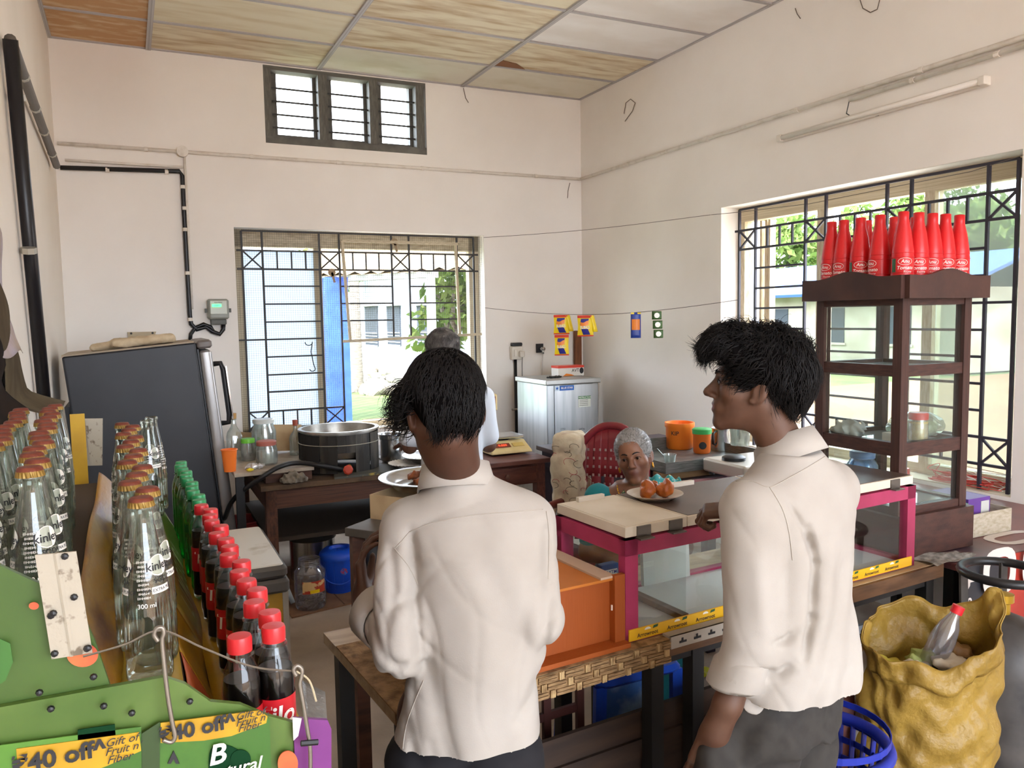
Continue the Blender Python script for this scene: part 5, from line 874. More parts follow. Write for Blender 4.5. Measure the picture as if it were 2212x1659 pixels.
# tangle of red wire on the sill
g = np.random.default_rng(12); t = thing('wire_tangle', 'tangle of thin red and white wire on the right window sill', 'wire', (3.8, 2.55, .757)); 
for m_, n_ in ((M('wire_red', '#c9463c', .5), 3), (M('wire_white', '#d9d2c8', .5), 1)):
    for k in range(n_):
        P = [np.array([3.75+g.uniform(.02, .16), 2.42+g.uniform(0, .42), .762+g.uniform(0, .09)*g.uniform(.2, 1)]) for _ in range(16)]; MB().tube(smooth_path(P, 90), .0022, 5).build('wire_strand', m_, t, True)
t = thing('red_jar_top', 'small round red jar top on the sill behind the cabinet', 'jar top', (3.82, 3.0, .757)); MB().lathe([(.03, 0), (.03, .025), (.026, .03), (0, .03)], (3.82, 3.0, .757), 16).build('cap', M('lid_red'), t, True, auto=40)
# ================================================================ service table behind the counter (right rear)
t = thing('service_table', 'dark table with pink paper behind the seated woman', 'table', (2.9, 3.7, 0)); table(t, 2.44, 3.45, 2.98, 4.75, .79, M('service_top', '#4a4048', .5), M('service_leg', '#3d3542', .6), leg=.05)
pp = at(1500, 1046, Z=.79); t = thing('pink_paper', 'pink printed paper sheet on the service table', 'paper', pp); MB().grid(lambda u, v: np.array([2.46+.6*u, 3.0+.3*v, .7925+.002*math.sin(8*u)]), 8, 5).build('sheet', M('pink_print', '#c79aa8', .6, col2='#b06f8c', nscale=5), t, solid=.001)
for k, (y, lab) in enumerate(((3.36, 'front wooden slat under the steel tray'), (3.85, 'rear wooden slat under the steel tray'))):
    t = thing('wooden_batten', lab, 'plank', (2.8, y, .79), 'slats under the tray'); MB().bb((2.45, y, .792), (3.2, y+.07, .832)).build('slat', M('slat_wood', '#8a6a48', .8, col2='#6c4f33', nscale=6, stretch=(1, 6, 6)), t, bevel=.003)
t = thing('steel_tray', 'wide galvanised steel tray on wooden slats', 'tray', (2.8, 3.62, .833)); m_gal = M('galvanised', '#8d928f', .4, metal=.8, col2='#6f7672', nscale=10)
x0, x1, y0_, y1_ = 2.46, 3.16, 3.33, 3.96
for a, b in (((x0, y0_, .833), (x1, y0_+.004, .89)), ((x0, y1_-.004, .833), (x1, y1_, .91)), ((x0, y0_, .833), (x0+.004, y1_, .89)), ((x1-.004, y0_, .833), (x1, y1_, .89)), ((x0, y0_, .833), (x1, y1_, .837))): panel('side', t, m_gal, a, b)
p = at(1447, 1003, Z=.838); t = thing('plastic_cup', 'small clear plastic cup with a spoon in the steel tray', 'cup', p); MB().lathe([(0, 0), (.025, 0), (.035, .055), (.037, .056), (.034, .056), (.024, .003), (0, .003)], p, 20, cap=False).build('cup', g_dull, t, True, auto=40); MB().tube([p+(0, 0, .01), p+(-.07, .02, .09)], .003, 6).build('spoon', m_steel, t)
def tub(name, lab, p, r, h, m, lidm=None, cat='tub'):
    t = thing(name, lab, cat, p); MB().lathe([(0, 0), (r*.9, 0), (r, .01), (r*1.02, h*.8), (r*1.1, h*.85), (r*1.1, h), (r*1.0, h), (r*.96, h*.8), (0, h*.78)], p, 26, cap=False).build('tub', m, t, True, auto=40)
    if lidm: MB().lathe([(r*1.12, h-.015), (r*1.14, h+.012), (r*1.0, h+.016), (0, h+.016)], p, 26).build('lid', lidm, t, True, auto=40)
    return t
p = at(1468, 968, Z=.838); p[1] -= .0; tt = tub('orange_tub', 'large orange plastic tub at the back of the steel tray', p, .082, .16, M('tub_orange', '#f0802a', .4)); MB().textcyl('KIP', p, .0835, math.atan2(-p[1], -p[0])-.35, .1, .035, .01).build('lettering', M('ink'), tt)
p = at(1516, 978, Z=.838); tt = tub('green_lid_tub', 'orange tub with a green lid beside the steel jug', p, .05, .13, M('tub_orange2', '#e0702a', .45), M('tub_green', '#3fa85a', .4)); MB().lathe([(0, 0), (.022, .0005), (.022, .001), (0, .001)], p+(-.051*.55, -.051*.84, .05), 14, np.stack([(.84, -.55, 0), (0, 0, 1), (-.55, -.84, 0)], 1)).build('dark_emblem', M('ink'), tt)
p = at(1556, 972, Z=.838); t = thing('steel_jug', 'steel jug with a black handle in the tray', 'jug', p); MB().lathe([(0, 0), (.055, 0), (.058, .01), (.052, .11), (.057, .135), (.053, .135), (.048, .11), (.05, .01), (0, .01)], p, 26, cap=False).build('jug', m_steel, t, True, auto=40); MB().tube([p+(-.05, -.02, .12), p+(-.085, -.035, .11), p+(-.085, -.035, .05), p+(-.055, -.02, .04)], .007, 6).build('handle', m_blk, t, True)
p = at(1438, 962, Z=.85); p = np.array([2.62, 4.1, .791]); t = thing('steel_tumbler', 'steel tumbler left of the orange tub', 'tumbler', p); MB().lathe([(0, 0), (.022, 0), (.03, .1), (.028, .1), (.02, .003), (0, .003)], p, 18, cap=False).build('tumbler', m_steel, t, True, auto=40)
# washed glasses
gp_ = thing('drinking_glass', 'x', 'glass', (0, 0, 0), 'upturned glasses behind the chair'); MB().lathe([(.034, 0), (.03, .1), (0, .102), (0, .097), (.027, .095), (.032, 0)], (0, 0, 0), 14, cap=False).build('glass', GLASS('glass_grey', '#dfe6ea', .2, .2, '#cdd6dc'), gp_, True, world=False, auto=40)
k = 0
for i in range(7):
    for j in range(3):
        o = gp_ if k == 0 else copy_tree(gp_); o.location = (2.48+.072*i, 4.32+.075*j, .791); o['label'] = ['first', 'second', 'third', 'fourth', 'fifth', 'sixth', 'last'][i]+' upturned glass from the left in the '+['front', 'middle', 'rear'][j]+' row of the block'; k += 1
# two-burner stove
p = at(1640, 1016, Z=.87); t = thing('gas_stove', 'steel topped gas stove with a black knob behind the smiling boy', 'stove', p); MB().rbox(p+(.12, .12, -.0), (.5, .32, .07), .015).build('body', M('stove_steel', '#c3beb4', .35, metal=.5), t, bevel=.003)
for s in (-.1, .34):
    for q in (0, .24): MB().lathe([(.015, -.05), (.012, -.03)], p+(s, q, 0), 8).build('foot', m_blk, t)
for s in (-.06, .25): MB().lathe([(.024, 0), (.02, .03), (0, .032)], p+(s, -.04, .0), 12, rotm(PI/2)).build('knob', m_blk, t, True, auto=40); MB().lathe([(.06, .035), (.06, .05), (.04, .06), (0, .06)], p+(s+.02, .14, 0), 16).build('burner', m_blk, t, True, auto=40)
p = at(1606, 965, Z=.93); p2_ = np.array([p[0]+.02, p[1]+.05, .931]); t = thing('clear_pitcher', 'clear plastic pitcher on the stove near the smiling boy', 'pitcher', p2_); MB().lathe([(0, 0), (.05, 0), (.06, .15), (.058, .15), (.048, .004), (0, .004)], p2_, 20, cap=False).build('pitcher', g_dull, t, True, auto=40)
# plastic armchair with draped cloth
ch = np.array([2.07, 3.40, 0.]); rc = math.radians(-52); Rk = rotm(0, 0, rc); T = lambda x, y, z: ch+Rk @ np.array([x, y, z]); m_chr = M('maroon_plastic', '#6d2026', .3, col2='#7d262c', nscale=4)
t = thing('plastic_chair', 'maroon plastic armchair with a pierced back behind the seated woman', 'chair', ch)
def cg(pf, nu, nv, nm, th=.008): return MB().grid(lambda u, v: T(*pf(u, v)), nu, nv).build(nm, m_chr, t, True, solid=th)
cg(lambda u, v: ((u-.5)*.46, -.22+.44*v, .42-.015*math.sin(PI*u)), 8, 8, 'seat'); top = lambda u: 1.07-.20*abs(2*u-1)**2.6
bk = lambda u, z: ((u-.5)*(.44-.06*(z-.42)), .22+.10*(z-.42)-.05*(2*u-1)**2*1, z)
MB().tube([T(*bk(u, .45+(top(u)-.45)*f)) for u, f in [(0, s) for s in np.linspace(0, 1, 8)]+[(u, 1) for u in np.linspace(0, 1, 17)]+[(1, s) for s in np.linspace(1, 0, 8)]], .02, 8).build('back_frame', m_chr, t, True)
for k in range(5):
    ua, ub = .08+.17*k, .08+.17*k+.12
    if k == 3: continue
    cg(lambda u, v, a=ua, b=ub: bk(a+(b-a)*u, .46+(top(a+(b-a)*u)-.47)*v), 3, 10, 'back_slat', .007)
cg(lambda u, v: bk(.08+.84*u, .80+(top(.08+.84*u)-.81)*v), 10, 5, 'top_band', .007)
mb = MB()
for i in range(8):
    for j in range(5): q = bk(.2+.075*i, .76+.045*j); mb.box(T(q[0], q[1]-.008, q[2]), (.009, .006, .013), Rk)
tag(mb.build('pierced_holes', M('hole_light', '#9b8580', .6), t), kind='stuff')
for s in (-1, 1):
    MB().tube([T(s*.24, .2, .66), T(s*.26, 0, .67), T(s*.25, -.2, .63), T(s*.23, -.22, .42)], .022, 8).build('armrest', m_chr, t, True)
    for y in (-.2, .2): MB().tube([T(s*.2, y, .42), T(s*.24, y*1.15, 0)], [.028, .02], 8).build('leg', m_chr, t, True)
t = thing('draped_cloth', 'cream floral cloth draped over the left of the maroon chair', 'cloth', T(-.2, .25, .5)); m_flo = M('floral_cloth', '#c9bca2', .95, col2='#b39f88', nscale=14, lo=.45, hi=.7, bump=.3, bscale=40)
def clf(P):
    Q = (P-ch) @ Rk; d = S_box(Q, (-.225, .24, .785), (.085, .095, .245), .05); d = smax(d, -(Q[:, 2]-.60-.05*np.sin(Q[:, 0]*45)-.04*np.sin(Q[:, 1]*38)), .01); return d+.011*np.sin(Q[:, 1]*80+4*np.sin(Q[:, 2]*7)+Q[:, 0]*25)*np.clip((1.06-Q[:, 2])*4, .2, 1)+.008*n3(Q, 38, 7)
cV, cQ = surface(clf, ch+(-.45, -.1, .5), ch+(.25, .55, 1.12), .0065); MB().add(cV, cQ.tolist()).build('cloth', m_flo, t, True)
CLOTH = (t, cV, cQ)
# ================================================================ under / before the counter on the right
p = np.array([2.52, 1.50, 0.]); p[:2] = at(2168, 1300, d=2.6)[:2]; t = thing('gas_cylinder', 'black gas cylinder with a ring handle in front of the banner table', 'gas cylinder', p); m_cyl = M('cylinder_black', '#2c2a2a', .5, col2='#4a4643', nscale=7)
MB().lathe([(0, .02), (.1, .02), (.15, .07), (.155, .12), (.155, .5), (.145, .57), (.09, .64), (.03, .665), (0, .665)], p, 30, cap=False).build('body', m_cyl, t, True, auto=50); MB().lathe([(.12, 0), (.12, .06), (.11, .06), (.11, 0)], p, 24, cap=False).build('foot_ring', m_cyl, t)
MB().tube([p+(.125*math.cos(a), .125*math.sin(a), .80) for a in np.linspace(0, 2*PI, 32, endpoint=False)], .015, 8, True).build('ring_handle', m_blk, t, True)
for a in (.6, 2.5, 4.6): MB().bar(p+(.115*math.cos(a), .115*math.sin(a), .60), p+(.123*math.cos(a), .123*math.sin(a), .80), .035, .008).build('handle_stay', m_cyl, t)
MB().lathe([(.02, .66), (.02, .70), (.03, .705), (.03, .73), (0, .735)], p, 12).build('valve', M('brass'), t, True, auto=40)
pc2 = np.array([0, 0, 0.]); pc2[:2] = at(1802, 1450, d=2.5)[:2]; t = thing('red_cylinder', 'rusty red gas cylinder standing behind the yellow sack', 'gas cylinder', pc2); MB().lathe([(0, .02), (.08, .02), (.105, .07), (.11, .46), (.09, .53), (.03, .57), (0, .575)], pc2, 26, cap=False).build('body', M('cylinder_red', '#6d3a32', .6, col2='#54302b', nscale=8), t, True, auto=50); MB().lathe([(.085, 0), (.085, .05), (.078, .05), (.078, 0)], pc2, 20, cap=False).build('foot_ring', M('cylinder_red'), t)
t = thing('crate_stack', 'grey slatted plastic crate under the right end of the counter', 'crate', CW(1.75, .35, 0)); m_crt = M('crate_grey', '#8f979e', .5)
for z in (.05, .30): cb('crate_floor', t, m_crt, (1.5, .2, z-.05), (2.05, .6, z-.04)); cb('rim', t, m_crt, (1.5, .2, z+.17), (2.05, .215, z+.20)); cb('rim', t, m_crt, (1.5, .2, z-.04), (2.05, .215, z-.01))
for z in (.05, .30):
    for k in range(12): cb('slat', t, m_crt, (1.51+k*.046, .2, z-.01), (1.525+k*.046, .212, z+.17))
# blue things under the left of the counter
t = thing('blue_apron', 'blue denim patterned bag hanging under the counter', 'bag', at(1345, 1480, d=2.65)); q = at(1345, 1475, d=2.65)
def bag(u, v): w_ = .05+.07*v; return q+np.array([CR[0], CR[1], 0])*((u-.45)*2*w_+.03*v)+zv*(.09-.24*v)+np.array([-CF[0], -CF[1], 0])*.03*math.sin(PI*u)
MB().grid(bag, 12, 12).build('bag', M('denim_print', '#7f9fc4', .8, col2='#3f68a8', nscale=12, lo=.4, hi=.6), t, True, solid=.006)
for k, (px, lab) in enumerate(((1478, 'blue plastic stool leg seen between the black table legs'),)):
    q = at(px, 1480, d=2.75); t = thing('blue_stool', 'blue plastic stool standing behind the counter legs', 'stool', (q[0], q[1], 0)); b = np.array([q[0], q[1], 0]); m_bs = M('stool_blue', '#1f49b0', .4)
    MB().rbox(b+(-.2, .1, .47), (.34, .3, .03), .05).build('seat', m_bs, t, True, auto=40)
    for (x, y) in ((-.35, -.02), (-.05, -.02), (-.35, .22), (-.05, .22)): MB().bar(b+(x, y, .46), b+(x*1.05, y*1.1, 0), .04, .02).build('leg', m_bs, t)
for k, (px, py, s) in enumerate(((1475, 1472, .9), (1500, 1455, 1.2))):
    q = at(px, py, Z=.003); t = thing('yellow_wrapper', ['greenish yellow wrapper scrap on the floor behind the left table leg', 'larger bright yellow wrapper on the floor beside the right table leg'][k], 'wrapper', q, 'wrappers on the floor'); MB().grid(lambda u, v: q+((u-.5)*.13*s, (v-.5)*.1*s, .003+.012*math.sin(6*u+4*v)**2), 7, 6).build('wrapper', M('wrapper_yellow', '#dbe03a', .4), t, solid=.001)
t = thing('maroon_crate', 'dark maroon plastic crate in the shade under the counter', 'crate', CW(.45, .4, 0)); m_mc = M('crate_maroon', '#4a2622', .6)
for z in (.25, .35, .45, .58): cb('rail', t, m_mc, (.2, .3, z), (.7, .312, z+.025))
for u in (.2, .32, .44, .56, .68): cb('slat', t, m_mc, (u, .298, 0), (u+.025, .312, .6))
# yellow sack
sc_ = at(2008, 1340, d=2.33); s0_ = np.array([sc_[0], sc_[1], 0]); t = thing('yellow_sack', 'crumpled yellow woven plastic sack standing open at the right', 'sack', s0_)
rr = np.array([CR[0], CR[1], 0]); rr /= np.linalg.norm(rr); ff = np.array([CF[0], CF[1], 0]); ff /= np.linalg.norm(ff)
def sack(u, v, off=0):
    a = 2*PI*u; c_, s_ = math.cos(a), math.sin(a); rx = .203+.012*math.sin(v*5+1)+.01*math.sin(11*v)-.03*max(0, .08-v)*12; ry = .135+.012*math.sin(v*6)-.03*max(0, .08-v)*12
    w = (.008*math.sin(3*a+9*v)+.006*math.sin(7*a-17*v+2*math.sin(3*a)))*(.4+.6*v)+.004*math.sin(15*a+31*v+3*math.sin(5*a))+.008*math.sin(24*v+2.5*math.sin(2*a+1))+.004*math.sin(46*v+3*math.sin(3*a))
    h = .725+.02*c_-.055*max(0, -s_)**1.5*(1-.4*c_)+.03*max(0, s_)+.075*max(0, math.cos(a-.1))**14+.012*math.sin(5*a)+.008*math.sin(9*a+1)
    z = h*v; k = 1+off; return s0_+rr*((rx+w)*c_*k+.0)+ff*((ry+w)*s_*k)+zv*max(z, .002)
m_sk = M('sack_yellow', '#a3843a', .42, col2='#876a28', nscale=5, lo=.3, hi=.7, bump=.6, bscale=45, translucent=.12)
MB().grid(lambda u, v: sack(u, v), 110, 90, True).add([s0_+(0, 0, .003)], []).build('sack_body', m_sk, t, True, solid=.002)
MB().grid(lambda u, v: sack(u, .905+.1*v, .035-.012*v), 110, 6, True).build('rolled_rim', m_sk, t, True, solid=.003)
MB().grid(lambda u, v: sack(.43+.07*u, .1+.86*v, .012), 4, 40).build('grey_stripe', M('sack_stripe', '#9b9284', .6, translucent=.1), t, True, solid=.001)
tb = s0_+rr*.05+zv*.715; t2 = thing('waste_bottle', 'empty clear bottle with a red cap inside the yellow sack', 'bottle', tb-zv*.14); Rb = rotm(.2, .35, 0); MB().lathe([(0, -.14), (.033, -.14), (.035, -.02), (.028, .02), (.014, .055), (.014, .07)], tb, 18, Rb, cap=False).build('plastic', MATS['pet_clear'], t2, True); MB().lathe([(.017, .062), (.017, .085), (0, .087)], tb, 14, Rb).build('cap', M('cap_bright_red', '#c8202a', .35), t2, True, auto=40)
for k in range(5):
    q = s0_+rr*(-.1+.05*k)+ff*(.03*(-1)**k)+zv*(.60+.01*k); t2 = thing('waste_plastic', ['yellowish', 'clear', 'greenish', 'white', 'brown'][k]+' waste packet lying inside the yellow sack', 'waste', q); sdf_mesh('packet', lambda P, q=q, k=k: S_ell(P, q, (.05, .04, .025))+.012*n3(P-q, 70, 50+k), q-.08, q+.08, .007, M('waste_%d' % k, ['#a89a3a', '#b9b3a0', '#8f9a5a', '#bfb8a8', '#7d5f3a'][k], .5), t2)
# blue basket
bq = at(1773, 1590, d=2.15); b0 = np.array([bq[0], bq[1], 0]); t = thing('blue_basket', 'dark blue perforated plastic basket between the boy and the sack', 'basket', b0); m_bb = M('basket_blue', '#1c2f9a', .4); br = .17; bh = .50
MB().tube([b0+(br*math.cos(a), br*math.sin(a), bh) for a in np.linspace(0, 2*PI, 40, endpoint=False)], .016, 8, True).build('rim', m_bb, t, True); MB().lathe([(0, 0), (br*.72, 0), (br*.74, .04), (br*.72, .04), (0, .008)], b0, 30, cap=False).build('base', m_bb, t)
for k in range(30): a = 2*PI*k/30; MB().bar(b0+(br*.73*math.cos(a), br*.73*math.sin(a), .02), b0+(br*.98*math.cos(a), br*.98*math.sin(a), bh), .017, .004).build('slat', m_bb, t)
for z in np.linspace(.08, .54, 10): r_ = br*(.73+.25*z/bh); MB().lathe([(r_, z-.009), (r_+.003, z-.009), (r_+.003, z+.009), (r_, z+.009)], b0, 30, cap=False).build('hoop', m_bb, t)
# ================================================================ bottle rack at the left front
PY = .985
m_grn = M('print_green', '#4a6428', .45, col2='#34501a', nscale=5, lo=.3, hi=.75); m_grn2 = M('print_green_light', '#5a7232', .45, col2='#446022', nscale=7, lo=.35, hi=.7)
m_rw = M('rack_wood', '#4a3c30', .8)
rk = thing('bottle_rack', 'stepped bottle rack covered in green and yellow printed board', 'rack', (-.1, 1.7, 0))
T1, T2, T3 = 1.222, 1.172, 1.052
panel('carcass', rk, m_rw, (LX+.02, PY+.04, 0), (.19, 2.5, 1.0))
panel('tier', rk, m_rw, (LX+.02, PY+.03, 1.0), (-.085, 2.42, T1)); panel('tier', rk, m_rw, (-.085, PY+.03, 1.0), (.045, 2.42, T2-.004)); panel('tier', rk, m_rw, (.045, PY+.03, 1.0), (.2, 2.5, T3))
Y0r, Y1r = PY+.02, 2.45
def sheet(nm, pf, m, nu=8, nv=40, th=.002): return MB().grid(pf, nu, nv).build(nm, m, rk, True, solid=th)
m_ban1 = M('banner_orange', '#b8841a', .35, col2='#74361c', nscale=3.2, lo=.52, hi=.7, stretch=(6, 1, 3), bump=.15, bscale=20)
sheet('banner_sheet', lambda u, v: np.array([-.092+.05*u+.012*math.sin(9*v)*u, Y0r+(Y1r-Y0r)*v, T1+.015-(T1+.013-T2)*u**1.2+.008*math.sin(14*v+u)]), m_ban1)
segs = [(0, .16, M('banner_red2', '#b8503c', .4, col2='#c8743c', nscale=6)), (.16, .36, M('banner_gold', '#c49a2a', .4, col2='#a88222', nscale=6)), (.36, .72, M('banner_olive', '#8f3c36', .4, col2='#9a8a3c', nscale=5)), (.72, 1, M('banner_green', '#7d8646', .5, col2='#8c944c', nscale=4))]
for a, b, m in segs: sheet('banner_sheet', lambda u, v, a=a, b=b: np.array([.042+.055*u+.006*math.sin(16*(a+(b-a)*v)), Y0r+(Y1r-Y0r)*(a+(b-a)*v), T2-.002-(T2-T3-.002)*u+.005*math.sin(20*(a+(b-a)*v))*u]), m, 6, 14)
sheet('banner_sheet', lambda u, v: np.array([.092+.11*u, Y0r+(Y1r-Y0r)*v, T3+.004+.003*math.sin(20*v+4*u)]), M('banner_gold'), 6, 30); sheet('banner_sheet', lambda u, v: np.array([-.045+.088*u, Y0r+(Y1r-Y0r)*v, T2+.001+.001*math.sin(20*v+4*u)]), M('yellow_liner', '#b0922c', .5), 6, 20)
mo = M('outline_green', '#b9c29a', .5); dv = np.array([.055, 0, -(T2-T3)]); dv /= np.linalg.norm(dv)
for k, c_ in enumerate('LIMESODA'):
    y = Y0r+(Y1r-Y0r)*(.40+.04*k); b_ = MB().text(c_, (.076, y, (T2+T3)/2+.008), (0, 1, 0), -dv, .075, .006); b_.build('lettering', mo, rk)
# front boards
def D(px, py, Y=PY): return at(px, py, Y=Y)
def board(nm, pts, Y, m, th=.008, extra=(), par=None):
    P = [D(x, y, Y) for x, y in pts]+[np.array(e) for e in extra]; return MB().prism([(p[0], p[2]) for p in P], (0, Y, 0), (1, 0, 0), (0, 0, 1), -th).build(nm, m, par or rk)
board('front_board', [(0, 1222), (60, 1250), (160, 1290), (205, 1385), (240, 1488), (0, 1532)], PY, m_grn, extra=[(LX+.02, PY, 1.14), (LX+.02, PY, 1.40)])
board('front_board', [(0, 1528), (240, 1484), (355, 1463), (400, 1478), (455, 1516), (520, 1522), (578, 1546), (637, 1562), (637, 1760)], PY-.010, m_grn2, extra=[(.165, PY, .55), (LX+.02, PY, .55), (LX+.02, PY, 1.2)])
panel('lower_board', rk, m_grn, (LX+.02, PY, .05), (.165, PY+.02, .56))
dk = rk
def dec(nm, pts, m, k=1, th=.0015): return board(nm, pts, PY-.018-.0012*k, m, th)
m_py = M('pack_yellow', '#c49a20', .4, col2='#b0861c', nscale=8); m_pg = M('pack_green', '#3a6424', .4, col2='#52802e', nscale=9); m_pdk = M('pack_dark_green', '#12361f', .9, spec=.1); m_ink = M('ink')
dec('pack_print', [(-60, 1618), (305, 1570), (310, 1760), (-60, 1760)], m_pg); dec('pack_print', [(345, 1562), (560, 1540), (582, 1552), (590, 1760), (345, 1760)], m_pg)
dec('yellow_header', [(35, 1618), (300, 1582), (305, 1622), (230, 1655), (180, 1672), (40, 1690)], m_py, 2); dec('yellow_header', [(347, 1562), (560, 1535), (578, 1548), (575, 1562), (500, 1590), (440, 1600), (347, 1605)], m_py, 2)
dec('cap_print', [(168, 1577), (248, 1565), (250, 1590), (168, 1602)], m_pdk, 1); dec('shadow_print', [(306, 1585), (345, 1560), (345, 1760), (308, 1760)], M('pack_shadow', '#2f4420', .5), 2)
def txt(s, px, py, size, m, bold=.0, shear=0, sx=1, k=3): MB().text(s, D(px, py, PY-.020-.0012*k), (1, 0, 0), (0, 0, 1), size, bold, shear, sx).build('lettering', m, rk)
txt('₹40 off^', 130, 1636, .0265, m_ink, .03); txt('₹40 off^', 428, 1574, .0245, m_ink, .03)
for s, x, y in (('Gift of', 262, 1600), ("Fruit n'", 265, 1618), ('Fiber', 258, 1638), ('Gift of', 540, 1543), ("Fruit n'", 543, 1556), ('Fiber', 538, 1570)): txt(s, x, y, .0125, m_ink, .004, .35)
A = np.linspace(0, 2*PI, 24, endpoint=False); dec('logo_print', [(485+42*math.cos(a)+8*math.cos(2*a), 1650+42*math.sin(a)) for a in A], m_pdk, 3); dec('logo_print', [(520+22*math.cos(a), 1640+20*math.sin(a)) for a in A], m_pdk, 4); txt('B', 468, 1632, .034, M('print_white'), .02, .2, 1, 5); txt('natural', 505, 1662, .022, M('print_white'), .008, .25, 1, 5)
dec('triangle_print', [(362, 1650), (375, 1622), (388, 1650), (380, 1650), (375, 1640), (369, 1650)], m_ink, 3)
m_fruit = M('fruit_red', '#b0402c', .5, col2='#c8703c', nscale=12)
board('fruit_print', [(178+34*math.cos(a), 1415+26*math.sin(a)) for a in A], PY-.0090, m_fruit, .001); board('fruit_print', [(73+11*math.cos(a), 1309+8*math.sin(a)) for a in A], PY-.0090, m_fruit, .001); dec('fruit_print', [(622+22*math.cos(a), 1650+28*math.sin(a)) for a in A if True], m_fruit, 2)
board('leaf_print', [(0, 1380), (22, 1390), (28, 1430), (12, 1470), (0, 1478)], PY-.0090, M('leaf_blur', '#3a6a2a', .5), .001)
for (x, y) in ((85, 1496), (202, 1462), (110, 1531), (224, 1525), (285, 1540), (410, 1515), (115, 1325), (190, 1400)): q = D(x, y, PY-.0205); MB().lathe([(.004, 0), (.003, .003), (0, .004)], q, 8, rotm(PI/2)).build('nail_head', m_blk, rk)
# rusty bracket plate
P = [D(76, 1198, PY-.012), D(165, 1190, PY-.012), D(200, 1408, PY-.012), D(112, 1422, PY-.012)]; t = thing('rusty_plate', 'pale rusty metal strip nailed to the rack front', 'plate', P[3]); m_rp = M('rusty_white', '#a9a192', .6, col2='#6d6152', nscale=60, lo=.58, hi=.66, bump=.2)
MB().prism([(p[0], p[2]) for p in (P[3], P[2], P[1], P[0])], (0, PY-.012, 0), (1, 0, 0), (0, 0, 1), .003).build('plate', m_rp, t); mid0, mid1 = (P[0]+P[1])/2, (P[2]+P[3])/2; MB().tube([mid0+(0, -.002, 0), mid1+(0, -.002, 0)], .003, 6).build('ridge', m_rp, t)
for (x, y) in ((140, 1202), (160, 1290), (110, 1330), (118, 1412), (188, 1401)): MB().lathe([(.004, 0), (.003, .003), (0, .004)], D(x, y, PY-.016), 8, rotm(PI/2)).build('nail_head', m_blk, t)
# bent rods
def rod(lab, pts, Y, loop=True):
    P = [D(x, y, Y) for x, y in pts]; t = thing('bent_rod', lab, 'rod', P[-1], 'bent steel rods on the rack'); MB().tube(smooth_path(P, 60), .0026, 7).build('rod', M('rod_steel', '#8a837a', .4, metal=.8), t, True); return t
rod('bent steel rod hooked beside the front soda bottle', [(342, 1385), (333, 1372), (338, 1358), (350, 1356), (354, 1368), (350, 1385), (355, 1440), (362, 1500), (372, 1560), (378, 1590), (370, 1603), (352, 1598)], PY-.03); rod('bent steel rod beside the front cola bottles', [(640, 1460), (634, 1447), (642, 1438), (652, 1446), (651, 1462), (648, 1480), (655, 1520), (663, 1570), (670, 1620), (670, 1690)], PY-.03)
a, b, c = D(348, 1362, PY-.03), D(180, 1418, PY-.02), D(640, 1450, PY-.03); t = thing('tie_wire', 'thin wire strung along the rack front from rod to rod', 'wire', b); MB().tube(smooth_path([b, D(270, 1392, PY-.03), a, D(440, 1400, PY-.02), D(545, 1440, PY-.02), c], 30), .0012, 5).build('wire', M('rod_steel'), t); MB().tube(smooth_path([c, D(668, 1470, PY-.03), D(683, 1515, PY-.03)], 12), .0012, 5).build('string_end', M('string_pale', '#b5a88c', .8), t)
# purple pack and foil at the right corner of the rack
t = thing('purple_pack', 'purple cardboard piece tied at the right corner of the rack', 'cardboard', D(675, 1659, PY-.012)); board('card', [(634, 1552), (708, 1556), (716, 1575), (716, 1760), (640, 1760)], PY-.014, M('purple_card', '#6a2a6e', .5, col2='#7a3480', nscale=5), .006, par=t); board('white_edge', [(632, 1550), (652, 1552), (644, 1590), (634, 1600)], PY-.021, M('paper_white'), .001, par=t); MB().tube([D(650, 1606, PY-.034), D(687, 1603, PY-.034)], .0035, 6).build('twist_wire', m_blk, t)
p = D(690, 1540, PY+.05); t = thing('foil_sheet', 'silvery foil sheet edge behind the purple card', 'foil', p); MB().grid(lambda u, v: D(652+50*u+6*v, 1470+85*v*(1)+25*u, PY+.02+.12*(1-v)), 6, 8).build('foil', M('foil', '#8d8a86', .3, metal=.8, bump=.5, bscale=60), t, True, solid=.001)
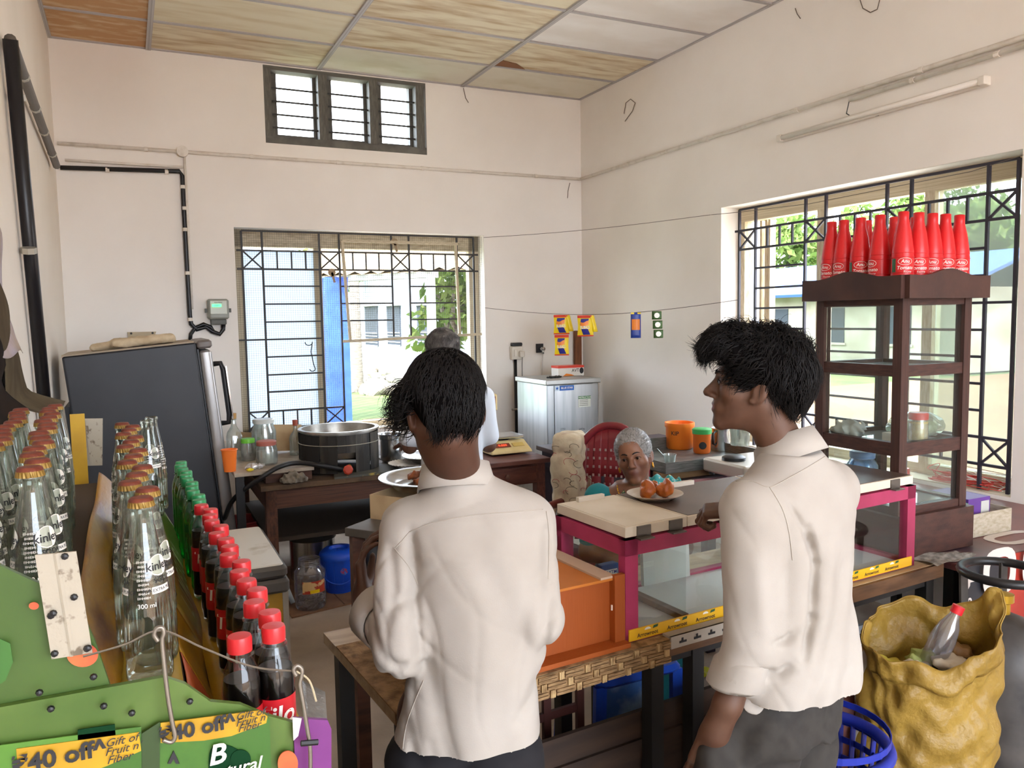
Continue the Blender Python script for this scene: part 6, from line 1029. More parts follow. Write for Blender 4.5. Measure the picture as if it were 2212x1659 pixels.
# ---- bottles
kp = [(0, 0), (.027, 0), (.0295, .006), (.0295, .022), (.0285, .026), (.0295, .03), (.0295, .07), (.0308, .076), (.0295, .082), (.0308, .088), (.0295, .095), (.0288, .115), (.0262, .14), (.022, .168), (.0172, .195), (.0138, .214), (.0133, .228), (.0152, .231), (.0152, .237), (.0125, .239)]
g_bot = GLASS('bottle_glass', '#dfe4dd', .05, .03, '#a8aaa2', edge=.55, rough=.05); m_cap = M('crown_cap', '#5e2519', .55, col2='#753521', nscale=90); m_capy = M('crown_skirt', '#8a6c30', .45, metal=.4)
kr = lambda z: float(np.interp(z, [p[1] for p in kp[1:]], [p[0] for p in kp[1:]]))+.0006
def soda(cap=True):
    t = thing('soda_bottle', 'x', 'bottle', (0, 0, 0), 'glass soda bottles'); MB().lathe(kp, (0, 0, 0), 20, cap=False).build('glass', g_bot, t, True, world=False, auto=70)
    if cap:
        MB().lathe([(.0125, .247), (.0145, .2455), (.0158, .242), (0, .242)], (0, 0, 0), 20, cap=False).lathe([(0, .2475), (.0125, .247)], (0, 0, 0), 20, cap=False).build('crown_cap', m_cap, t, True, world=False, auto=50); V = []; Fs = []
        for k in range(42): a = 2*PI*k/42; r_ = .0172 if k % 2 else .0158; V += [(.0155*math.cos(a), .0155*math.sin(a), .2425), (r_*math.cos(a), r_*math.sin(a), .2345)]
        for k in range(42): j = (k+1) % 42; Fs.append((2*k, 2*j, 2*j+1, 2*k+1))
        MB().add(V, Fs).build('cap_skirt', m_capy, t, world=False)
    white = MB(); ink = MB(); a0 = -PI/2
    for th in (a0+.75, a0-1.35):
        Vv = [((kr(.158+.014*math.sin(s)))*math.cos(th+.62*math.cos(s)), kr(.158+.014*math.sin(s))*math.sin(th+.62*math.cos(s)), .158+.014*math.sin(s)) for s in np.linspace(0, 2*PI, 18, endpoint=False)]; white.add(Vv, [tuple(range(18))])
        A2 = np.linspace(th-.5, th+.5, 7); white.add([(kr(z)*math.cos(q), kr(z)*math.sin(q), z) for z in (.122, .131) for q in A2], [(i, i+1, 8+i, 7+i) for i in range(6)])
        ink.textcyl('kinley', (0, 0, 0), lambda z: kr(z)+.0006, th, .157, .0155, .012); ink.textcyl('SODA', (0, 0, 0), lambda z: kr(z)+.0006, th+.1, .139, .0095, .012); ink.textcyl('FOR EXTRA PUNCH', (0, 0, 0), lambda z: kr(z)+.0006, th, .1265, .0058, .01)
    white.textcyl('300 ml', (0, 0, 0), lambda z: kr(z)+.0006, a0, .108, .0085, .004)
    for r_ in range(9): white.textcyl('IIHIEIHI' if r_ % 2 else 'EIHHIIEH', (0, 0, 0), lambda z: kr(z)+.0004, a0-.1, .165-.0058*r_, .0042)
    tag(white.build('white_print', M('print_white'), t, world=False), kind='stuff'); tag(ink.build('lettering', m_ink, t, world=False), kind='stuff'); return t
sod = soda(); sod2 = soda(False); used = set(); HK = .2475
def place(proto, loc, lab, rz=0, key=None):
    o = proto if key not in used else copy_tree(proto); used.add(key); o.location = tuple(float(q) for q in loc); o.rotation_euler = (0, 0, rz); o['label'] = lab; return o
ords = ['front', 'second', 'third', 'fourth', 'fifth', 'sixth', 'seventh', 'eighth', 'ninth', 'tenth', 'eleventh', 'twelfth', 'thirteenth', 'fourteenth', 'fifteenth', 'sixteenth', 'seventeenth', 'eighteenth', 'nineteenth', 'twentieth']
caps2 = [(310, 1103), (307, 1087), (311, 1072), (296, 1059), (300, 1046), (292, 1033), (296, 1020), (292, 1006), (289, 993), (287, 983), (283, 973), (279, 962), (277, 952), (268, 942), (272, 935)]
for k in range(15):
    y = 1.152+.0645*k; x = .004+.012*math.sin(2.1*k)*(k > 0)-.004*k*.3; place(sod, (x, y, T2+.003), ords[k]+' capped soda bottle from the front in the single row', math.atan2(-x, y)*-1+.25*math.sin(k*1.7)*(k > 0), 's')
for k in range(2): place(sod2, (.03+.012*k, 2.15+.07*k, T2+.003), ['nearer', 'farther'][k]+' uncapped soda bottle at the end of the single row', k, 's2')
for k in range(15):
    y = 1.175+.0645*k; x = -.122-.003*k+.006*math.sin(1.9*k); place(sod, (x, y, T1+.002), ords[k]+' soda bottle from the front in the right row of the upper tier', .2*math.sin(k*2.3), 's')
for k in range(15):
    y = 1.12+.0645*k; x = -.188-.002*k+.006*math.sin(1.3*k); place(sod, (x, y, T1+.002), ords[k]+' soda bottle from the front in the wall side row of the upper tier', .2*math.sin(k*1.3), 's')
# small plastic cola and lime bottles
cp = [(0, .003), (.016, 0), (.0215, .003), (.024, .012), (.024, .03), (.0232, .042), (.0238, .062), (.0238, .117), (.0236, .12), (.0242, .13), (.0232, .147), (.0195, .163), (.0135, .176), (.0128, .182), (.0128, .188)]
def small(name, pl, liq, lv, cap, group, label_band=True, lb=(.064, .115)):
    t = thing(name, 'x', 'bottle', (0, 0, 0), group); MB().lathe(cp, (0, 0, 0), 20, cap=False).build('plastic', pl, t, True, world=False, auto=70)
    if liq:
        pr = [(0, .004)]+[(max(r-.0012, .001), z) for r, z in cp[1:] if .003 < z < lv]+[(float(np.interp(lv, [q[1] for q in cp[1:]], [q[0] for q in cp[1:]]))-.0012, lv), (0, lv)]; MB().lathe(pr, (0, 0, 0), 18, cap=False).build('drink', liq, t, True, world=False, auto=50)
    MB().lathe([(.0148, .184), (.0150, .2), (.0138, .2035), (0, .204)], (0, 0, 0), 24, cap=False).build('cap', cap, t, True, world=False, auto=45); MB().lathe([(.0128, .178), (.0168, .179), (.0168, .181), (.0128, .182)], (0, 0, 0), 20, cap=False).build('neck_ring', pl, t, world=False)
    if label_band:
        b = MB().lathe([(.0244, lb[0]), (.0244, lb[1])], (0, 0, 0), 24, cap=False).build('label', M('cola_label', '#c01f28', .35), t, True, world=False)
        w = MB()
        for th in (-PI/2, PI/2): w.textcyl('Tilo', (0, 0, 0), .0249, th, .093, .034, .02, .1); w.textcyl('COLA', (0, 0, 0), .0249, th+.5, .071, .0075, .01)
        tag(w.build('lettering', M('print_white'), b, world=False), kind='stuff')
    return t
cola = small('cola_bottle', GLASS('pet_bottle', '#eef0f0', .03, .0, edge=.35), M('cola_drink', '#0c0706', .3, spec=.2), .150, M('cola_cap', '#c2242a', .35), 'small cola bottles')
lime = small('lime_bottle', GLASS('pet_green', '#2fae55', .08, .12, '#1f9a48'), None, .1, M('lime_cap', '#2c8a52', .4), 'small green lime bottles', False)
capz = T3+.005+.204
qa, qb, qc = at(590, 1350, Z=capz), at(442, 1089, Z=capz), at(517, 1372, Z=capz)
nc = int(np.linalg.norm(qb-qa)/.049); pos = [(qa[0], qa[1]), (qc[0], qc[1])]+[(qa[0]+(qb[0]-qa[0])*k/nc+.007*math.sin(2.4*k), qa[1]+(qb[1]-qa[1])*k/nc) for k in range(1, nc+1)]
clab = ['front right cola bottle with its label showing', 'front left cola bottle standing slightly apart']+[ords[k]+' cola bottle behind the front pair' for k in range(len(pos)-2)]
for k, (x, y) in enumerate(pos): place(cola, (x, y, T3+.005), clab[k], -math.atan2(x, y)+(-.05 if k == 0 else .3 if k == 1 else .4*math.sin(2*k)), 'c')
ly = pos[-1][1]+.056
for k in range(11): x = pos[-1][0]+.004*math.sin(k*2)-.001*k; place(lime, (x, ly+.055*k, T3+.005), ords[k]+' green lime bottle counted from the cola bottles', 0, 'l')
# hinge plate and blue card at the far end
t = thing('slotted_plate', 'pale slotted metal plate at the far end of the rack', 'plate', (-.07, 2.44, T1)); q = at(195, 955, Y=2.46); MB().box(q, (.06, .004, .13), rotm(0, .06)).build('plate', m_rp, t); MB().bar(q+(.0, -.004, -.06), q+(-.006, -.004, .06), .006).build('ridge', m_rp, t)
t = thing('yellow_card', 'yellow card edge standing behind the upper tier bottles', 'card', (-.1, 2.44, T1)); q = at(170, 950, Y=2.43); MB().box(q+(0, 0, -.03), (.035, .003, .2)).build('card', m_py, t)
# ================================================================ papers hanging on the left wall
def paper(lab, m, ctr, w0, w1, bulge, curl, seed, group='hanging calendars'):
    """ctr: list of (Y near, Y far, Z) rows from top to bottom, hanging off the wall"""
    t = thing('hanging_calendar', lab, 'calendar', (LX+.02, ctr[-1][1], ctr[-1][2]), group); rows = np.array(ctr)
    def pf(u, v):
        s = v*(len(rows)-1); i = min(int(s), len(rows)-2); f = s-i; r = rows[i]*(1-f)+rows[i+1]*f
        return np.array([LX+.008+bulge*(v**1.3)*(.35+.65*math.sin(PI*min(u*1.0, 1)))+curl*(max(0, v-.86)/.14)**1.4*.10+.010*math.sin(9*v+3*u+seed), r[0]+(r[1]-r[0])*u, r[2]+.01*math.sin(7*u+seed)])
    MB().grid(pf, 14, 26).build('sheet', m, t, True, solid=.0015); MB().tube([pf(u, 0)+(.0, 0, .002) for u in np.linspace(0, 1, 6)], .005, 6).build('top_strip', m_clip, t)
def ly_(px, z): # Y on the left wall for an image column
    v = CF+(px-1106)/F*CR; return float(LX/v[0]*v[1])
def rows_(pts, w): return [(float(at(x, y, X=LX+.03)[1])-w, float(at(x, y, X=LX+.03)[1]), float(at(x, y, X=LX+.03)[2])) for x, y in pts]
paper('dark printed calendar hanging nearest the camera on the left wall', M('calendar_dark', '#1c1512', .9, col2='#2a1f18', nscale=3, spec=.1), rows_([(-25, 600), (-8, 670), (6, 720), (26, 790), (22, 825), (30, 892)], .7), 0, 0, .035, .5, 1)
paper('olive brown calendar page with a curled foot behind the dark one', M('calendar_olive', '#4a3e30', .9, col2='#635844', nscale=4, spec=.1), rows_([(-10, 515), (8, 600), (24, 656), (36, 700), (60, 770), (68, 838), (80, 872)], .6), 0, 0, .02, 1.1, 2)
paper('pale lilac calendar sheet hanging closest to the black pipe', M('calendar_lilac', '#b5a8b4', .6, col2='#a38f7a', nscale=5), rows_([(4, 460), (12, 500), (20, 560), (30, 651), (36, 700), (44, 760)], .5), 0, 0, .008, .2, 3)
# ================================================================ people (built in view-aligned level axes: x right, y away, z up)
BR = np.array([[_rt[0], _rt[1], 0], [CF[0], CF[1], 0], [0, 0, 1.]]); BR[1] /= np.linalg.norm(BR[1])
def J(px, py, d): return BR @ at(px, py, d=d)
toW = lambda V: np.asarray(V) @ BR
def frame(fwd, roll=0):
    """columns: person's right-hand x, forward y, up z"""
    f = np.array(fwd, float); f /= np.linalg.norm(f); x = np.cross(f, (0, 0, 1.)); x /= np.linalg.norm(x); u = np.cross(x, f); c, s = math.cos(roll), math.sin(roll)
    return np.stack([x*c+u*s, f, -x*s+u*c], 1)
def pmesh(name, fn, lo, hi, h, mat, parent, smooth_it=1, matfn=None):
    V, Q = surface(fn, lo, hi, h); mi = matfn(V[Q].mean(1)) if matfn is not None else None; WV = toW(V)-base_of(parent)
    me = bpy.data.meshes.new(name); me.vertices.add(len(V)); me.vertices.foreach_set('co', WV.astype(np.float32).ravel()); me.loops.add(len(Q)*4); me.loops.foreach_set('vertex_index', Q.astype(np.int32).ravel()); me.polygons.add(len(Q)); me.polygons.foreach_set('loop_start', np.arange(len(Q), dtype=np.int32)*4)
    me.update(calc_edges=True); me.validate()
    for m_ in (mat if isinstance(mat, (list, tuple)) else [mat]): me.materials.append(m_)
    if mi is not None: me.polygons.foreach_set('material_index', np.asarray(mi, np.int32))
    me.polygons.foreach_set('use_smooth', [True]*len(me.polygons)); o = bpy.data.objects.new(name, me); COL.objects.link(o); o.parent = parent
    if smooth_it: md = o.modifiers.new('s', 'SMOOTH'); md.iterations = smooth_it; md.factor = .5
    o['_n'] = len(V); del o['_n']; return o, V, Q
def mirror(fn): return fn
def head_sdf(P, C, R, s=1.0, female=False, smile=0., gaunt=0.):
    Q = ((P-C) @ R)/s; A = np.abs(Q[:, 0]); Qa = np.stack([A, Q[:, 1], Q[:, 2]], 1); e = S_ell
    d = e(Q, (0, -.012, .036), (.074, .094, .086)); d = smin(d, e(Q, (0, .028, -.035), (.058, .06, .078)), .03)
    d = smin(d, e(Q, (0, .045, .045), (.055, .04, .05)), .03); d = smin(d, S_cap(Qa, (.052, -.008, -.035), (.012, .072, -.098), .017, .016), .03); d = smin(d, e(Q, (0, .074, -.098), (.02, .016, .017)), .02)
    d = smin(d, e(Qa, (.043, .055, -.018+.004*smile), (.024, .026, .022)), .025)
    d = smin(d, S_cap(Qa, (.012, .089, .022), (.042, .072, .024), .009, .008), .014)
    d = smax(d, -e(Qa, (.031, .1, .005), (.019, .018, .013)), .012)
    d = smin(d, e(Qa, (.031, .0745, .0045), (.0165, .015, .0125)), .004); d = smax(d, -e(Qa, (.0305, .094, .0045), (.0115, .0095, .004)), .002)
    d = smin(d, S_cap(Q, (0, .080, .010), (0, .094, -.026), .0085, .0105), .006); d = smin(d, S_cap(Q, (0, .09, .012), (0, .113, -.022), .0075, .0105), .012); d = smin(d, e(Q, (0, .113, -.027), (.0115, .011, .0095)), .008); d = smin(d, e(Qa, (.0125, .102, -.03), (.0075, .011, .0075)), .007); d = smax(d, -e(Qa, (.007, .106, -.0375), (.0035, .006, .004)), .003)
    d = smin(d, e(Q, (0, .078, -.058), (.03, .02, .024)), .015); mz = lambda w: .006*smile*(A/.026)**2
    d = smin(d, S_cap(np.stack([A, Q[:, 1]+10*A*A, Q[:, 2]-mz(0)], 1), (0, .0955, -.0535), (.021, .0925, -.0585), .0058, .0035), .005); d = smin(d, S_cap(np.stack([A, Q[:, 1]+10*A*A, Q[:, 2]-mz(0)], 1), (0, .0935, -.0675), (.018, .0915, -.0645), .0068, .004), .005)
    d = smax(d, -S_cap(np.stack([A, Q[:, 1]+10*A*A, Q[:, 2]-mz(0)], 1), (0, .101, -.0605), (.024, .098, -.0608), .0018+.0022*smile, .001), .0025)
    if gaunt: d = d+gaunt*.0016*np.exp(-((A-.03-.25*np.maximum(0, -.03-Q[:, 2]))/.0045)**2)*((Q[:, 2] < -.028) & (Q[:, 2] > -.07) & (Q[:, 1] > .05))
    er = e(Qa @ np.eye(3), (.0775, -.012, -.004), (.009, .02, .033), rotm(.15, 0, .35)); er = smax(er, -e(Qa, (.088, -.006, -.001), (.008, .0115, .021), rotm(.15, 0, .35)), .004); d = smin(d, er, .006); d = smin(d, e(Qa, (.0745, .004, -.03), (.006, .008, .008)), .006)
    return d*s
_hs = head_sdf
def head_sdf(P, C, R, *a, **k): return near(P, C, .24, .13, lambda q: _hs(q, C, R, *a, **k))
def hand_sdf(P, w, dr, nrm, curl=(.5, .6, .5), s=1.0, right=True):
    """hand from wrist w along dr, palm facing nrm; four unequal fingers and a thumb from the side of the palm"""
    dr = np.array(dr, float); dr /= np.linalg.norm(dr); nrm = np.array(nrm, float); nrm -= dr*(nrm @ dr); nrm /= np.linalg.norm(nrm); sd = np.cross(dr, nrm)*(1 if right else -1); R = np.stack([sd, dr, nrm], 1); Q = ((P-np.array(w)) @ R)/s
    d = S_box(Q, (0, .048, 0), (.038, .045, .013), .012); d = smin(d, S_cap(Q, (0, -.01, 0), (0, .02, 0), .024, .024), .02)
    for i, (x, L1, L2, L3, r) in enumerate(((-.029, .040, .025, .020, .0088), (-.01, .045, .029, .022, .0092), (.01, .042, .027, .021, .0088), (.028, .033, .021, .018, .0078))):
        p = np.array([x, .088-.004*abs(i-1), .0]); a = 0
        for Lk, ck, rk in zip((L1, L2, L3), curl, (r, r*.94, r*.84)):
            a += ck*(1+.08*i); q = p+np.array([x*.06, math.cos(a), math.sin(a)])*Lk; d = smin(d, S_cap(Q, p, q, rk, rk*.93), .004); p = q
    b = np.array([-.032, .02, .004]); m = b+np.array([-.026, .026, .012]); t1 = m+np.array([-.010, .032, .008]); t2 = t1+np.array([.004, .026, .006]); d = smin(d, S_cap(Q, b, m, .015, .0125), .012); d = smin(d, S_cap(Q, m, t1, .0118, .0105), .006); d = smin(d, S_cap(Q, t1, t2, .0102, .0082), .004)
    return d*s
_hd = hand_sdf
def hand_sdf(P, w, *a, **k): return near(P, w, .27, .2, lambda q: _hd(q, w, *a, **k))
def folds(P, L_, nearside=True, y0=None):
    """grooves (+) and ridges (-) along view-plane polylines given in x,z"""
    o = np.zeros(len(P)); X = P[:, [0, 2]]
    for pts, w, h in L_:
        for a, b in zip(pts[:-1], pts[1:]):
            a = np.array(a); b = np.array(b); ab = b-a; t = np.clip(((X-a) @ ab)/(ab @ ab), 0, 1); dd = np.linalg.norm(X-a-t[:, None]*ab, axis=1); o = o+h*np.exp(-(dd/w)**2)*(.35+.65*np.sin(PI*np.clip(t, .08, .92)))
    return o if y0 is None else o*(P[:, 1] < y0)
def creases(P, seed, k=24, amp=.0035, dirs=((.6, .2, .8), (-.5, .3, .8), (.9, 0, .35))):
    o = np.zeros(len(P))
    for i, dv in enumerate(dirs):
        q = (P @ np.array(dv))*k*(1+.3*i)+2.2*n3(P, 6, seed+i)+seed; r_ = (1-np.abs(np.sin(q)))**4; o += amp*r_*np.clip(n3(P, 7, seed+9+i)*1.3, 0, 1)
    return o
def strands(name, parent, mat, V, N, n, flow, L, lift, seed, w=.0012, seg=6, sel=None, wav=.004):
    """tapered hair strands lying over a hair surface"""
    g = np.random.default_rng(seed); idx = np.arange(len(V)) if sel is None else np.nonzero(sel(V))[0]; idx = g.choice(idx, n); Vs = []; Fs = []; k0 = 0
    for i in idx:
        p = V[i].copy(); nn = N[i]; l = L*g.uniform(.5, 1.25); st = l/seg; dr = flow(p)+g.normal(size=3)*.14; dr -= nn*(dr @ nn)*.9; dr /= np.linalg.norm(dr)+1e-9; sd = np.cross(nn, dr); sd /= np.linalg.norm(sd)+1e-9; ph = g.uniform(0, 6); lf = lift*g.uniform(.2, 1.3)
        for s in range(seg+1):
            f = s/seg; q = p+dr*l*f+nn*(lf*math.sin(f*1.9)-.012*f*f*l/.05)+sd*wav*math.sin(4*f+ph)+np.array([0, 0, -.010*f*f]); ww = w*(1-f)**.6+.0001
            Vs += [q-sd*ww, q+nn*ww*.9, q+sd*ww]
        for s in range(seg):
            a = k0+3*s
            for u in range(3): v = (u+1) % 3; Fs.append((a+u, a+v, a+3+v, a+3+u))
        k0 += 3*(seg+1)
    mb = MB(); mb.add(toW(np.array(Vs)), Fs); o = mb.build(name, mat, parent, True); return tag(o, kind='stuff')
def vnorm(V, Q):
    N = np.zeros_like(V); a = np.cross(V[Q[:, 2]]-V[Q[:, 0]], V[Q[:, 3]]-V[Q[:, 1]])
    for k in range(4): np.add.at(N, Q[:, k], a)
    return N/(np.linalg.norm(N, axis=1)[:, None]+1e-12)
from mathutils.bvhtree import BVHTree
def seam(name, parent, mat, V, Q, pxs, r=.0011, off=.0006, n=40):
    T = BVHTree.FromPolygons([tuple(v) for v in toW(V)], [tuple(int(i) for i in q) for q in Q]); P = smooth_path([(a, b, 0) for a, b in pxs], n); o = []
    for p in P:
        v = CF+(p[0]-1106)/F*CR-(p[1]-829.5)/F*CU; h = T.ray_cast(Vector((0, 0, EYE)), Vector(v))
        if h[0] is not None: o.append(np.array(h[0])+np.array(h[1])*off)
    if len(o) > 3: MB().tube(o, r, 5).build(name, mat, parent, True)
def eyes(t, C, R, s, look=(0, 1, 0), iris='#1d120c', wm=None):
    for sx in (-1, 1):
        c = C+R @ np.array([sx*.031, .0752, .0045])*s; e = MB().lathe([(.0112*s*math.cos(a), .0112*s*math.sin(a)) for a in np.linspace(-PI/2, PI/2, 9)], (0, 0, 0), 14, cap=False); o = MB(); V = np.concatenate(e.v); o.add(toW(V+c+R @ np.array([0, .0015, 0])*s), e.f); ob = o.build('eyeball', wm or M('eye_white', '#a89c90', .3), t, True)
        l = np.array(look, float); l /= np.linalg.norm(l); l = R @ l; ic = c+R @ np.array([0, .0015, 0])*s+l*.0112*s; u = np.cross(l, (0, 0, 1.)); u /= np.linalg.norm(u); v = np.cross(u, l); MB().add(toW([ic+l*.0016*s]+[ic+(u*math.cos(a)+v*math.sin(a))*.0062*s for a in np.linspace(0, 2*PI, 14, endpoint=False)]), [(0, i+1, (i+1) % 14+1) for i in range(14)]).build('iris', M('iris_dark', iris, .2), ob)
        b = [C+R @ (np.array([sx*x, y, z])*s) for x, y, z in ((.012, .099, .026), (.022, .0965, .031), (.034, .0895, .032), (.046, .078, .027))]; MB().tube(toW(b), [.0022*s, .0032*s, .003*s, .0012*s], 6).build('eyebrow', M('brow_dark', '#171110', .8), t, True)
        ld = [C+R @ (np.array([sx*x, y, z])*s) for x, y, z in ((.0175, .0895, .004), (.024, .0925, .0105), (.032, .0915, .0125), (.040, .087, .0105), (.0455, .0805, .0045))]; MB().tube(toW(ld), .0013*s, 5).build('eyelid_line', M('brow_dark'), t, True)
def lipfn(C, R, s, female=False):
    def f(P):
        Q = ((P-C) @ R)/s; A = abs(Q[:, 0]); return ((A < .022) & (Q[:, 1] > .082) & (Q[:, 2] < -.0490-.25*A+.0) & (Q[:, 2] > -.0730+.4*A)).astype(int)
    return f
m_shirt = M('shirt_white', '#aca69f', .9, col2='#a49d95', nscale=5, bump=.06, bscale=400); m_seam = M('shirt_seam', '#aaa298', .9); m_hair = M('hair_black', '#0e0b0c', .55, spec=.3); m_hb = M('hair_base', '#0b0909', .95, spec=.03); m_grey_tr = M('trouser_grey', '#35322f', .85, col2='#2b2826', nscale=30); m_dark_tr = M('trouser_dark', '#18171c', .85)
def trousers(t, hip, ax, leg_dx, foot, mat, top, w=.155, dpt=.12, pocket=None):
    """hip centre, side axis; straight trouser legs to the ankles plus shoes"""
    ax = np.array([ax[0], ax[1], 0.]); ax /= np.linalg.norm(ax); fw_ = np.array([-ax[1], ax[0], 0]); ang = math.atan2(ax[1], ax[0])
    def fn(P):
        d = S_stack(P, [(hip[2]-.22, hip[0], hip[1], w, dpt, ang), (hip[2]-.08, hip[0], hip[1], w-.022, dpt-.018, ang), (top, hip[0], hip[1], w-.04, dpt-.03, ang)])
        for s in (-1, 1): a = hip+ax*s*.08+np.array([0, 0, -.17]); k = hip*np.array([1, 1, 0])+ax*s*(leg_dx*.9)+np.array([0, 0, .46]); f = hip*np.array([1, 1, 0])+ax*s*leg_dx+np.array([0, 0, .06]); d = smin(d, S_cap(P, a, k, .098, .078), .03); d = smin(d, S_cap(P, k, f, .078, .066), .02)
        if pocket is not None: d = smin(d, S_ell(P, pocket, (.055, .055, .11)), .05)
        return d+.004*np.sin(P[:, 2]*45+3*np.sin(P[:, 0]*30))+.003*n3(P, 18, 2)
    pmesh('trousers', fn, hip-np.array([.34, .34, hip[2]+.0]), np.array([hip[0]+.34, hip[1]+.34, top+.03]), .011, mat, t)
    def sh(P):
        d = np.full(len(P), 9.)
        for s in (-1, 1): f = hip*np.array([1, 1, 0])+ax*s*leg_dx; d = np.minimum(d, S_ell(P, f+fw_*.05+np.array([0, 0, .035]), (.05, .13, .045), np.stack([ax, fw_, (0, 0, 1)], 1)))
        return np.maximum(d, -P[:, 2])
    pmesh('shoes', sh, hip*np.array([1, 1, 0])-np.array([.35, .35, .01]), hip*np.array([1, 1, 0])+np.array([.35, .35, .1]), .01, m_blk, t)
def collar(t, C, R, a, b, stand, fall, mat, tilt=0, back=0, open_=.35, flare=.022):
    """shirt collar: stand and folded fall round the neck, open at the front"""
    V = []
    n = 44
    for i in range(n):
        th = PI/2+open_+(2*PI-2*open_)*i/(n-1); c_, s_ = math.cos(th), math.sin(th); fr = max(0., s_)
        rows = [(1.0, 0), (.985, stand*.9), (1.0, stand*(1.06)), (1.05, stand*1.05), (1.05+flare/a*.6, stand*.55-.2*fall), (1.05+flare/a, stand-fall*(1+.35*fr))]
        for k, z in rows: V.append(C+R @ np.array([a*k*c_, b*k*s_, z-.02*fr]))
    m = 6; MB().add(toW(V), [(i*m+j, (i+1)*m+j, (i+1)*m+j+1, i*m+j+1) for i in range(n-1) for j in range(m-1)]).build('collar', mat, t, True, solid=.0025)
# ---------------------------------------------------------------- boy with bowed head, back to the camera
D1 = 1.72; m_skin1 = M('skin_brown_a', '#543628', .5, col2='#492e22', nscale=12, sss=.08); m_lip = M('lip_brown', '#6d3f38', .5)
hc = J(960, 892, 1.70); Rh = frame((-.30, .88, -.26)); j = lambda px, py, d=D1: J(px, py, d)
ctr = j(1000, 1300); t = thing('person', 'person in a cream shirt seen from behind with head bowed', 'person', toW(np.array([ctr[0], ctr[1], 0])))
SL, SR, EL, ER = j(878, 1142, 1.75), j(1140, 1130, 1.75), j(868, 1402, 1.66), j(1160, 1335, 1.70); WL, WR = j(786, 1292, 1.90), j(1100, 1240, 1.98); HD = j(783, 1225, 1.96); nb = j(990, 1040, 1.75); hip = np.array([ctr[0], ctr[1]+.01, .84])
def b1(P):
    d = head_sdf(P, hc, Rh, .97); d = smin(d, S_cap(P, hc+Rh @ np.array([0, -.03, -.05]), nb, .052, .056), .03); d = smin(d, S_stack(P, [(hip[2]-.05, hip[0], hip[1], .11, .07, 0), (1.05, hip[0], hip[1]+.02, .10, .06, 0), (1.25, hip[0], hip[1]+.03, .11, .06, 0), (nb[2]-.05, nb[0], nb[1]+.01, .06, .05, 0)]), .03)
    for S_, E_, W_ in ((SL, EL, WL), (SR, ER, WR)): d = smin(d, S_cap(P, S_, E_, .028, .030), .03); d = smin(d, S_cap(P, E_, W_, .030, .027), .02)
    d = smin(d, hand_sdf(P, WL, (-.12, .3, .9), (.95, .1, -.1), (.35, .4, .3), .95, False), .012); d = smin(d, hand_sdf(P, WR, (-.3, .7, .5), (-.7, .2, -.4), (.5, .6, .5), .95, True), .012)
    for s in (-1, 1): d = smin(d, S_cap(P, hip+np.array([s*.08, 0, -.05]), np.array([hip[0]+s*.1, hip[1], .09]), .07, .045), .03)
    return d
lo = np.array([ctr[0]-.36, ctr[1]-.28, .02]); hi = np.array([ctr[0]+.36, ctr[1]+.48, 1.62]); pmesh('body', b1, lo, hi, .0046, [m_skin1, m_lip], t, 1, lipfn(hc, Rh, .97)); eyes(t, hc, Rh, .97)
f2 = lambda *pp: [tuple(j(a, b)[[0, 2]]) for a, b in pp]
FL1 = [(f2((893, 1140), (898, 1200), (906, 1310), (915, 1400)), .012, .010), (f2((1178, 1140), (1180, 1250), (1172, 1390)), .012, .009), (f2((1030, 1150), (1080, 1260), (1120, 1400)), .035, .006), (f2((1050, 1200), (1040, 1420), (1010, 1640)), .05, -.006), (f2((925, 1380), (960, 1500), (995, 1659)), .022, .007), (f2((880, 1500), (905, 1600)), .014, .006), (f2((940, 1560), (960, 1659)), .012, .005), (f2((1120, 1520), (1150, 1480), (1165, 1440)), .015, .006), (f2((1075, 1470), (1095, 1659)), .03, .005), (f2((850, 1170), (862, 1250), (850, 1330)), .012, .006), (f2((815, 1330), (850, 1375), (900, 1400)), .011, .005), (f2((835, 1440), (870, 1400), (905, 1380)), .010, .005), (f2((870, 1280), (890, 1265), (902, 1290)), .010, .007), (f2((1195, 1200), (1190, 1330)), .012, .004), (f2((820, 1200), (812, 1300)), .016, -.004), (f2((880, 1470), (892, 1560), (870, 1640)), .014, -.005)]
def ring(py, pl, pr, b, dy=0, d=D1): a, c = j(pl, py, d), j(pr, py, d); return ((a[2]+c[2])/2, (a[0]+c[0])/2, (a[1]+c[1])/2+dy, abs(c[0]-a[0])/2, b, 0)
R1 = sorted([ring(1690, 852, 1170, .125, .02), ring(1600, 845, 1170, .125, .02), ring(1500, 872, 1165, .12, .02), ring(1400, 890, 1180, .118, .02), ring(1280, 895, 1192, .12, .02), ring(1180, 880, 1188, .115, .02), ring(1110, 880, 1170, .095, .025), ring(1065, 925, 1120, .07, .03), ring(1035, 955, 1060, .055, .03)])
def sh1(P):
    d = S_stack(P, R1); d = smin(d, S_cap(P, SL+np.array([.02, .0, .0]), SR+np.array([-.02, 0, .0]), .062, .062), .05)
    d = smin(d, S_cap(P, SL, EL+np.array([-.004, 0, -.0]), .060, .056), .022); d = smin(d, S_cap(P, SR, ER, .060, .054), .022); d = smin(d, S_cap(P, EL, EL+(WL-EL)*.5, .056, .045), .02); d = smin(d, S_cap(P, ER, ER+(WR-ER)*.5, .058, .05), .02)
    d = smin(d, S_cap(P, nb+np.array([0, .005, -.07]), nb+np.array([0, -.004, .004]), .078, .064), .03)
    return d+folds(P, FL1, y0=D1+.02)*1.45+.0022*n3(P, 26, 4)+creases(P, 3)
lo = np.array([ctr[0]-.36, ctr[1]-.26, .76]); hi = np.array([ctr[0]+.36, ctr[1]+.40, 1.40]); o, V, Q = pmesh('shirt', sh1, lo, hi, .0046, m_shirt, t, 1)
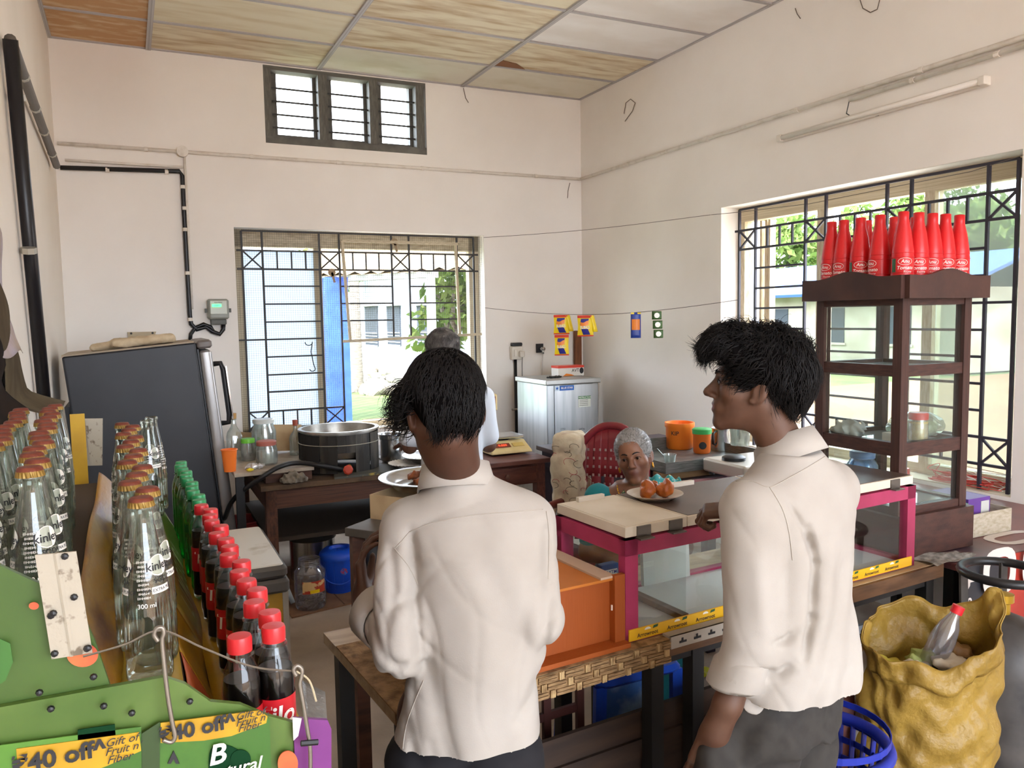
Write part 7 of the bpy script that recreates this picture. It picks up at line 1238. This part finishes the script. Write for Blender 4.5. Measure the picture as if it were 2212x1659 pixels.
for pts in ([(885, 1148), (940, 1128), (1020, 1113), (1100, 1106), (1172, 1100)], [(885, 1148), (858, 1180), (848, 1188)], [(850, 1182), (880, 1220), (903, 1262)], [(1180, 1105), (1186, 1160), (1184, 1250)], [(915, 1470), (880, 1560), (868, 1640)]): seam('seam', t, m_seam, V, Q, pts)
Rc = frame((-.16, .95, -.30)); collar(t, nb+np.array([-.004, .0, -.006]), Rc, .070, .068, .042, .052, m_shirt, open_=.5, flare=.012)
cw = EL+(WL-EL)*.58; Rw = frame(WL-EL); V_ = []
for i in range(24):
    a = 2*PI*i/24
    for k, (r_, y) in enumerate(((.050, -.05), (.058+.004*math.sin(3*a), -.035), (.057+.006*math.sin(2*a), .035), (.048, .04), (.046, -.03))): V_.append(cw+Rw @ np.array([r_*math.cos(a), y+.012*math.sin(a), r_*math.sin(a)]))
MB().add(toW(V_), [(i*5+k, ((i+1) % 24)*5+k, ((i+1) % 24)*5+k+1, i*5+k+1) for i in range(24) for k in range(4)]).build('rolled_cuff', m_shirt, t, True, solid=.002)
trousers(t, hip, (1, 0), .1, None, m_dark_tr, .86, .142, .10)
def hr1(P):
    Q = (P-hc) @ Rh; d = S_ell(Q, (0, -.012, .042), (.086, .106, .095)); d = smin(d, S_ell(Q, (0, -.075, -.01), (.064, .04, .056)), .03); d = smin(d, S_ell(np.stack([abs(Q[:, 0]), Q[:, 1], Q[:, 2]], 1), (.060, .035, .035), (.03, .05, .045)), .03)
    cut = np.maximum(-(Q[:, 2]+.062+.25*np.minimum(0, Q[:, 1]+.05)), -1); face = S_ell(Q, (0, .105, -.045), (.08, .085, .095)); ear = S_ell(np.stack([abs(Q[:, 0]), Q[:, 1], Q[:, 2]], 1), (.095, -.010, -.022), (.05, .036, .052)); d = smax(d, cut, .012); d = smax(d, -face, .015); d = smax(d, -ear, .008)
    return d+.0018*n3(Q, 45, 5)
lo, hi = hc-.17, hc+.19; o, V, Q = pmesh('hair', hr1, lo, hi, .004, m_hb, t, 1); N = vnorm(V, Q); crown = hc+Rh @ np.array([.01, -.045, .14]); flow1 = lambda p: (p-crown)/(np.linalg.norm(p-crown)+1e-6)+np.array([-.15, 0, -.5])
noear = lambda V: np.linalg.norm(((V-hc) @ Rh)*np.sign([1, 1, 1])-np.sign((V-hc) @ Rh)*[.08, 0, 0]-np.array([0, -.01, -.012]), axis=1) > .085
strands('hair_strands', t, m_hair, V, N, 2600, flow1, .038, .003, 5, .0010, wav=.004, sel=noear)
strands('fringe_strands', t, m_hair, V, N, 420, lambda p: np.array([-.9, .1, -.5]), .06, .02, 6, .0012, sel=lambda V: (V[:, 0] < hc[0]-.055) & (V[:, 2] < hc[2]+.07), wav=.012)
# ---------------------------------------------------------------- smiling boy in profile
D2 = 1.9; m_skin2 = M('skin_brown_b', '#5f4233', .5, col2='#523628', nscale=12, sss=.08)
hc = J(1629, 836, D2); Rh = frame((-.965, .26, .10)); hc2, Rh2 = hc, Rh; k2 = lambda px, py, d=D2: J(px, py, d); fx = np.array([-.62, .78, 0]); ax = np.array([.78, .62, 0]); ang = math.atan2(ax[1], ax[0])
ctr = k2(1712, 1300); t = thing('person', 'smiling person in profile wearing a white shirt and grey trousers, hand in pocket', 'person', toW(np.array([ctr[0], ctr[1], 0]))); hip = np.array([k2(1690, 1500)[0], ctr[1], .88])
sc0 = k2(1712, 1075); SL, SR = sc0-ax*.165, sc0+ax*.165; EL, WL = k2(1628, 1372, 1.80), k2(1572, 1520, 1.80); PL = k2(1545, 1580, 1.82); ER, WR = k2(1770, 1240, 2.2), k2(1592, 1098, 2.36); nb = k2(1705, 985, 1.93)
WR = BR @ (at(1588, 1100, Z=1.11))
def b2(P):
    d = head_sdf(P, hc, Rh, .93, smile=.9); d = smin(d, S_cap(P, hc+Rh @ np.array([0, -.03, -.05]), nb+np.array([0, 0, -.02]), .05, .056), .03); d = smin(d, S_stack(P, [(hip[2]-.05, hip[0], hip[1], .11, .07, ang), (1.1, ctr[0], ctr[1], .10, .06, ang), (1.26, sc0[0], sc0[1], .12, .06, ang), (nb[2]-.08, nb[0], nb[1], .06, .05, ang)]), .03)
    for S_, E_, W_ in ((SL, EL, WL), (SR, ER, WR)): d = smin(d, S_cap(P, S_, E_, .028, .030), .03); d = smin(d, S_cap(P, E_, W_, .041, .029), .02)
    d = smin(d, S_cap(P, WL, PL, .03, .034), .02); d = smin(d, hand_sdf(P, PL-np.array([.0, .0, .01]), PL-WL, (.3, .9, 0), (.2, .2, .2), .95, False), .015); d = smin(d, hand_sdf(P, WR, (-.92, .30, -.12), (.15, .2, -1), (.9, 1.2, .9), .95, True), .012)
    for s in (-1, 1): d = smin(d, S_cap(P, hip+ax*s*.08+np.array([0, 0, -.05]), np.array([hip[0], hip[1], .09])+ax*s*.1, .07, .045), .03)
    return d
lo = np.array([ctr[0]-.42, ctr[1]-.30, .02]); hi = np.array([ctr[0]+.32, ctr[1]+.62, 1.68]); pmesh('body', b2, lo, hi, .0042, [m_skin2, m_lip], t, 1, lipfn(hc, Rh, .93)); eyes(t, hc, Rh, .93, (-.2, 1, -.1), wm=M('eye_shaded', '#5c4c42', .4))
MB().tube(toW([hc+Rh @ (np.array([sx*.017, .0945-.004*abs(sx), -.0585+.004*abs(sx)])*.93) for sx in np.linspace(-1, 1, 7)]), .0022, 5).build('teeth', M('teeth', '#e3d9cc', .3), t, True)
f2 = lambda *pp: [tuple(k2(a, b)[[0, 2]]) for a, b in pp]
FL2 = [(f2((1700, 1110), (1716, 1180), (1708, 1290), (1690, 1370)), .011, .012), (f2((1805, 1160), (1775, 1300), (1730, 1420), (1680, 1510)), .022, .007), (f2((1840, 1250), (1815, 1380), (1760, 1500)), .024, .006), (f2((1760, 1120), (1745, 1250), (1735, 1330)), .02, -.005), (f2((1850, 1400), (1810, 1510)), .02, -.005), (f2((1620, 1335), (1650, 1330), (1672, 1315)), .010, .006), (f2((1600, 1395), (1640, 1400), (1668, 1375)), .012, .007), (f2((1590, 1150), (1600, 1300)), .02, -.004), (f2((1655, 1160), (1650, 1280)), .02, .004), (f2((1575, 1430), (1600, 1390)), .01, .005), (f2((1660, 1060), (1690, 1110), (1705, 1150)), .008, .006)]
def rg(py, px, a, b, d=D2): p = k2(px, py, d); return (p[2], p[0], p[1], a, b, ang)
R2 = sorted([rg(1600, 1724, .175, .125), rg(1545, 1722, .180, .128), rg(1450, 1720, .180, .125), rg(1350, 1714, .175, .12), rg(1230, 1708, .175, .12), rg(1120, 1708, .178, .118), rg(1060, 1710, .16, .10), rg(1010, 1712, .11, .08), rg(975, 1708, .07, .065)])
zh = lambda P: np.interp(P[:, 0], [k2(1600, 1535)[0], k2(1680, 1555)[0], k2(1745, 1568)[0], k2(1800, 1555)[0], k2(1858, 1520)[0]], [k2(1600, 1535)[2], k2(1680, 1555)[2], k2(1745, 1568)[2], k2(1800, 1555)[2], k2(1858, 1520)[2]])
def sh2(P):
    d = S_stack(P, R2); d = smax(d, zh(P)-P[:, 2], .006); d = smin(d, S_cap(P, SL+ax*.02, SR-ax*.02, .07, .07), .05); d = smin(d, S_cap(P, SL, EL, .070, .064), .018); d = smin(d, S_cap(P, EL, EL+(WL-EL)*.55, .062, .054), .02); d = smin(d, S_cap(P, SR, ER, .066, .058), .02); d = smin(d, S_cap(P, ER, ER+(WR-ER)*.6, .056, .05), .02)
    d = smin(d, S_cap(P, nb+np.array([0, .0, -.08]), nb+np.array([0, 0, -.02]), .08, .066), .03)
    return d+folds(P, FL2, y0=D2+.06)*1.7+.0022*n3(P, 24, 14)+creases(P, 5)
lo = np.array([ctr[0]-.42, ctr[1]-.30, .78]); hi = np.array([ctr[0]+.32, ctr[1]+.55, 1.45]); o, V, Q = pmesh('shirt', sh2, lo, hi, .0046, m_shirt, t, 1)
for pts in ([(1590, 1040), (1625, 1040), (1662, 1052), (1700, 1035), (1760, 1000), (1808, 968)], [(1662, 1052), (1690, 1100), (1704, 1150), (1712, 1210)], [(1640, 1525), (1690, 1540), (1745, 1550), (1800, 1538), (1850, 1510)]): seam('seam', t, m_seam, V, Q, pts)
Rc = frame((-.70, .70, -.42)); collar(t, nb+np.array([-.004, -.005, .008]), Rc, .068, .072, .042, .058, m_shirt, open_=.45, flare=.014)
cw = EL+(WL-EL)*.60; Rw = frame(WL-EL, .2); V_ = []
for i in range(26):
    a = 2*PI*i/26
    for k, (r_, y) in enumerate(((.052, -.05), (.061+.006*math.sin(3*a), -.03), (.057+.008*math.sin(2*a), .022), (.05, .03), (.046, -.03))): V_.append(cw+Rw @ np.array([r_*math.cos(a), y+.014*math.sin(a+.6), r_*math.sin(a)*.92]))
MB().add(toW(V_), [(i*5+k, ((i+1) % 26)*5+k, ((i+1) % 26)*5+k+1, i*5+k+1) for i in range(26) for k in range(4)]).build('rolled_cuff', m_shirt, t, True, solid=.002)
fl = [k2(1605, 1500, 1.80), k2(1650, 1475, 1.80), k2(1660, 1520, 1.79), k2(1648, 1550, 1.785), k2(1600, 1540, 1.79)]; MB().add(toW([p for p in fl]+[np.mean(fl, 0)+np.array([0, -.012, 0])]), [(i, (i+1) % 5, 5) for i in range(5)]).build('cuff_flap', m_shirt, t, True, solid=.003, sub=2)
trousers(t, hip, ax, .1, None, m_grey_tr, .88, .17, .12, k2(1548, 1680, 1.83))
def hr2(P):
    Q = (P-hc) @ Rh; A = abs(Q[:, 0]); Qa = np.stack([A, Q[:, 1], Q[:, 2]], 1); d = S_ell(Q, (0, -.022, .052), (.088, .118, .098)); d = smin(d, S_ell(Q, (0, .055, .098), (.07, .065, .045)), .03); d = smin(d, S_ell(Q, (0, -.092, .01), (.072, .04, .062)), .03)
    face = S_ell(Q, (0, .118, -.022), (.1, .095, .098)); side = S_box(Qa, (.08, .035, -.055), (.05, .075, .055), .01); d = smax(d, -face, .012); d = smax(d, -side, .01); ear = S_ell(Qa, (.088, -.006, -.02), (.032, .026, .034)); d = smax(d, -ear, .006); d = smax(d, -(Q[:, 2]+.075+.9*np.minimum(0, Q[:, 1]+.06)*.3), .01)
    return d+(.003+.004*np.clip(Q[:, 2]*10, 0, 1))*n3(Q, 48, 6)
lo, hi = hc-.2, hc+.2; o, V, Q = pmesh('hair', hr2, lo, hi, .004, m_hb, t, 1); N = vnorm(V, Q); crown = hc+Rh @ np.array([0, -.06, .15])
def flow2(p): q = (p-crown); f = Rh @ np.array([0, 1, 0]); l = Rh.T @ (p-hc); return (f*1.2+np.array([0, 0, -.5]) if l[1] > -.02 else q/(np.linalg.norm(q)+1e-6)+np.array([0, 0, -.7]))
strands('hair_strands', t, m_hair, V, N, 3200, flow2, .045, .004, 15, .0011, wav=.005)
strands('top_tufts', t, m_hair, V, N, 1100, lambda p: Rh @ np.array([0, .3, .5])+np.random.default_rng(int(abs(p[0]*1e5)) % 9999).normal(size=3)*.6, .034, .016, 16, .0012, sel=lambda V: ((V-hc) @ Rh)[:, 2] > .105, wav=.012)
strands('fringe_strands', t, m_hair, V, N, 1300, lambda p: Rh @ np.array([.0, .9, -.55]), .055, .010, 17, .0013, sel=lambda V: (((V-hc) @ Rh)[:, 1] > .07) & (((V-hc) @ Rh)[:, 2] > .075), wav=.012)
# ---------------------------------------------------------------- older man by the window
D3 = 4.4; hc = J(953, 762, D3); Rh = frame((-.62, .76, -.12)); t = thing('person', 'grey haired person in a pale shirt working at the back table', 'person', toW(np.array([hc[0]+.04, hc[1]+.0, 0]))); m_skin3 = M('skin_brown_c', '#5c3d30', .5)
nb = hc+np.array([.02, -.0, -.17]); cx, cy = hc[0]+.05, hc[1]-.02; SL, SR = np.array([cx-.17, cy+.02, nb[2]-.08]), np.array([cx+.17, cy+.02, nb[2]-.08]); EL, ER = SL+np.array([-.07, .02, -.27]), SR+np.array([.03, .03, -.27]); WL, WR = EL+np.array([-.05, .2, -.02]), ER+np.array([-.05, .22, -.02]); hip = np.array([cx, cy, .84])
def b3(P):
    d = head_sdf(P, hc, Rh, .97, gaunt=.5); d = smin(d, S_cap(P, hc+Rh @ np.array([0, -.03, -.05]), nb+np.array([0, 0, -.03]), .052, .058), .03); d = smin(d, S_stack(P, [(.8, cx, cy, .13, .09, 0), (1.2, cx, cy, .14, .09, 0), (nb[2]-.06, nb[0], nb[1], .09, .06, 0)]), .03)
    for S_, E_, W_ in ((SL, EL, WL), (SR, ER, WR)): d = smin(d, S_cap(P, S_, E_, .05, .04), .03); d = smin(d, S_cap(P, E_, W_, .04, .028), .02)
    d = smin(d, hand_sdf(P, WL, (-.1, 1, -.1), (0, 0, -1), (.3, .4, .3), 1, False), .012); d = smin(d, hand_sdf(P, WR, (-.2, 1, -.1), (0, 0, -1), (.3, .4, .3), 1, True), .012)
    for s in (-1, 1): d = smin(d, S_cap(P, hip+np.array([s*.08, 0, -.05]), np.array([cx+s*.1, cy, .05]), .07, .045), .03)
    return np.maximum(d, -P[:, 2]+.005)
pmesh('body', b3, np.array([cx-.4, cy-.3, 0]), np.array([cx+.4, cy+.5, 1.65]), .0075, m_skin3, t, 1); eyes(t, hc, Rh, .97)
m_pale = M('pale_shirt', '#cdd2da', .9)
def sh3(P):
    d = S_stack(P, [(.78, cx, cy, .17, .12, 0), (1.0, cx, cy, .17, .12, 0), (1.25, cx, cy, .18, .115, 0), (nb[2]-.08, cx, cy+.01, .14, .09, 0), (nb[2]-.01, nb[0], nb[1], .07, .062, 0)])
    for S_, E_ in ((SL, EL), (SR, ER)): d = smin(d, S_cap(P, S_, S_+(E_-S_)*.8, .068, .066), .03)
    return d+.004*n3(P, 22, 3)
pmesh('shirt', sh3, np.array([cx-.34, cy-.24, .75]), np.array([cx+.34, cy+.3, 1.5]), .0085, m_pale, t)
pmesh('wrap_skirt', lambda P: S_stack(P, [(.06, cx, cy, .16, .13, 0), (.5, cx, cy, .17, .13, 0), (.85, cx, cy, .155, .11, 0)])+.005*np.sin(P[:, 0]*60+2*np.sin(P[:, 2]*9)), np.array([cx-.24, cy-.22, .03]), np.array([cx+.24, cy+.22, .9]), .012, M('wrap_cloth', '#b9b4ac', .9), t)
m_gh = M('hair_grey', '#3a3635', .5, col2='#807b77', nscale=22, lo=.42, hi=.8)
def hr3(P):
    Q = (P-hc) @ Rh; A = np.stack([abs(Q[:, 0]), Q[:, 1], Q[:, 2]], 1); d = S_ell(Q, (0, -.02, .045), (.085, .104, .093)); d = smax(d, -S_ell(Q, (0, .11, -.02), (.1, .095, .1)), .012); d = smax(d, -S_ell(A, (.085, -.005, -.015), (.03, .026, .03)), .008); d = smax(d, -(Q[:, 2]+.055), .01); return d+.004*n3(Q, 70, 7)
o, V, Q = pmesh('hair', hr3, hc-.16, hc+.18, .006, m_gh, t); strands('hair_strands', t, m_gh, V, vnorm(V, Q), 900, lambda p: np.array([-.2, 0, -.6]), .03, .006, 25, .0014, wav=.006)
# ---------------------------------------------------------------- seated woman
D4 = 3.55; hc = J(1370, 988, D4); Rh = frame((-.30, -.95, .02), -.20); t = thing('person', 'seated older woman with grey hair wearing a teal sari', 'person', toW(np.array([hc[0]+.02, hc[1]+.06, 0]))); m_skin4 = M('skin_brown_d', '#80563f', .5, col2='#70493a', nscale=14, sss=.08); m_lip4 = M('lip_rose', '#6b3f34', .5)
cx, cy = hc[0]+.015, hc[1]+.055; zs2 = hc[2]-.18; nb = np.array([cx, cy-.01, hc[2]-.15]); SL, SR = np.array([cx+.16, cy+.02, zs2]), np.array([cx-.17, cy+.0, zs2-.01]); EL, ER = SL+np.array([.05, -.04, -.24]), SR+np.array([-.05, -.04, -.24]); WL, WR = EL+np.array([-.14, -.17, .0]), ER+np.array([.14, -.17, .0]); zp = .50
def b4(P):
    d = head_sdf(P, hc, Rh, .95, True, 0, .35); d = smin(d, S_cap(P, hc+Rh @ np.array([0, -.03, -.05]), nb+np.array([0, 0, -.04]), .05, .058), .03); d = smin(d, S_stack(P, [(zp, cx, cy, .16, .12, 0), (.62, cx, cy, .15, .11, 0), (zs2, cx, cy, .15, .085, 0), (zs2+.06, cx, cy, .09, .065, 0)]), .03)
    for S_, E_, W_ in ((SL, EL, WL), (SR, ER, WR)): d = smin(d, S_cap(P, S_, E_, .055, .043), .035); d = smin(d, S_cap(P, E_, W_, .042, .027), .02)
    d = smin(d, hand_sdf(P, WL, (-1, -.3, 0), (0, 0, -1), (.4, .5, .4), .92, True), .012); d = smin(d, hand_sdf(P, WR, (1, -.3, 0), (0, 0, -1), (.4, .5, .4), .92, False), .012)
    for s in (-1, 1): k = np.array([cx+s*.1, cy-.38, .47]); d = smin(d, S_cap(P, np.array([cx+s*.09, cy, zp]), k, .08, .06), .03); d = smin(d, S_cap(P, k, np.array([cx+s*.1, cy-.36, .06]), .058, .04), .02)
    return d
pmesh('body', b4, np.array([cx-.36, cy-.56, .01]), np.array([cx+.36, cy+.24, hc[2]+.17]), .0055, [m_skin4, m_lip4], t, 1, lipfn(hc, Rh, .95)); eyes(t, hc, Rh, .95, (.12, 1, .02))
m_teal = M('teal_cloth', '#16737a', .8, col2='#125f68', nscale=9); m_sari = M('sari_print', '#1c8a8c', .75, col2='#d8c98a', nscale=85, lo=.62, hi=.66, detail=1)
def bl4(P):
    d = S_stack(P, [(.5, cx, cy, .17, .13, 0), (.75, cx, cy, .155, .115, 0), (zs2, cx, cy, .155, .092, 0), (zs2+.035, cx, cy+.01, .10, .07, 0)])
    for S_, E_ in ((SL, EL), (SR, ER)): d = smin(d, S_cap(P, S_, S_+(E_-S_)*.75, .064, .056), .03)
    nk = S_ell(P, (cx-.02, cy-.10, zs2+.04), (.06, .05, .06)); return smax(d, -nk, .01)+.002*n3(P, 40, 3)
pmesh('blouse', bl4, np.array([cx-.34, cy-.24, .47]), np.array([cx+.34, cy+.24, zs2+.1]), .007, m_teal, t)
def sr4(u, v):
    a = PI*(1.02-1.15*u); x = cx+.115+.06*v-(.30*(1-v)+.0)*max(0, 1-u*1.25)+.0; z = zs2+.075-.02*abs(v-.4)-.42*max(0, .55-u)**1.1-.34*max(0, u-.62); y = cy-.125*math.cos(min(max((u-.1)/.8, 0), 1)*PI)*1.08-.03*(1-u); return toW(np.array([x+.05*(v-.5)*(.7+u), y+.006*math.sin(v*26), z+.010*math.sin(v*22+u*6)]))
MB().grid(sr4, 36, 22).build('sari_drape', m_sari, t, True, solid=.006)
MB().grid(lambda u, v: sr4(u, -.04+.09*v)+np.array([0, 0, .003]), 36, 3).build('sari_border', M('sari_border', '#2d4f3a', .75, col2='#c9b070', nscale=120, lo=.55, hi=.6), t, True, solid=.007)
pmesh('skirt', lambda P: smin(S_stack(P, [(.40, cx, cy-.02, .19, .16, 0), (.58, cx, cy, .17, .13, 0)]), smin(S_box(P, (cx, cy-.22, .47), (.19, .24, .085), .07), S_box(P, (cx, cy-.40, .24), (.19, .09, .22), .06), .04), .04)+.004*np.sin(P[:, 0]*50), np.array([cx-.28, cy-.56, .0]), np.array([cx+.28, cy+.22, .64]), .012, m_teal, t)
m_gh2 = M('hair_silver', '#8a8683', .5, col2='#3f3b39', nscale=40, lo=.5, hi=.75, stretch=(3, .3, 3))
def hr4(P):
    Q = (P-hc) @ Rh; A = np.stack([abs(Q[:, 0]), Q[:, 1], Q[:, 2]], 1); d = S_ell(Q, (0, -.016, .040), (.083, .1, .092)); d = smin(d, S_ell(Q, (0, -.115, -.01), (.04, .035, .04)), .015); d = smax(d, -S_ell(Q, (0, .125, -.026), (.082, .09, .100)), .008); d = smax(d, -S_ell(A, (.088, .0, -.018), (.03, .022, .03)), .006); d = smax(d, -(Q[:, 2]+.06), .01); return d+.0012*n3(Q, 50, 8)
o, V, Q = pmesh('hair', hr4, hc-.18, hc+.18, .0045, m_gh2, t); strands('hair_strands', t, m_gh2, V, vnorm(V, Q), 1500, lambda p: Rh @ np.array([0, -1, .15]), .05, .004, 35, .0009, wav=.004)
m_gold = M('gold', '#c9932e', .3, metal=.9)
for sx in (-1, 1): q = hc+Rh @ (np.array([sx*.079, .002, -.042])*.95); MB().tube([toW(q+Rh @ np.array([0, .008*math.cos(a), .010*math.sin(a)-.006])) for a in np.linspace(0, 2*PI, 14, endpoint=False)], .0035, 6, True).build('earring', m_gold, t, True)
q = hc+Rh @ (np.array([.0165, .108, -.029])*.95); MB().lathe([(.0026, 0), (.002, .002), (0, .003)], toW(q), 8).build('nose_stud', m_gold, t)
nk = [np.array([cx-.02+.075*math.sin(a), cy-.085-.03*math.cos(a), zs2+.065-.075*max(0, math.cos(a*.9))]) for a in np.linspace(-1.7, 1.7, 26)]; MB().tube(toW(nk), .003, 5).build('necklace', m_gold, t, True)
for k in range(1, 25, 2): MB().lathe([(0, -.004), (.004, 0), (0, .004)], toW(nk[k]), 6).build('bead', M('bead_dark', '#3a1c16', .4), t)
ts = thing('wooden_stool', 'low wooden stool the woman sits on', 'stool', toW(np.array([cx, cy+.0, 0]))); q = toW(np.array([cx, cy, 0])); MB().rbox(q+(0, 0, .405), (.34, .3, .03), .03).build('seat', m_tbl, ts)
for a in (-.12, .12):
    for b in (-.1, .1): MB().bb(q+(a-.02, b-.02, 0), q+(a+.02, b+.02, .39)).build('leg', m_tbl, ts)

# printed curls on the draped cloth
g = np.random.default_rng(4); ct, cV, cQ = CLOTH; pal = [M('print_curl_red', '#a85058', .9), M('print_curl_dark', '#5f5a50', .9)]
for k in range(26):
    x, y, r_ = g.uniform(1190, 1290), g.uniform(950, 1090), g.uniform(3, 9); a0 = g.uniform(0, 6); seam('printed_curl', ct, pal[k % 2], cV @ BR.T, cQ, [(x+r_*(1+.5*s)*math.cos(a0+s*2.2), y+r_*math.sin(a0+s*2.2)) for s in np.linspace(0, 1.6, 7)], .0013, .001, 14)
